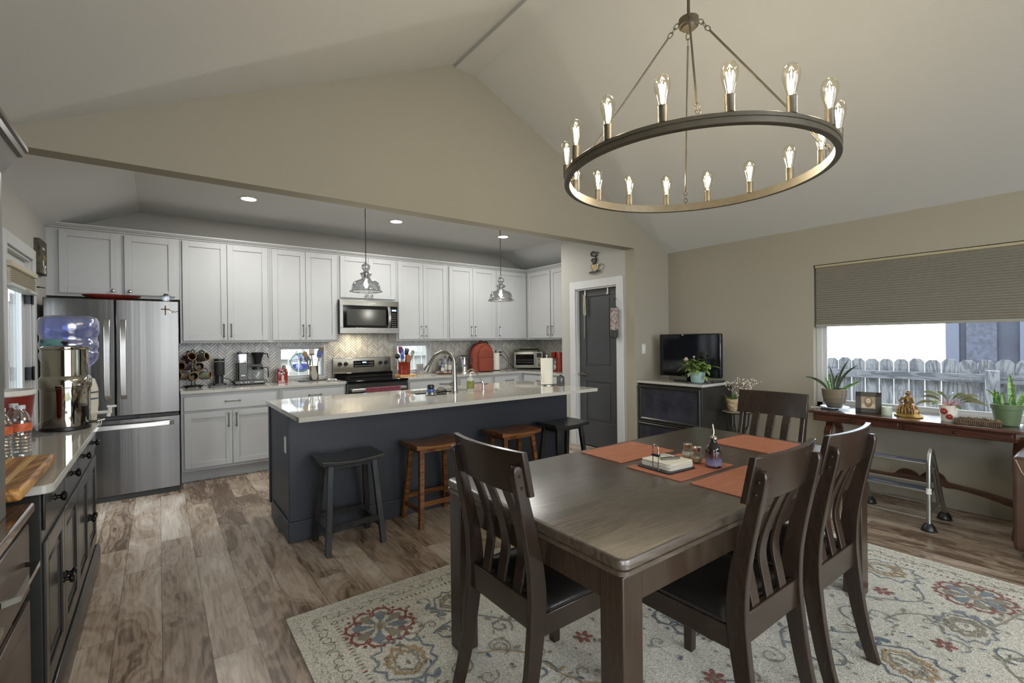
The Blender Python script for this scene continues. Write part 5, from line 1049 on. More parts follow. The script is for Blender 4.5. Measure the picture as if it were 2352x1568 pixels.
        while u < L - 0.05:
            x, y = Bp(u, 0.05 + rnd.uniform(-0.014, 0.014)); blob(x, y, 0.004, 0.004, 0, TAU, 5); u += 0.013
    mx, my = RX0 + 0.35, RY1 - 0.345
    for cx in (mx, RX0 + RX1 - mx):
        for cy in (my, 0.53): medallion(cx, cy, 0.152)
    medallion(2.12, 1.35, 0.2, NAV); medallion(2.12, RY1 - 0.42, 0.13, SL)
    palmette(0.84, 1.87, 0.165, 0.0, SL); palmette(1.20, 2.18, 0.13, -1.4, SL, TAU); palmette(3.40, 0.95, 0.165, PI, SL); palmette(3.05, 0.50, 0.14, 1.5, SL, TAU)
    palmette(1.62, 2.15, 0.15, 0.2, NAV, TAU, GOLD); palmette(2.62, 2.15, 0.15, -0.2, NAV, TAU, GOLD); palmette(2.5, 0.62, 0.16, 2.8, NAV, GOLD); palmette(1.5, 1.05, 0.15, 1.2, NAV, GOLD); palmette(2.95, 1.2, 0.16, -1.0, SL, GRN)
    palmette(1.75, 0.35, 0.16, 0.6, SL, GOLD); palmette(3.38, 1.6, 0.14, 1.4, NAV, TAU)
    for p0, p1, am, mi, n in (((0.78, 1.62), (0.80, 0.2), 0.07, GRN, 4), ((1.02, 2.0), (1.95, 1.72), 0.08, SL, 3), ((1.1, 1.75), (1.5, 1.25), 0.06, GOLD, 2), ((1.35, 2.3), (2.0, 1.95), 0.07, GRN, 3), ((1.0, 1.4), (1.9, 0.85), 0.08, NAV, 3), ((2.2, 0.95), (3.3, 0.75), 0.09, SL, 4),
                              ((2.35, 1.7), (3.2, 1.35), 0.08, NAV, 3), ((2.2, 0.3), (3.2, 0.25), 0.08, GRN, 4), ((3.25, 2.1), (3.3, 1.1), 0.07, SL, 4), ((1.2, 0.3), (2.1, 0.6), 0.08, TAU, 3), ((2.7, 1.9), (3.1, 0.9), 0.07, TAU, 3), ((2.3, 2.2), (3.1, 2.25), 0.06, SL, 3), ((1.6, 0.75), (2.4, 0.45), 0.07, NAV, 3), ((2.8, 0.75), (3.5, 0.2), 0.05, TAU, 3)):
        vine(p0, p1, am, mi, n)
    for x, y, r, mi in ((1.08, 1.98, 0.07, SL), (1.3, 1.85, 0.06, TAU), (1.0, 1.72, 0.06, GRN), (2.3, 0.82, 0.09, NAV), (2.75, 0.85, 0.08, SL), (2.6, 1.05, 0.07, GRN), (3.1, 0.95, 0.08, TAU), (1.9, 0.95, 0.07, TAU), (1.75, 1.75, 0.07, SL), (3.0, 1.75, 0.08, GRN), (2.05, 0.7, 0.06, SL), (2.9, 0.33, 0.07, NAV), (3.15, 1.45, 0.06, SL), (1.25, 1.5, 0.07, NAV), (0.75, 1.35, 0.06, SL), (2.45, 0.3, 0.07, TAU)):
        spiral(x, y, r, rnd.uniform(0, 6), 1.3, mi, sgn=rnd.choice((-1, 1)))
    for x, y in ((2.77, 0.53), (1.78, 1.04), (1.55, 1.55), (3.10, 0.84), (0.97, 1.55), (2.4, 1.55), (2.15, 0.42), (3.3, 1.3), (1.9, 2.1)):
        for k in range(6): a = k * PI / 3 + x; blob(x + 0.028 * math.cos(a), y + 0.028 * math.sin(a), 0.020, 0.010, a, RED, 8)
    for k in range(700): blob(rnd.uniform(RX0 + 0.24, RX1 - 0.24), rnd.uniform(0.0, RY1 - 0.24), rnd.uniform(0.006, 0.018), rnd.uniform(0.004, 0.008), rnd.uniform(0, 6), rnd.choice((SL, TAU, TAU, GRN, TAU, NAV)), 7)
    for k in range(70): spiral(rnd.uniform(RX0 + 0.28, RX1 - 0.28), rnd.uniform(0.1, RY1 - 0.28), rnd.uniform(0.03, 0.07), rnd.uniform(0, 6), rnd.uniform(0.7, 1.3), rnd.choice((TAU, TAU, GRN, SL)), 0.006, rnd.choice((-1, 1)))
    def pile(n, c, c2): return mat('rug_' + n, c, 0.98, spec=0.1, noise=0.2, scale=150, c2=c2, bump=1.0, bscale=200, sheen=0.2)
    ms = [pile('cream', '#cbc7b9', '#96917f'), pile('red', '#7c3020', '#6a3a2c'), pile('slate', '#525d66', '#73797a'), pile('taupe', '#665c48', '#857d6a'), pile('gold', '#85663c', '#9c8862'), pile('green', '#626348', '#86856c'), pile('navy', '#39464f', '#5c656a')]
    return g.build('area_rug', ms, smooth=False)
tag(rug(), 'cream floral area rug with red and blue motifs under the dining table', 'rug')
# ---------------------------------------------------------------- table
TX0, TX1, TY0, TY1, TH = 1.03, 3.03, 0.87, 1.885, 0.76
t = thing('dining_table', 'large dark oak dining table set with orange placemats', 'table', (0, 0, 0.0124))
zo = -0.0124
g = G(); xs = 2.60
o_ = [(x + (TX0 + TX1) / 2, y + (TY0 + TY1) / 2) for x, y in rrect(TX1 - TX0, TY1 - TY0, 0.03, 5)]
def inset(k): return [(x + (TX0 + TX1) / 2, y + (TY0 + TY1) / 2) for x, y in rrect(TX1 - TX0 - 2 * k, TY1 - TY0 - 2 * k, 0.03, 5)]
g.ring_loft([[(x, y, z + zo) for x, y in inset(k)] for k, z in ((0.006, TH - 0.055), (0.0, TH - 0.050), (0.0, TH - 0.036), (0.005, TH - 0.034), (0.005, TH - 0.030), (0.0, TH - 0.028), (0.0, TH - 0.006), (0.002, TH - 0.002), (0.006, TH))])
g.build('tabletop', M_table, t, angle=50)
g = G(); g.box(xs - 0.001, TY0 + 0.004, TH - 0.001 + zo, xs + 0.001, TY1 - 0.004, TH + 0.0003 + zo); g.build('leaf_seam', M_black, t)
g = G(); q = 0.018
g.box(TX0 + q, TY0 + q, 0.615 + zo, TX1 - q, TY0 + q + 0.022, 0.706 + zo); g.box(TX0 + q, TY1 - q - 0.022, 0.615 + zo, TX1 - q, TY1 - q, 0.706 + zo); g.box(TX0 + q, TY0 + q, 0.615 + zo, TX0 + q + 0.022, TY1 - q, 0.706 + zo); g.box(TX1 - q - 0.022, TY0 + q, 0.615 + zo, TX1 - q, TY1 - q, 0.706 + zo)
M_tleg = wood('table_leg_wood', '#372a1f', '#2b2118', 0.25, 0.55, 7, 'z', 0.06, contrast=(0.1, 1.0))
g.build('apron', M_tleg, t)
for x in (TX0 + 0.012, TX1 - 0.012 - 0.088):
    for y in (TY0 + 0.012, TY1 - 0.012 - 0.088): g = G(); g.box(x, y, 0.0, x + 0.088, y + 0.088, 0.705 + zo); g.build('leg', M_tleg, t, bevel=0.004)
# ---------------------------------------------------------------- chairs
def make_chair(label, loc, rz):
    t = thing('dining_chair', label, 'chair', loc, rz, 'dark slat-back dining chairs')
    prof = [(-0.305, 0.0), (-0.268, 0.13), (-0.240, 0.28), (-0.222, 0.42), (-0.218, 0.50), (-0.226, 0.60), (-0.245, 0.70), (-0.268, 0.80), (-0.292, 0.90), (-0.302, 0.945)]
    dep = [0.044, 0.05, 0.058, 0.066, 0.068, 0.062, 0.054, 0.047, 0.042, 0.036]
    for s in (-1, 1):
        g = G(); x = s * 0.196; P = cr([(x, a, b) for a, b in prof], 3)
        dep_ = [v.x for v in cr([(q, 0, 0) for q in dep], 3)]; rings = []
        for i, p in enumerate(P):
            a = Vector(P[max(i - 1, 0)]); b = Vector(P[min(i + 1, len(P) - 1)]); tg = (b - a).normalized(); nn = Vector((0, tg.z, -tg.y)); d = dep_[i] / 2
            if i == 0: nn = Vector((0, 1, 0))
            rings.append([Vector(p) + Vector((u * 0.014, 0, 0)) + nn * v * d for u, v in ((-1, -1), (1, -1), (1, 1), (-1, 1))])
        e = Vector(P[-1]); tg = (Vector(P[-1]) - Vector(P[-2])).normalized()
        rings.append([e + tg * 0.014 + Vector((u * 0.012, v * 0.009, 0)) for u, v in ((-1, -1), (1, -1), (1, 1), (-1, 1))])
        g.ring_loft(rings); g.build('rear_leg', M_chair, t, bevel=0.004)
        g = G(); g.ring_loft([[(s * 0.188 + u * k, 0.20 + v * k, z) for u, v in ((-1, -1), (1, -1), (1, 1), (-1, 1))] for k, z in ((0.018, 0.0), (0.023, 0.40))]); g.build('front_leg', M_chair, t, bevel=0.003)
        g = G(); g.box(s * 0.193 - 0.012, -0.20, 0.36, s * 0.193 + 0.012, 0.20, 0.435); g.build('side_rail', M_chair, t, bevel=0.003)
    def bow(x, z): k = (z - 0.84) / 0.17; return -0.251 - 0.028 * (1 - (x / 0.222) ** 2) - k * 0.035
    n = 14
    g = G(); rings = []
    for i in range(n + 1):
        x = -0.222 + 0.444 * i / n; tt = 0.011
        rings.append([(x, bow(x, z) + sgn * tt, z) for z, sgn in ((0.85, -1), (0.85, 1), (0.93, 1), (1.002, 1), (1.002, -1), (0.93, -1))])
    g.ring_loft(rings); tr = g.build('top_rail', M_chair, t, bevel=0.003)
    for s in (-1, 1):
        for z in (0.885, 0.925): g = G(); k = (z - 0.80) / 0.145; g.T = Matrix.Translation((s * 0.2105, -0.268 - 0.034 * k, z)); g.ball((0, 0, 0), 0.0055, 8, 6); g.build('screw_cap', M_iron, tr)
    for x in (-0.098, 0.0, 0.098):
        g = G(); c = 0.028 * (1 - (x / 0.235) ** 2)
        g.bar(cr([(x, -0.228, 0.475), (x, -0.215, 0.54), (x, -0.200 - 0.1 * c, 0.62), (x, -0.206 - 0.4 * c, 0.70), (x, -0.226 - 0.8 * c, 0.79), (x, -0.252 - c, 0.862)]), (1, 0, 0), 0.048, 0.012); g.build('slat', M_chair, t, bevel=0.002)
    g = G(); g.box(-0.184, -0.24, 0.385, 0.184, -0.216, 0.485); g.build('back_rail', M_chair, t, bevel=0.003)
    g = G(); g.box(-0.2, 0.188, 0.36, 0.2, 0.212, 0.435); g.build('front_rail', M_chair, t, bevel=0.003)
    g = G(); R_ = lambda k: [(x, y + 0.01) for x, y in rrect(0.425 - 2 * k, 0.425 - 2 * k, 0.035, 4)]
    g.ring_loft([[(x, y, z) for x, y in R_(k)] for k, z in ((0.012, 0.436), (0.0, 0.444), (-0.002, 0.456), (0.006, 0.472), (0.025, 0.483), (0.07, 0.490), (0.14, 0.493))]); g.build('seat', M_leather, t)
    return t
ZR = 0.0124
make_chair('dark slat-back chair at the left end of the table, seen from behind', (1.232, 1.425, ZR), R(-90))
make_chair('dark slat-back chair nearest the camera on the long near side', (1.672, 1.0, ZR), 0)
make_chair('second dark slat-back chair along the near side, nearer the ladder', (2.195, 0.985, ZR), 0)
make_chair('dark slat-back chair at the far end of the table, facing the camera', (3.02, 1.495, ZR), R(90))
# ---------------------------------------------------------------- on the table
def placemat(label, cx, cy, w, d, a):
    g = G(); g.prism(rrect(w, d, 0.004, 2), 0, 0.003); o = tag(g.build('placemat', M_orange), label, 'placemat', 'orange placemats'); o.location = (cx, cy, TH + 0.0006); o.rotation_euler = (0, 0, R(a)); return o
placemat('orange placemat at the table side nearest the kitchen island', 2.060, 1.704, 0.43, 0.295, -1.5)
placemat('orange placemat in the table middle under napkins and shakers', 2.017, 1.345, 0.43, 0.30, -1)
placemat('orange placemat on the near long side in front of the nearest chair', 2.035, 1.035, 0.46, 0.245, -1.5)
placemat('orange placemat at the far right end before the facing chair', 2.79, 1.33, 0.37, 0.42, -4)
zt = TH + 0.0038
t = thing('napkin_holder', 'flat dark napkin tray with upright wire loop and weight bar', 'napkin holder', (1.945, 1.375, zt), R(-4))
g = G(); g.prism(rrect(0.20, 0.20, 0.02), 0, 0.007); g.build('tray', mat('tray_navy', '#26262c', 0.3), t, bevel=0.002)
g = G()
for s in (-1, 1): g.cyl((-0.095, s * 0.016 - 0.02, 0.004), (-0.095, s * 0.016 - 0.02, 0.105), 0.0022, seg=8)
g.tube([(-0.095, -0.036, 0.07)] + [(-0.095, -0.02 - 0.016 * math.cos(a), 0.105 + 0.018 * math.sin(a)) for a in arc(0, PI, 10)] + [(-0.095, -0.004, 0.07)], 0.0024); g.build('wire_loop', M_chrome, t)
g = G(); g.box(-0.10, -0.042, 0.068, -0.088, 0.002, 0.079); g.build('slider', M_black, t, bevel=0.002)
g = G(); g.T = Matrix.Translation((0.02, -0.01, 0.0395)) @ Matrix.Rotation(R(-18), 4, 'Z'); g.prism(rrect(0.105, 0.022, 0.01), 0, 0.007); g.tube([(0.02, 0, 0.007), (-0.02, 0.012, 0.018), (-0.052, 0.018, 0.02)], 0.0016); g.tube([(0.02, 0, 0.007), (-0.02, 0.004, 0.016), (-0.05, 0.006, 0.018)], 0.0016); g.build('weight_arm', mat('pewter', '#7c7a72', 0.35, metal=0.8), t)
t = thing('napkin_stack', 'stack of folded cream paper napkins in the dark tray', 'napkins', (1.955, 1.375, zt + 0.0072), R(-4))
rnd = random.Random(5)
for k in range(5): g = G(); a = rnd.uniform(-3, 3); g.T = Matrix.Rotation(R(a), 4, 'Z'); g.prism([(x, y + 0.003 * math.sin(60 * x)) for x, y in rrect(0.165 + rnd.uniform(-0.004, 0.004), 0.17, 0.012, 3)], k * 0.0062, k * 0.0062 + 0.0052); g.build('napkin', M_paper, t, bevel=0.0015)
def shaker(label, x, y, c):
    t = thing('shaker', label, 'shaker', (x, y, zt), group='glass salt and pepper shakers')
    g = G(); g.lathe([(0.012, 0.0), (0.024, 0.006), (0.031, 0.024), (0.028, 0.042), (0.016, 0.055), (0.015, 0.06)], 24, False); g.build('glass_body', M_glass, t)
    g = G(); g.lathe([(0.0, 0.003), (0.021, 0.008), (0.0285, 0.024), (0.026, 0.034), (0, 0.036)], 24); g.build('spice', mat('spice' + c[1:], c, 0.9, noise=0.3, scale=220), t)
    g = G(); g.lathe([(0.0155, 0.055), (0.021, 0.062), (0.022, 0.078), (0.016, 0.084), (0, 0.085)], 22); g.build('lid', M_chrome, t); g = G(); g.lathe([(0.0158, 0.052), (0.0158, 0.062)], 20, False); g.build('cork_collar', M_board, t)
shaker('round glass shaker with chrome cap and pale salt, left of the pair', 2.157, 1.392, '#c9bfa8'); shaker('round glass shaker with chrome cap and brown spice, right of the pair', 2.125, 1.325, '#9c8664')
t = thing('oil_bottle', 'dark banded glass oil bottle with a metal pourer', 'bottle', (2.125, 1.235, zt))
M_ob = mat('oil_glass', '#1d1512', 0.06, coat=0.5); n_ = M_ob.node_tree.nodes; l_ = M_ob.node_tree.links
tc_ = n_.new('ShaderNodeTexCoord'); sp_ = n_.new('ShaderNodeSeparateXYZ'); nz_ = n_.new('ShaderNodeTexNoise'); nz_.inputs['Scale'].default_value = 60; ad = n_.new('ShaderNodeMath'); ad.operation = 'MULTIPLY_ADD'; ad.inputs[1].default_value = 0.018
cr_ = n_.new('ShaderNodeValToRGB'); l_.new(tc_.outputs['Object'], sp_.inputs[0]); l_.new(tc_.outputs['Object'], nz_.inputs[0]); l_.new(nz_.outputs[0], ad.inputs[0]); l_.new(sp_.outputs[2], ad.inputs[2])
ml_ = n_.new('ShaderNodeMath'); ml_.operation = 'MULTIPLY'; ml_.inputs[1].default_value = 7.0; l_.new(ad.outputs[0], ml_.inputs[0]); l_.new(ml_.outputs[0], cr_.inputs[0]); l_.new(cr_.outputs[0], n_['Principled BSDF'].inputs['Base Color'])
e_ = cr_.color_ramp.elements; e_[0].position = 0.10; e_[0].color = (*hexc('#1c1012'), 1); e_[1].position = 0.75; e_[1].color = (*hexc('#15110e'), 1)
for p_, c_ in ((0.17, '#8f86a0'), (0.30, '#6a7396'), (0.42, '#5a3034'), (0.55, '#301c18')): x_ = e_.new(p_); x_.color = (*hexc(c_), 1)
g = G(); g.lathe([(0.034, 0), (0.037, 0.004), (0.037, 0.075), (0.033, 0.095), (0.018, 0.115), (0.0135, 0.125), (0.0135, 0.135)], 28); g.build('bottle_body', M_ob, t)
g = G(); g.lathe([(0.012, 0.13), (0.02, 0.134), (0.02, 0.142), (0.012, 0.146), (0.007, 0.15), (0.006, 0.158), (0, 0.158)], 18); g.tube([(0, 0, 0.155), (0.0, 0, 0.175), (-0.004, 0, 0.192), (-0.006, 0, 0.205)], [0.005, 0.005, 0.004, 0.0035]); g.build('pourer', M_chrome, t)
# ---------------------------------------------------------------- chandelier
CX, CYc, CZ, CR = 2.095, 1.325, 2.20, 0.60
t = thing('chandelier', 'large bronze wagon-wheel chandelier with sixteen filament bulbs', 'chandelier', (CX, CYc, CZ))
g = G(); N = 96; s_ = []
for k in range(N + 1):
    a = 2 * PI * k / N; s_.append([(r * math.cos(a), r * math.sin(a), z) for r, z in ((0.588, -0.042), (0.612, -0.042), (0.614, -0.040), (0.614, -0.026), (0.610, -0.024), (0.610, -0.018), (0.614, -0.016), (0.614, -0.002), (0.612, 0.0), (0.588, 0.0))])
g.ring_loft(s_, True, False); g.build('ring', M_bronze, t)
for k in range(16):
    a = R(-179.4 + 22.5 * k); x, y = CR * math.cos(a), CR * math.sin(a)
    g = G(); g.T = Matrix.Translation((x, y, 0)); g.lathe([(0.0175, 0), (0.0175, 0.058), (0.0185, 0.06), (0.0185, 0.064), (0.015, 0.064)], 18); sk = g.build('socket', M_bronze, t)
    g = G(); g.T = Matrix.Translation((x, y, 0)); g.lathe([(0.0145, 0.062), (0.016, 0.075), (0.022, 0.10), (0.0285, 0.125), (0.031, 0.145), (0.029, 0.163), (0.021, 0.178), (0.008, 0.186), (0, 0.187)], 20, False); bb = g.build('bulb', M_bulbg, sk)
    g = G(); g.T = Matrix.Translation((x, y, 0))
    for j in range(4): b = j * PI / 2 + 0.4; g.cyl((0.004 * math.cos(b), 0.004 * math.sin(b), 0.088), (0.011 * math.cos(b), 0.011 * math.sin(b), 0.150), 0.0024, seg=5)
    g.cyl((0, 0, 0.064), (0, 0, 0.088), 0.004, 0.003, 6); g.build('filament', M_fil, sk)
    lamp('bulb_light', 'POINT', (x, y, 0.12), 1.4, (1.0, 0.91, 0.78), 0.012, parent=t)
HZ = 0.725
g = G(); g.lathe([(0.0, -0.03), (0.034, -0.028), (0.037, -0.018), (0.046, -0.016), (0.047, 0.018), (0.04, 0.022), (0.0, 0.024)], 32); g.T = Matrix.Translation((0, 0, HZ)); g2 = G(); g2.T = Matrix.Translation((0, 0, HZ)); g2.lathe([(0.0, -0.03), (0.034, -0.028), (0.037, -0.018), (0.046, -0.016), (0.047, 0.018), (0.04, 0.022), (0.0, 0.024)], 32); g2.build('hub', M_bronze, t)
g = G(); g.cyl((0, 0, HZ + 0.02), (0, 0, 3.705 - CZ), 0.0075, seg=12); g.build('stem', M_bronze, t); g = G(); g.lathe([(0.065, 3.71 - CZ), (0.065, 3.70 - CZ), (0.02, 3.685 - CZ), (0, 3.685 - CZ)], 24); g.build('canopy', M_bronze, t)
for k in range(4):
    a = R(35 + 90 * k); d = Vector((math.cos(a), math.sin(a), 0)); p0 = d * 0.052 + Vector((0, 0, HZ)); p3 = d * 0.60 + Vector((0, 0, 0.012)); v = (p3 - p0).normalized()
    L = (p3 - p0).length; g = G(); g.cyl(p0 + v * 0.07, p0 + v * (L - 0.07), 0.0048, seg=8); rd = g.build('hanging_rod', M_bronze, t)
    g = G(); q = v.to_track_quat('Z', 'Y').to_matrix().to_4x4()
    for i, dist in enumerate((0.008, 0.030, 0.055, L - 0.055, L - 0.032, L - 0.01)):
        g.T = Matrix.Translation(p0 + v * dist) @ q @ Matrix.Rotation(R(90 * (i % 2)), 4, 'Z') @ Matrix.Diagonal((0.6, 1, 1.5, 1)); g.torus((0, 0, 0), 0.010, 0.0022, 'x', 14, ts=6)
    g.build('chain_link', M_bronze, rd)
# ---------------------------------------------------------------- pantry wall things
t = thing('coffee_cup_sign', 'metal coffee cup wall sign with curling steam above the pantry door', 'wall art', (PX - 0.004, 4.115, 2.215)); t.scale = (1, 1.4, 1.05)
M_sig = mat('sign_black', '#2e2a26', 0.5, metal=0.3); M_sl = mat('sign_silver', '#9a968a', 0.4, metal=0.6)
g = G(); g.prism([(0.075 * math.cos(a), 0.012 + 0.022 * math.sin(a) * (1.0 if math.sin(a) < 0 else 0.8)) for a in arc(0, 2 * PI, 30)[:-1]], -0.008, 0, 'x'); g.build('saucer', M_sig, t)
g = G(); g.prism([(-0.045, 0.10), (0.04, 0.10), (0.04, 0.07), (0.025, 0.03), (0.005, 0.02), (-0.015, 0.022), (-0.035, 0.05)], -0.014, -0.008, 'x'); g.build('cup', mat('sign_olive', '#8a7a48', 0.4, metal=0.4, noise=0.3, scale=40), t)
g = G()
def yz(c, r, a0, a1, n=14, x=-0.014, k=0.0): return [(x, c[0] + (r - k * i) * math.cos(a), c[1] + (r - k * i) * math.sin(a)) for i, a in enumerate(arc(a0, a1, n))]
g.tube([(-0.014, -0.045, 0.10), (-0.014, 0.04, 0.10), (-0.014, 0.04, 0.07), (-0.014, 0.02, 0.025), (-0.014, -0.01, 0.02), (-0.014, -0.04, 0.05)], 0.005, closed=True); g.tube(yz((-0.062, 0.07), 0.03, 0.6, 5.0), 0.006)
g.tube([(-0.01, 0.078 * math.cos(a), 0.012 + 0.024 * math.sin(a)) for a in arc(PI, 2 * PI, 14)], 0.004); g.build('rim_lines', M_sl, t)
g = G(); g.tube([(-0.01, 0.005, 0.105)] + yz((0.022, 0.15), 0.03, 4.9, -1.2, 16, -0.01, 0.0012), 0.0075); g.tube([(-0.01, -0.005, 0.108), (-0.01, -0.022, 0.15), (-0.01, -0.01, 0.19)] + yz((0.018, 0.235), 0.036, -2.2, 3.6, 18, -0.01, 0.0014), 0.0075); g.tube(yz((-0.03, 0.225), 0.02, -2, 3, 12, -0.01, 0.0008), 0.006); g.build('steam_swirls', M_sig, t)
t = thing('over_door_hook', 'white over-the-door hook at the top right of the pantry door', 'hook', (PX + 0.03, 3.94, 1.94), group='white over-door hooks')
g = G(); g.box(0, 0, 0, 0.004, 0.018, 0.085); g.tube([(0, 0.009, 0.0), (-0.02, 0.009, -0.004), (-0.026, 0.009, 0.014)], 0.003); g.build('hook_strip', M_white, t)
t = thing('over_door_hook', 'white over-the-door hook at the top left of the pantry door', 'hook', (PX + 0.03, 4.325, 1.94), group='white over-door hooks')
g = G(); g.box(0, 0, 0, 0.004, 0.018, 0.085); g.tube([(0, 0.009, 0.0), (-0.02, 0.009, -0.004), (-0.026, 0.009, 0.014)], 0.003); g.build('hook_strip', M_white, t)
g = G(); g.bar([(PX + 0.01, 4.33, 1.95), (PX + 0.008, 4.335, 1.8), (PX + 0.008, 4.33, 1.70), (PX + 0.008, 4.32, 1.69), (PX + 0.008, 4.305, 1.70), (PX + 0.008, 4.315, 1.95)], (1, 0, 0), 0.012, 0.012); g.bar([(PX + 0.01, 4.33, 1.70), (PX + 0.012, 4.335, 1.4)], (1, 0, 0), 0.006, 0.004)
tag(g.build('hanging_strap', mat('strap_cream', '#a8a490', 0.8, bump=0.3, scale=200)), 'cream strap looped from the pantry door hook', 'strap')
t = thing('bag_holder', 'floral fabric bag holder hanging by the pantry door casing', 'bag holder', (PX - 0.065, 3.765, 1.39))
rr_ = [(0.028, 0.0), (0.05, 0.02), (0.052, 0.10), (0.05, 0.2), (0.052, 0.3), (0.05, 0.36), (0.03, 0.375)]
g = G(); g.lathe(rr_[:3], 18, False, sx=0.8); g.build('lower_sleeve', mat('bag_dark', '#3c3c38', 0.9, noise=0.4, scale=60), t)
g = G(); g.lathe(rr_[2:6], 18, False, sx=0.8); g.build('floral_sleeve', mat('bag_floral', '#a8a49e', 0.9, noise=0.6, scale=26, c2='#6c5048'), t)
g = G(); g.lathe(rr_[5:], 18, sx=0.8); g.tube([(0, -0.03, 0.37), (0.0, -0.015, 0.44), (0.01, 0.0, 0.475), (0.0, 0.012, 0.44), (0, 0.025, 0.37)], 0.005); g.cyl((0.06, 0, 0.475), (-0.01, 0, 0.475), 0.003); g.build('drawstring', MATS['bag_dark'], t)
t = thing('light_switch', 'white rocker light switch on the wall left of the television', 'switch', (4.556, YG, 1.262))
g = G(); g.box(-0.035, -0.005, -0.058, 0.035, 0, 0.058); g.build('plate', M_trim, t, bevel=0.003); g = G(); g.box(-0.016, -0.009, -0.033, 0.016, -0.004, 0.033); g.build('rocker', M_white, t, bevel=0.002)
# ---------------------------------------------------------------- black file cabinet with stone top
BX0, BX1, BY0, BY1 = 4.44, 5.03, 2.70, 3.49
t = thing('file_cabinet', 'black two-drawer cabinet in the corner with framed drawer fronts', 'cabinet', (BX0, BY1, 0), R(-90))
g = G(); g.box(0, 0.002, 0, BY1 - BY0, BX1 - BX0, 0.876); g.build('body', M_dark, t, bevel=0.003)
M_dsl = mat('drawer_slate', '#33333a', 0.2, noise=0.3, scale=5)
for z0, h in ((0.455, 0.395), (0.03, 0.40)):
    g = G(); w = BY1 - BY0 - 0.02; f = 0.03
    g.ring_loft([[(0.01 + a, -b, z0 + a), (0.01 + w - a, -b, z0 + a), (0.01 + w - a, -b, z0 + h - a), (0.01 + a, -b, z0 + h - a)] for a, b in ((0, 0.0), (0, 0.016), (0.006, 0.022), (0.022, 0.022), (0.034, 0.010))])
    dr = g.build('drawer', M_dark, t); g = G(); g.box(0.01 + 0.036, -0.0115, z0 + 0.036, 0.01 + w - 0.036, 0, z0 + h - 0.036); g.build('drawer_panel', M_dsl, dr)
    g = G(); g.box(0.012, -0.024, z0 - 0.012, 0.008 + w, -0.004, z0 - 0.004); g.build('pull_edge', M_steelh, dr)
g = G(); g.box(BX0 - 0.025, BY0 - 0.02, 0.877, XR - 0.002, YG - 0.002, 0.904); tag(g.build('cabinet_top', M_quartz, bevel=0.003), 'pale stone slab on top of the black corner cabinet', 'countertop')
ZT = 0.9045
t = thing('television', 'small black flat television on the corner cabinet', 'television', (4.70, 3.01, ZT), R(-89))
g = G(); w, z0, z1 = 0.74, 0.05, 0.525
g.box(-w / 2, -0.012, z0, w / 2, 0.045, z1); g.build('housing', M_blackg, t, bevel=0.012, seg=3)
g = G(); g.box(-w / 2 + 0.03, -0.0135, z0 + 0.06, w / 2 - 0.03, -0.011, z1 - 0.03); g.build('screen', mat('tv_screen', '#101218', 0.06, spec=0.8), t)
g = G(); g.box(-0.03, 0.0, 0.012, 0.03, 0.03, 0.06); g.prism([(x, y * 1.0) for x, y in rrect(0.36, 0.18, 0.08)], 0, 0.012); g.build('stand', M_blackg, t, bevel=0.003)
g = G(); g.box(-0.02, -0.0142, z0 + 0.022, 0.02, -0.0125, z0 + 0.03); g.build('badge', M_sl, t)
g = G(); g.torus((0, 0, 0.004), 0.10, 0.003, 'z', 30); g.lathe([(0, 0.0005), (0.085, 0.0005), (0.105, 0.006), (0.11, 0.010), (0.10, 0.004), (0, 0.003)], 32); o = tag(g.build('glass_saucer', M_glass), 'clear glass saucer under the turquoise plant pot', 'saucer'); o.location = (4.555, 2.817, ZT)
def leaf(g, base, direction, L, w, up=0.6, droop=0.8, mi=0, fold=0.25, n=6, roll=0.0):
    """one blade that leaves base along direction, arcs and droops"""
    d = Vector((direction[0], direction[1], 0)).normalized(); sd = (Vector((-d.y, d.x, 0)) * math.cos(roll) + Vector((0, 0, math.sin(roll)))); P = []; p = Vector(base); a = up
    for i in range(n + 1): P.append(p.copy()); p = p + (d * math.cos(a) + Vector((0, 0, math.sin(a)))) * (L / n); a -= droop / n
    vs = []; fs = []
    for i, q in enumerate(P):
        t_ = i / n; ww = w * (math.sin(PI * min(0.97, 0.08 + 0.9 * t_)) ** 0.8) * (1 if t_ < 0.98 else 0.15); vs += [q + sd * ww / 2 + Vector((0, 0, fold * ww / 2)), q, q - sd * ww / 2 + Vector((0, 0, fold * ww / 2))]
    for i in range(n): fs += [(3 * i, 3 * i + 1, 3 * i + 4, 3 * i + 3), (3 * i + 1, 3 * i + 2, 3 * i + 5, 3 * i + 4)]
    g.mi = mi; g.add(vs, fs)
t = thing('potted_prayer_plant', 'lime green leafy plant in a turquoise glazed pot before the television', 'plant', (4.555, 2.817, ZT + 0.0045))
g = G(); g.lathe([(0.055, 0.0), (0.065, 0.01), (0.075, 0.07), (0.078, 0.115), (0.072, 0.12), (0.066, 0.10), (0, 0.10)], 26); g.build('pot', mat('turquoise_glaze', '#a3b5ae', 0.25, noise=0.35, scale=12, c2='#7f9f9a'), t)
g = G(); g.lathe([(0.0, 0.112), (0.067, 0.108)], 20, False); g.build('soil', mat('bark', '#8a6040', 0.9, noise=0.4, scale=60, bump=0.6), t)
g = G(); rnd = random.Random(21)
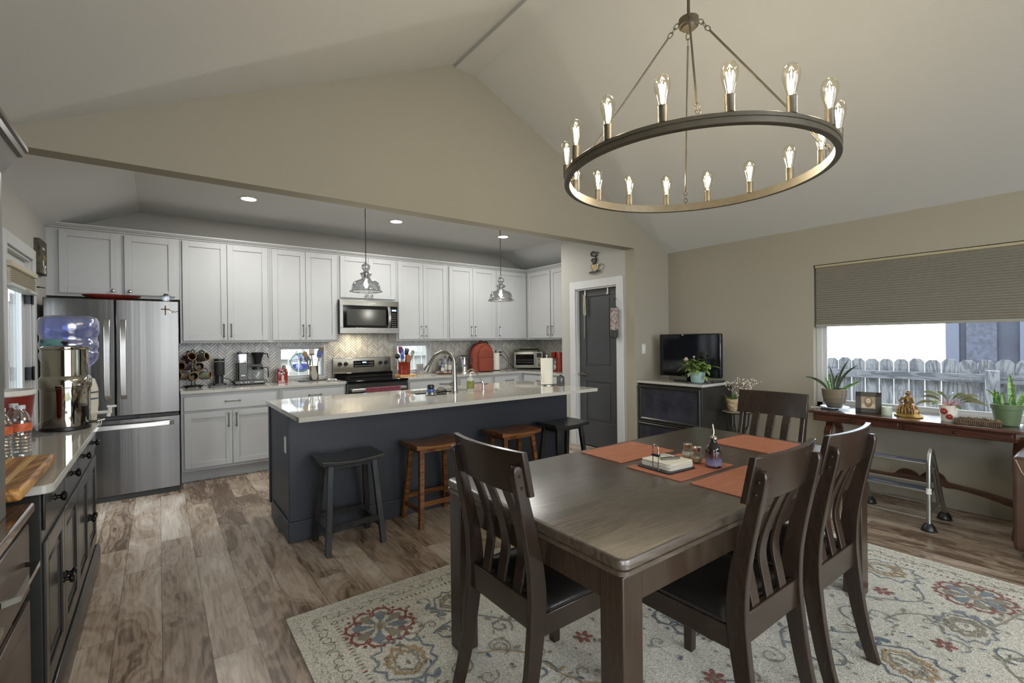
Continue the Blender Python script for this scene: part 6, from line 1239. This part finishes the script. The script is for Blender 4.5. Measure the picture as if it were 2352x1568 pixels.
for k in range(46):
    a = rnd.uniform(R(75), R(285)) if k % 8 else rnd.uniform(0, 2 * PI); r = rnd.uniform(0.0, 0.13) if k % 8 else 0.01; z = 0.13 + rnd.uniform(0, 0.11) * (1.1 - r * 4); c = (r * math.cos(a), r * math.sin(a), z)
    g.mi = 1; g.tube([(r * 0.2 * math.cos(a), r * 0.2 * math.sin(a), 0.11), (r * 0.6 * math.cos(a), r * 0.6 * math.sin(a), z * 0.9 + 0.02), c], 0.0016, 5); leaf(g, c, (math.cos(a), math.sin(a)), rnd.uniform(0.085, 0.12), rnd.uniform(0.042, 0.058), rnd.uniform(-0.1, 0.7), rnd.uniform(0.6, 1.4), 0)
for k, (a, z) in enumerate(((-2.6, 0.09), (-1.9, 0.03), (2.2, 0.05), (-1.2, 0.02), (3.0, 0.07))): leaf(g, (0.085 * math.cos(a), 0.085 * math.sin(a), z + 0.05), (math.cos(a), math.sin(a)), 0.085, 0.035, -0.4, 0.8, 0)
g.build('foliage', [M_leafl, M_leaf], t)
g = G()
for x, y, z, r in ((-0.02, 0.12, 0.245, 0.024), (0.0, 0.04, 0.275, 0.012)): g.T = Matrix.Translation((x, y, z)); g.tube([(0, 0, -0.12), (0, 0, 0)], 0.0018, 5); g.T = Matrix.Translation((x, y, z)) @ Matrix.Rotation(R(90), 4, 'Y'); g.lathe([(r, -0.002), (r, 0.002)], 18); 
g.build('plant_marker', mat('pale_pink', '#b39a96', 0.5), t)
g = G(); g.tube([(4.52, 3.30, ZT + 0.004), (4.55, 3.26, ZT + 0.012), (4.50, 3.22, ZT + 0.004), (4.56, 3.18, ZT + 0.004), (4.60, 3.22, ZT + 0.015), (4.66, 3.2, ZT + 0.004)], 0.0035); tag(g.build('tangled_cable', mat('cable_tan', '#6b5c48', 0.5)), 'tangled brown cable on the stone slab left of the television foot', 'cable')
g = G(); g.prism(rrect(0.05, 0.15, 0.012), 0, 0.016); o = tag(g.build('remote_control', M_black, bevel=0.004), 'black remote lying at the right end of the television', 'remote'); o.location = (4.83, 2.745, ZT); o.rotation_euler = (0, 0, R(60))
# ---------------------------------------------------------------- little round iron table with basket plant and light tree
SXc, SYc, SZ = 4.80, 2.53, 0.62
t = thing('side_table', 'small round wrought iron side table behind the far dining chair', 'table', (SXc, SYc, 0))
g = G(); g.lathe([(0.0, SZ - 0.014), (0.135, SZ - 0.014), (0.14, SZ - 0.007), (0.135, SZ), (0, SZ)], 36); g.build('tabletop', mat('stone_top', '#8a8474', 0.4, noise=0.3, scale=14), t)
g = G(); g.torus((0, 0, SZ - 0.01), 0.141, 0.006, 'z', 36); g.build('iron_rim', M_iron, t)
for k in range(3):
    a = R(40 + 120 * k); c, s = math.cos(a), math.sin(a); g = G(); g.tube([(0.12 * c, 0.12 * s, SZ - 0.015), (0.11 * c, 0.11 * s, 0.48), (0.05 * c, 0.05 * s, 0.40), (0.035 * c, 0.035 * s, 0.33), (0.07 * c, 0.07 * s, 0.22), (0.13 * c, 0.13 * s, 0.0)], 0.0065); g.build('leg', M_iron, t)
    g = G(); b = a + R(60); g.cyl((0.11 * c, 0.11 * s, 0.48), (0.06 * math.cos(b), 0.06 * math.sin(b), 0.30), 0.004); g.tube([(0.05 * c, 0.05 * s, 0.40), (0.09 * math.cos(b), 0.09 * math.sin(b), 0.45), (0.07 * math.cos(b), 0.07 * math.sin(b), 0.35)], 0.004); g.build('scroll_brace', M_iron, t)
t = thing('birch_basket_plant', 'small green plant in a pale bark-textured basket pot on the iron table', 'plant', (4.775, 2.555, SZ + 0.0005))
g = G(); g.lathe([(0.047, 0.0), (0.05, 0.004), (0.072, 0.125), (0.068, 0.13), (0.06, 0.11), (0, 0.108)], 24); g.build('pot', mat('birch_bark', '#b8ac90', 0.8, noise=0.45, scale=22, stretch=(1, 1, 2.5), c2='#8a6c44', bump=0.6), t)
g = G(); rnd = random.Random(9)
for k in range(30): a = rnd.uniform(0, 2 * PI); r = rnd.uniform(0, 0.055); leaf(g, (r * math.cos(a), r * math.sin(a), 0.11), (math.cos(a), math.sin(a)), rnd.uniform(0.05, 0.085), 0.012, 1.2, rnd.uniform(0.5, 2), 0, n=4)
g.build('foliage', M_leaf, t)
t = thing('light_twig_tree', 'tiny wire twig tree with pearl lights behind the basket plant', 'ornament', (4.83, 2.50, SZ + 0.0005))
g = G(); gl = G(); rnd = random.Random(31)
g.lathe([(0.022, 0), (0.022, 0.008), (0.006, 0.012)], 16); g.tube([(0, 0, 0.01), (0.002, 0, 0.12), (0, 0, 0.22)], 0.004, 6)
for k in range(22):
    a = rnd.uniform(0, 2 * PI); z0 = rnd.uniform(0.13, 0.22); L = rnd.uniform(0.12, 0.24); e = rnd.uniform(0.2, 1.25); d = Vector((math.cos(a) * math.cos(e), math.sin(a) * math.cos(e), math.sin(e)))
    p0 = Vector((0, 0, z0)); p1 = p0 + d * L * 0.6 + Vector((0, 0, 0.02)); p2 = p0 + d * L; g.tube([p0, p1, p2], 0.0014, 5)
    for j in range(6): q = p1.lerp(p2, rnd.random() * 1.1) + Vector([rnd.uniform(-0.022, 0.022) for _ in range(3)]); gl.ball(q, 0.0036, 6, 4); g.cyl(p1.lerp(p2, 0.5), q, 0.0007, seg=4)
g.build('branches', mat('twig', '#6e6250', 0.6), t); gl.build('pearls', mat('pearl', '#e6dfc9', 0.3, emit=0.25, ecol=(1, 0.93, 0.75)), t)
# ---------------------------------------------------------------- console under the window
QX0, QX1, QY0, QY1, QZ = 4.565, 4.985, 0.475, 1.765, 0.74
t = thing('console_table', 'polished mahogany console table under the window with curved trestle ends', 'table', (0, 0, 0))
g = G(); g.prism([(x + (QX0 + QX1) / 2, y + (QY0 + QY1) / 2) for x, y in rrect(QX1 - QX0, QY1 - QY0, 0.008, 3)], QZ - 0.022, QZ); g.build('tabletop', M_cons, t, bevel=0.006, seg=3)
g = G(); g.box(QX0 + 0.03, QY0 + 0.03, QZ - 0.088, QX1 - 0.03, QY1 - 0.03, QZ - 0.022); g.build('apron', M_cons, t, bevel=0.003)
for y0, y1 in ((QY0 + 0.05, 1.10), (1.14, QY1 - 0.05)):
    g = G(); g.box(QX0 + 0.022, y0, QZ - 0.082, QX0 + 0.03, y1, QZ - 0.034); dr = g.build('drawer', M_cons, t, bevel=0.002); g = G(); g.cyl((QX0 + 0.022, (y0 + y1) / 2 - 0.0, QZ - 0.058), (QX0 + 0.008, (y0 + y1) / 2, QZ - 0.058), 0.005); g.ball((QX0 + 0.005, (y0 + y1) / 2, QZ - 0.058), 0.010, 12, 8); g.build('knob', M_bk, dr)
for y in (0.505, 1.64):
    for s in (-1, 1):
        xm = (QX0 + QX1) / 2; g = G(); g.bar([(xm + s * 0.05, y, QZ - 0.088), (xm + s * 0.13, y, 0.56), (xm + s * 0.14, y, 0.46), (xm + s * 0.07, y, 0.36), (xm + s * 0.05, y, 0.28)], (0, 1, 0), 0.055, 0.034); g.build('lyre_arm', M_cons, t, bevel=0.005)
        g = G(); g.bar([(xm, y, 0.27), (xm + s * 0.08, y, 0.20), (xm + s * 0.15, y, 0.07), (xm + s * 0.20, y, 0.03)], (0, 1, 0), 0.05, [0.06, 0.045, 0.035, 0.04]); g.lathe([(0, 0), (0, 0)], 3) if False else None; g.box(xm + s * 0.20 - 0.02, y - 0.02, 0, xm + s * 0.20 + 0.02, y + 0.025, 0.045); g.build('foot', M_cons, t, bevel=0.005)
    g = G(); g.box(xm - 0.07, y - 0.03, 0.235, xm + 0.07, y + 0.03, 0.30); g.build('boss', M_cons, t, bevel=0.006)
g = G(); pts = [(0.51, 0.185), (0.68, 0.225), (0.83, 0.245), (0.90, 0.25), (0.95, 0.29), (1.0, 0.285), (1.05, 0.255), (1.10, 0.275), (1.15, 0.28), (1.20, 0.25), (1.27, 0.245), (1.45, 0.245), (1.55, 0.225), (1.62, 0.195)]
W_ = [0.05, 0.04, 0.035, 0.05, 0.085, 0.075, 0.05, 0.075, 0.08, 0.05, 0.038, 0.038, 0.045, 0.06]; g.bar(cr([(4.78, y, z_) for y, z_ in pts]), (1, 0, 0), 0.028, [v.x for v in cr([(q, 0, 0) for q in W_])]); g.build('stretcher', M_cons, t, bevel=0.004)
# cellular shade
t = thing('window_shade', 'olive beige cellular shade lowered over the upper half of the big window', 'window shade', (XR, 0, 0))
M_cell = mat('shade_olive', '#817d70', 0.9, noise=0.03, scale=40); sy0, sy1, sz0, sz1 = WY0 + 0.012, WY1 - 0.018, 1.50, 2.045
g = G(); g.box(0.012, sy0, sz1 - 0.004, 0.062, sy1 + 0.006, WZ1 - 0.003); g.build('headrail', mat('shade_rail', '#a39a7e', 0.45), t, bevel=0.006)
g = G(); n = 26; rings = []
zs = [sz0 + (sz1 - sz0) * k / n for k in range(n + 1)]
prof = []
for k in range(n): z = zs[k]; h = zs[k + 1] - z; prof += [(0.028, z), (0.0165, z + h * 0.5)]
prof.append((0.028, zs[-1])); back = [(0.052 + (0.026 - a), b) for a, b in prof[::-1]]
g.prism(prof + back, sy0, sy1, 'y')
g.T = Matrix.Identity(4); g.build('cells', M_cell, t, smooth=False)
g = G(); g.box(0.014, sy0, sz0 - 0.022, 0.06, sy1, sz0 + 0.001); g.tube([(0.01, 0.9, sz0 - 0.018), (0.002, 0.92, sz0 - 0.014), (0.01, 0.94, sz0 - 0.018)], 0.003); g.build('bottom_rail', mat('shade_rail2', '#8c8a80', 0.5), t, bevel=0.005)
# things on the console
def snake(g, base, L, w, az, lean, bend=0.0, mi=0):
    """upright blade whose broad side faces the room (-x); az > 0 leans to +y, az < 0 to -y"""
    d = Vector((-0.12 if mi else 0.06, math.copysign(1, az), 0)).normalized(); n = 9; p = Vector(base); a = PI / 2 - lean; vs = []
    for i in range(n + 1):
        t_ = i / n; tg = d * math.cos(a) + Vector((0, 0, math.sin(a))); sd = tg.cross(Vector((1, 0.25 * math.sin(2.5 * t_), 0))).normalized(); ww = 0.72 * w * (0.5 + 0.5 * math.sin(PI * min(1, 0.1 + t_ * 0.8))) * (1 - t_ ** 5) + 0.0015
        vs += [p + sd * ww / 2 - Vector((0.3 * ww / 2, 0, 0)), p + Vector((0.004, 0, 0)), p - sd * ww / 2 - Vector((0.3 * ww / 2, 0, 0))]; p = p + tg * (L / n); a -= bend / n
    g.mi = mi; g.add(vs, [f_ for i in range(n) for f_ in ((3 * i, 3 * i + 1, 3 * i + 4, 3 * i + 3), (3 * i + 1, 3 * i + 2, 3 * i + 5, 3 * i + 4))])
z = QZ + 0.0005
M_snk = mat('snake_leaf', '#83a352', 0.35, noise=0.5, scale=16, stretch=(1, 1, 5), c2='#3f6a38')
PXp, PYp = 4.80, 1.640
g = G(); g.lathe([(0, 0), (0.06, 0), (0.105, 0.010), (0.11, 0.014), (0.10, 0.010), (0, 0.006)], 32); o = tag(g.build('drip_saucer', M_glass), 'clear saucer under the brown ceramic pot', 'saucer'); o.location = (PXp, PYp, z + 0.0085)
g = G(); g.prism([(x, y) for x, y in rrect(0.13, 0.10, 0.004)], 0, 0.008); o = tag(g.build('slate_coaster', M_blackm, bevel=0.002), 'dark slate tile under the saucer at the console left end', 'tile'); o.location = (PXp - 0.02, PYp + 0.03, z)
t = thing('potted_snake_plant', 'spiky snake plant in a brown banded ceramic pot, left end of the console', 'plant', (PXp, PYp, z + 0.015))
g = G(); g.lathe([(0.052, 0), (0.06, 0.006), (0.082, 0.055), (0.094, 0.11), (0.098, 0.162), (0.094, 0.165), (0.088, 0.145), (0, 0.142)], 36); g.build('pot', mat('pot_brown', '#77664c', 0.18, noise=0.45, scale=9, stretch=(0.3, 0.3, 4), c2='#565a58'), t); g = G(); g.lathe([(0, 0.147), (0.088, 0.145)], 24, False); g.build('soil', M_soil, t)
g = G()
# camera looks along +x here: image right = -y
for y, L, w, az, ln, bd, mi in ((0.02, 0.16, 0.034, 1.2, 0.12, 0.0, 0), (0.035, 0.13, 0.03, 1.5, 0.3, 0.0, 0), (0.0, 0.22, 0.03, 1.57, 0.1, 0.1, 1), (-0.03, 0.19, 0.032, -1.5, 0.95, 0.1, 0), (0.04, 0.24, 0.02, 1.57, 0.45, 1.3, 1), (0.045, 0.22, 0.016, 1.7, 0.6, 0.8, 1), (-0.01, 0.30, 0.026, -1.5, 0.15, 0.45, 1), (-0.02, 0.30, 0.028, -1.4, 0.2, 0.9, 1), (0.01, 0.18, 0.02, -1.8, 0.05, 0.5, 1)):
    snake(g, (0, y, 0.14), L, w, az, ln, bd, mi)
g.build('leaves', [M_snk, M_leafd], t)
t = thing('photo_frame', 'black picture frame with a sepia portrait on the console', 'picture frame', (4.745, 1.375, z), R(-75))
g = G(); g.T = Matrix.Rotation(R(-12), 4, 'X'); w_, h_ = 0.175, 0.175; b_ = 0.038
g.box(-w_ / 2, 0, 0.002, -w_ / 2 + b_, 0.014, h_); g.box(w_ / 2 - b_, 0, 0.002, w_ / 2, 0.014, h_); g.box(-w_ / 2, 0, 0.002, w_ / 2, 0.014, b_); g.box(-w_ / 2, 0, h_ - b_, w_ / 2, 0.014, h_); g.build('frame', mat('frame_dark', '#37342f', 0.45), t)
g = G(); g.cyl((0, 0.03, 0.10), (0, 0.085, 0.003), 0.005); g.build('easel_back', M_black, t)
T0 = Matrix.Rotation(R(-12), 4, 'X')
g = G(); g.T = T0; g.box(-w_ / 2 + b_, 0.006, b_, w_ / 2 - b_, 0.009, h_ - b_); g.mi = 1; yy = 0.0056
g.poly([(-0.046, yy, 0.04), (0.046, yy, 0.04), (0.044, yy, 0.07), (0.024, yy, 0.085), (0.0, yy, 0.08), (-0.024, yy, 0.085), (-0.044, yy, 0.07)]); g.mi = 3; g.poly([(0.028 * math.cos(a), yy - 0.0002, 0.092 + 0.046 * math.sin(a)) for a in arc(0, 2 * PI, 18)[:-1]]); g.mi = 1; g.poly([(0.017 * math.cos(a), yy - 0.0004, 0.102 + 0.023 * math.sin(a)) for a in arc(0, 2 * PI, 18)[:-1]]); g.mi = 2
for s in (-1, 1): g.poly([(s * 0.007 + 0.0035 * math.cos(a), yy - 0.0006, 0.105 + 0.002 * math.sin(a)) for a in arc(0, 2 * PI, 8)[:-1]])
g.poly([(0.006 * math.cos(a), yy - 0.0006, 0.090 + 0.002 * math.sin(a)) for a in arc(0, 2 * PI, 8)[:-1]])
g.build('portrait', [mat('sepia', '#8f8068', 0.5), mat('sepia_l', '#b8a688', 0.5), mat('sepia_d', '#5c4a38', 0.5), mat('sepia_h', '#6f5c46', 0.5)], t)
t = thing('pillar_candle', 'short pale green pillar candle right of the black frame', 'candle', (4.72, 1.243, z))
g = G(); g.lathe([(0.033, 0), (0.035, 0.003), (0.035, 0.066), (0.033, 0.068), (0.025, 0.062), (0, 0.060)], 28); g.build('wax', mat('wax_green', '#b3bda8', 0.4, noise=0.1, scale=20), t); g = G(); g.cyl((0, 0, 0.06), (0.001, 0, 0.072), 0.001, seg=5); g.build('wick', M_black, t)
# generic bronze seated figure
t = thing('bronze_figurine', 'bronze draped seated figurine on an oval base on the console', 'figurine', (4.755, 1.115, z), R(-8))
M_brz = mat('figure_bronze', '#a07e4c', 0.35, metal=0.6, noise=0.3, scale=60, c2='#55402a', bump=0.3)
g = G(); g.lathe([(0.078, 0), (0.082, 0.004), (0.08, 0.014), (0.07, 0.016), (0.068, 0.026), (0, 0.028)], 30, sx=0.55, sy=1.18); g.build('oval_base', mat('figure_gold', '#a88848', 0.35, metal=0.6, noise=0.2, scale=30), t)
g = G(); rings = []
rnd = random.Random(3); prof_ = [(0.064, 0.026), (0.068, 0.045), (0.062, 0.065), (0.056, 0.082), (0.046, 0.094), (0.030, 0.104), (0.030, 0.125), (0.034, 0.145), (0.026, 0.160), (0.012, 0.168), (0.010, 0.175)]
for i, (r, zz_) in enumerate(prof_): rings.append([(r * (0.62 + 0.07 * math.sin(7 * a + i * 0.7)) * math.cos(a) - 0.004, r * (1.0 + 0.08 * math.sin(9 * a - i * 0.9)) * math.sin(a) * (1.05 if i < 5 else 0.85), zz_) for a in arc(0, 2 * PI, 36)[:-1]])
g.ring_loft(rings); g.ball((-0.004, 0.0, 0.186), 0.0155, 12, 10, 1.2); g.torus((-0.002, 0, 0.188), 0.014, 0.006, 'x', 16)
for s in (-1, 1): g.tube([(-0.01, s * 0.03, 0.150), (-0.03, s * 0.045, 0.122), (-0.042, s * 0.02, 0.108)], [0.010, 0.009, 0.007])
for k in range(7): a = -1.2 + k * 0.4; g.tube([(-0.028, 0.04 * math.sin(a), 0.098), (-0.043, 0.055 * math.sin(a), 0.07), (-0.044, 0.062 * math.sin(a), 0.03)], 0.0065)
g.build('draped_figure', M_brz, t)
t = thing('flower_pot_plant', 'pink-stemmed plant in a white pot painted with red flowers', 'plant', (4.715, 0.868, z))
g = G(); g.lathe([(0.042, 0), (0.045, 0.004), (0.056, 0.118), (0.058, 0.122), (0.053, 0.118), (0.050, 0.105), (0, 0.104)], 32); g.build('pot', mat('pot_white', '#cfcabb', 0.25), t); g = G(); g.lathe([(0, 0.107), (0.05, 0.106)], 20, False); g.build('soil', M_soil, t)
g = G()
for y, zc_, r in ((0.018, 0.078, 0.019), (-0.012, 0.040, 0.015)):
    for k in range(9):
        a = 2 * PI * k / 9; yy, zz_ = y + r * math.cos(a), zc_ + r * math.sin(a); rr = 0.0455 + 0.0108 * zz_ / 0.118 + 0.0006; xx = -math.sqrt(max(0, rr * rr - yy * yy)); g.ball((xx, yy, zz_), 0.0065, 8, 6)
    rr = 0.047 + 0.0108 * zc_ / 0.118; g.ball((-math.sqrt(rr * rr - y * y), y, zc_), r * 0.75, 10, 8)
fl = g.build('red_flower_motif', mat('flower_red', '#8c2d26', 0.4), t)
g = G(); gs = G(); rnd = random.Random(14)
for y, up, L, dx in ((0.9, 0.15, 0.20, -0.3), (0.8, 0.5, 0.18, 0.1), (0.7, 0.75, 0.19, -0.2), (0.3, 1.1, 0.14, 0.1), (-0.1, 1.3, 0.13, -0.1), (-0.4, 0.95, 0.15, 0.2), (-0.7, 0.7, 0.17, -0.1), (-0.9, 0.45, 0.2, -0.2), (-0.9, 0.25, 0.22, 0.1), (-0.6, 0.1, 0.10, -0.4), (0.5, 0.3, 0.14, -0.7), (-1, 0.6, 0.2, 0.4)):
    d = Vector((dx, y, 0)).normalized(); s0 = Vector((0, 0, 0.105)); s1 = s0 + (d * math.cos(up + 0.25) + Vector((0, 0, math.sin(up + 0.25)))) * L * 0.42; gs.tube([s0, (s0 + s1) / 2 + Vector((0, 0, 0.01)), s1], 0.0022, 6)
    leaf(g, s1, d, L * 0.62, 0.028, up, 1.0, 0, 0.3, 6, -0.9 if y > 0 else 0.9)
g.build('foliage', mat('leaf_olive_pink', '#566a3c', 0.35, noise=0.35, scale=26, c2='#7a6f5c'), t); gs.build('stems', mat('stem_pink', '#9c5a58', 0.4), t)
t = thing('pinecone_tray', 'rustic twig tray on the console filled with small pinecones', 'tray', (4.665, 0.70, z), R(4))
M_twig = mat('twig_brown', '#5c4c3a', 0.8, noise=0.3, scale=40, bump=0.5); g = G(); g.box(-0.03, -0.115, 0, 0.03, 0.115, 0.008)
for k in range(24): y = -0.11 + k * 0.0096; [g.cyl((s * 0.032, y, 0.004), (s * 0.034, y, 0.032), 0.0038, seg=6) for s in (-1, 1)]
g.build('tray_body', M_twig, t); g = G()
for s in (-1, 1): g.cyl((s * 0.035, -0.118, 0.033), (s * 0.035, 0.118, 0.033), 0.004)
g.cyl((-0.035, -0.118, 0.033), (0.035, -0.118, 0.033), 0.004); g.cyl((-0.035, 0.118, 0.033), (0.035, 0.118, 0.033), 0.004); g.build('rim', M_twig, t)
M_cone = mat('cone_brown', '#6a5642', 0.85, noise=0.4, scale=70)
def cone_mesh():
    g = G(); g.ball((0, 0, 0), 0.012, 8, 6, 1.1)
    for i in range(5):
        ph = -1.0 + i * 0.5; rr = 0.019 * math.cos(ph) + 0.003; zz_ = 0.017 * math.sin(ph)
        for k in range(8): a = 2 * PI * (k + 0.5 * (i % 2)) / 8; c = Vector((rr * math.cos(a), rr * math.sin(a), zz_)); g.cyl(c * 0.55, c, 0.0048, 0.0015, 5)
    return g.build('pinecone', M_cone)
cproto = None
for k, (y, x, zz_, lab) in enumerate(((0.085, 0.0, 0.03, 'pinecone at the left end of the twig tray'), (0.050, 0.008, 0.028, 'pinecone second from the left in the twig tray'), (0.012, -0.005, 0.029, 'pinecone left of the middle of the twig tray'), (-0.026, 0.004, 0.032, 'pinecone sitting highest, right of the tray middle'), (-0.062, -0.004, 0.026, 'pinecone second from the right in the twig tray'), (-0.095, 0.004, 0.028, 'pinecone at the right end of the twig tray'))):
    if cproto is None: o = cproto = cone_mesh()
    else: o = cproto.copy(); col.objects.link(o)
    o.location = (4.665 + x, 0.70 + y, z + zz_); o.rotation_euler = (k * 1.1, k * 0.7, k); o.scale = (1.25,) * 3; tag(o, lab, 'pinecone', 'pinecones in the twig tray')
t = thing('potted_snake_plant', 'bright green snake plant in a wide sage green plastic pot, right end', 'plant', (4.80, 0.575, z))
g = G(); g.lathe([(0.058, 0), (0.062, 0.004), (0.078, 0.115), (0.084, 0.117), (0.087, 0.150), (0.083, 0.152), (0.078, 0.125), (0, 0.12)], 36); g.build('pot', mat('pot_sage', '#556646', 0.5), t); g = G(); g.lathe([(0, 0.128), (0.078, 0.126)], 20, False); g.build('soil', M_soil, t)
g = G(); g.lathe([(0, 0), (0.07, 0), (0.08, 0.012)], 30, False); g.build('clear_saucer', M_glass, t)
g = G()
for y, L, w, az, ln, bd in ((0.055, 0.13, 0.032, 1.57, 0.05, 0), (0.045, 0.115, 0.036, 1.2, 0.0, 0), (0.01, 0.11, 0.03, 1.57, 0.1, 0), (-0.03, 0.24, 0.05, 1.57, 0.06, 0), (-0.05, 0.16, 0.042, -1.57, 0.35, 0), (-0.02, 0.09, 0.03, -1.3, 0.1, 0), (0.03, 0.15, 0.018, 1.57, 0.2, 0.8)):
    snake(g, (-0.02 + abs(y) * 0.3, y, 0.125), L, w, az, ln, bd, 0)
g.build('leaves', M_snk, t)
# ---------------------------------------------------------------- folding step ladder
t = thing('step_ladder', 'low silver two-step folding ladder on rubber cup feet', 'step ladder', (0, 0, 0)); M_al = mat('aluminium_tube', '#a3a39c', 0.3, metal=0.9); M_grip = mat('step_grip', '#5c6478', 0.6, bump=0.4, scale=200)
for y, nm in ((0.91, 'near'), (1.375, 'far')):
    g = G(); g.tube([(4.35, y, 0.04), (4.36, y, 0.46), (4.372, y, 0.53), (4.40, y, 0.565), (4.435, y, 0.56), (4.46, y, 0.53), (4.72, y - 0.012, 0.05)], 0.0145, 12); g.build('side_frame', M_al, t)
    for x in (4.35, 4.725): g = G(); g.T = Matrix.Translation((x, y - (0.012 if x > 4.5 else 0), 0)); g.lathe([(0.046, 0), (0.047, 0.006), (0.042, 0.010), (0.038, 0.03), (0.022, 0.052), (0, 0.055)], 24); g.build('rubber_foot', M_black, t)
    g = G(); g.tube([(4.47, y, 0.42), (4.60, y, 0.16)], 0.011); g.tube([(4.355, y, 0.13), (4.66, y, 0.155)], 0.009); g.build('brace', M_al, t)
for x, z_, w in ((4.43, 0.46, 0.11), (4.45, 0.255, 0.13)):
    g = G(); g.box(x, 0.925, z_ - 0.02, x + w, 1.36, z_); st_ = g.build('step', M_al, t, bevel=0.005); g = G(); g.box(x + 0.01, 0.935, z_, x + w - 0.008, 1.35, z_ + 0.0025); g.build('grip_tread', M_grip, st_); g = G(); g.box(x + 0.04, 1.12, z_ + 0.002, x + 0.044, 1.28, z_ + 0.0032); g.build('pale_line', M_white, st_)
for x, z_ in ((4.352, 0.33), (4.352, 0.08), (4.68, 0.12)): g = G(); g.cyl((x, 0.91, z_), (x, 1.375, z_), 0.0095, seg=10); g.build('crossbar', M_al, t)
g = G(); g.cyl((4.352, 0.91, 0.26), (4.353, 0.91, 0.30), 0.0155, seg=14); g.build('white_tape', M_white, t)
# ---------------------------------------------------------------- brown leather recliner at the right edge
t = thing('leather_armchair', 'brown leather armchair cropped by the right edge of the photo', 'armchair', (4.12, -0.595, 0))
g = G(); rings = []
for y, k in ((0.0, 0.0), (1.07, 0.0)): rings.append([(x, y, z_) for x, z_ in ((0.03, 0.07), (0.0, 0.12), (0.0, 0.60), (0.02, 0.642), (0.06, 0.65), (0.40, 0.65), (0.42, 0.60), (0.42, 0.07))])
g.ring_loft(rings); g.build('arm', M_sofa, t, bevel=0.02, seg=3)
g = G(); g.box(0.05, 0.02, 0.10, 0.88, 0.25, 0.95); g.box(0.42, 0.2, 0.10, 0.88, 1.0, 0.45); g.build('seat_body', M_sofa, t, bevel=0.05, seg=4)
g = G(); g.tube([(-0.003, 1.055, 0.63), (-0.004, 1.03, 0.56), (-0.004, 0.98, 0.48), (-0.004, 0.88, 0.43), (-0.004, 0.6, 0.41), (-0.004, 0.3, 0.41)], 0.0035, 6); g.build('piping', mat('piping_tan', '#8c7458', 0.6), t)
g = G()
for y in (0.06, 0.95):
    for x in (0.06, 0.36): g.box(x, y, 0, x + 0.06, y + 0.06, 0.075)
g.build('feet', M_blackm, t)
g = G(); g.cyl((-0.004, 0.93, 0.53), (-0.03, 0.93, 0.53), 0.008); g.box(-0.035, 0.89, 0.50, -0.02, 0.97, 0.56); g.build('recline_lever', M_chrome, t)
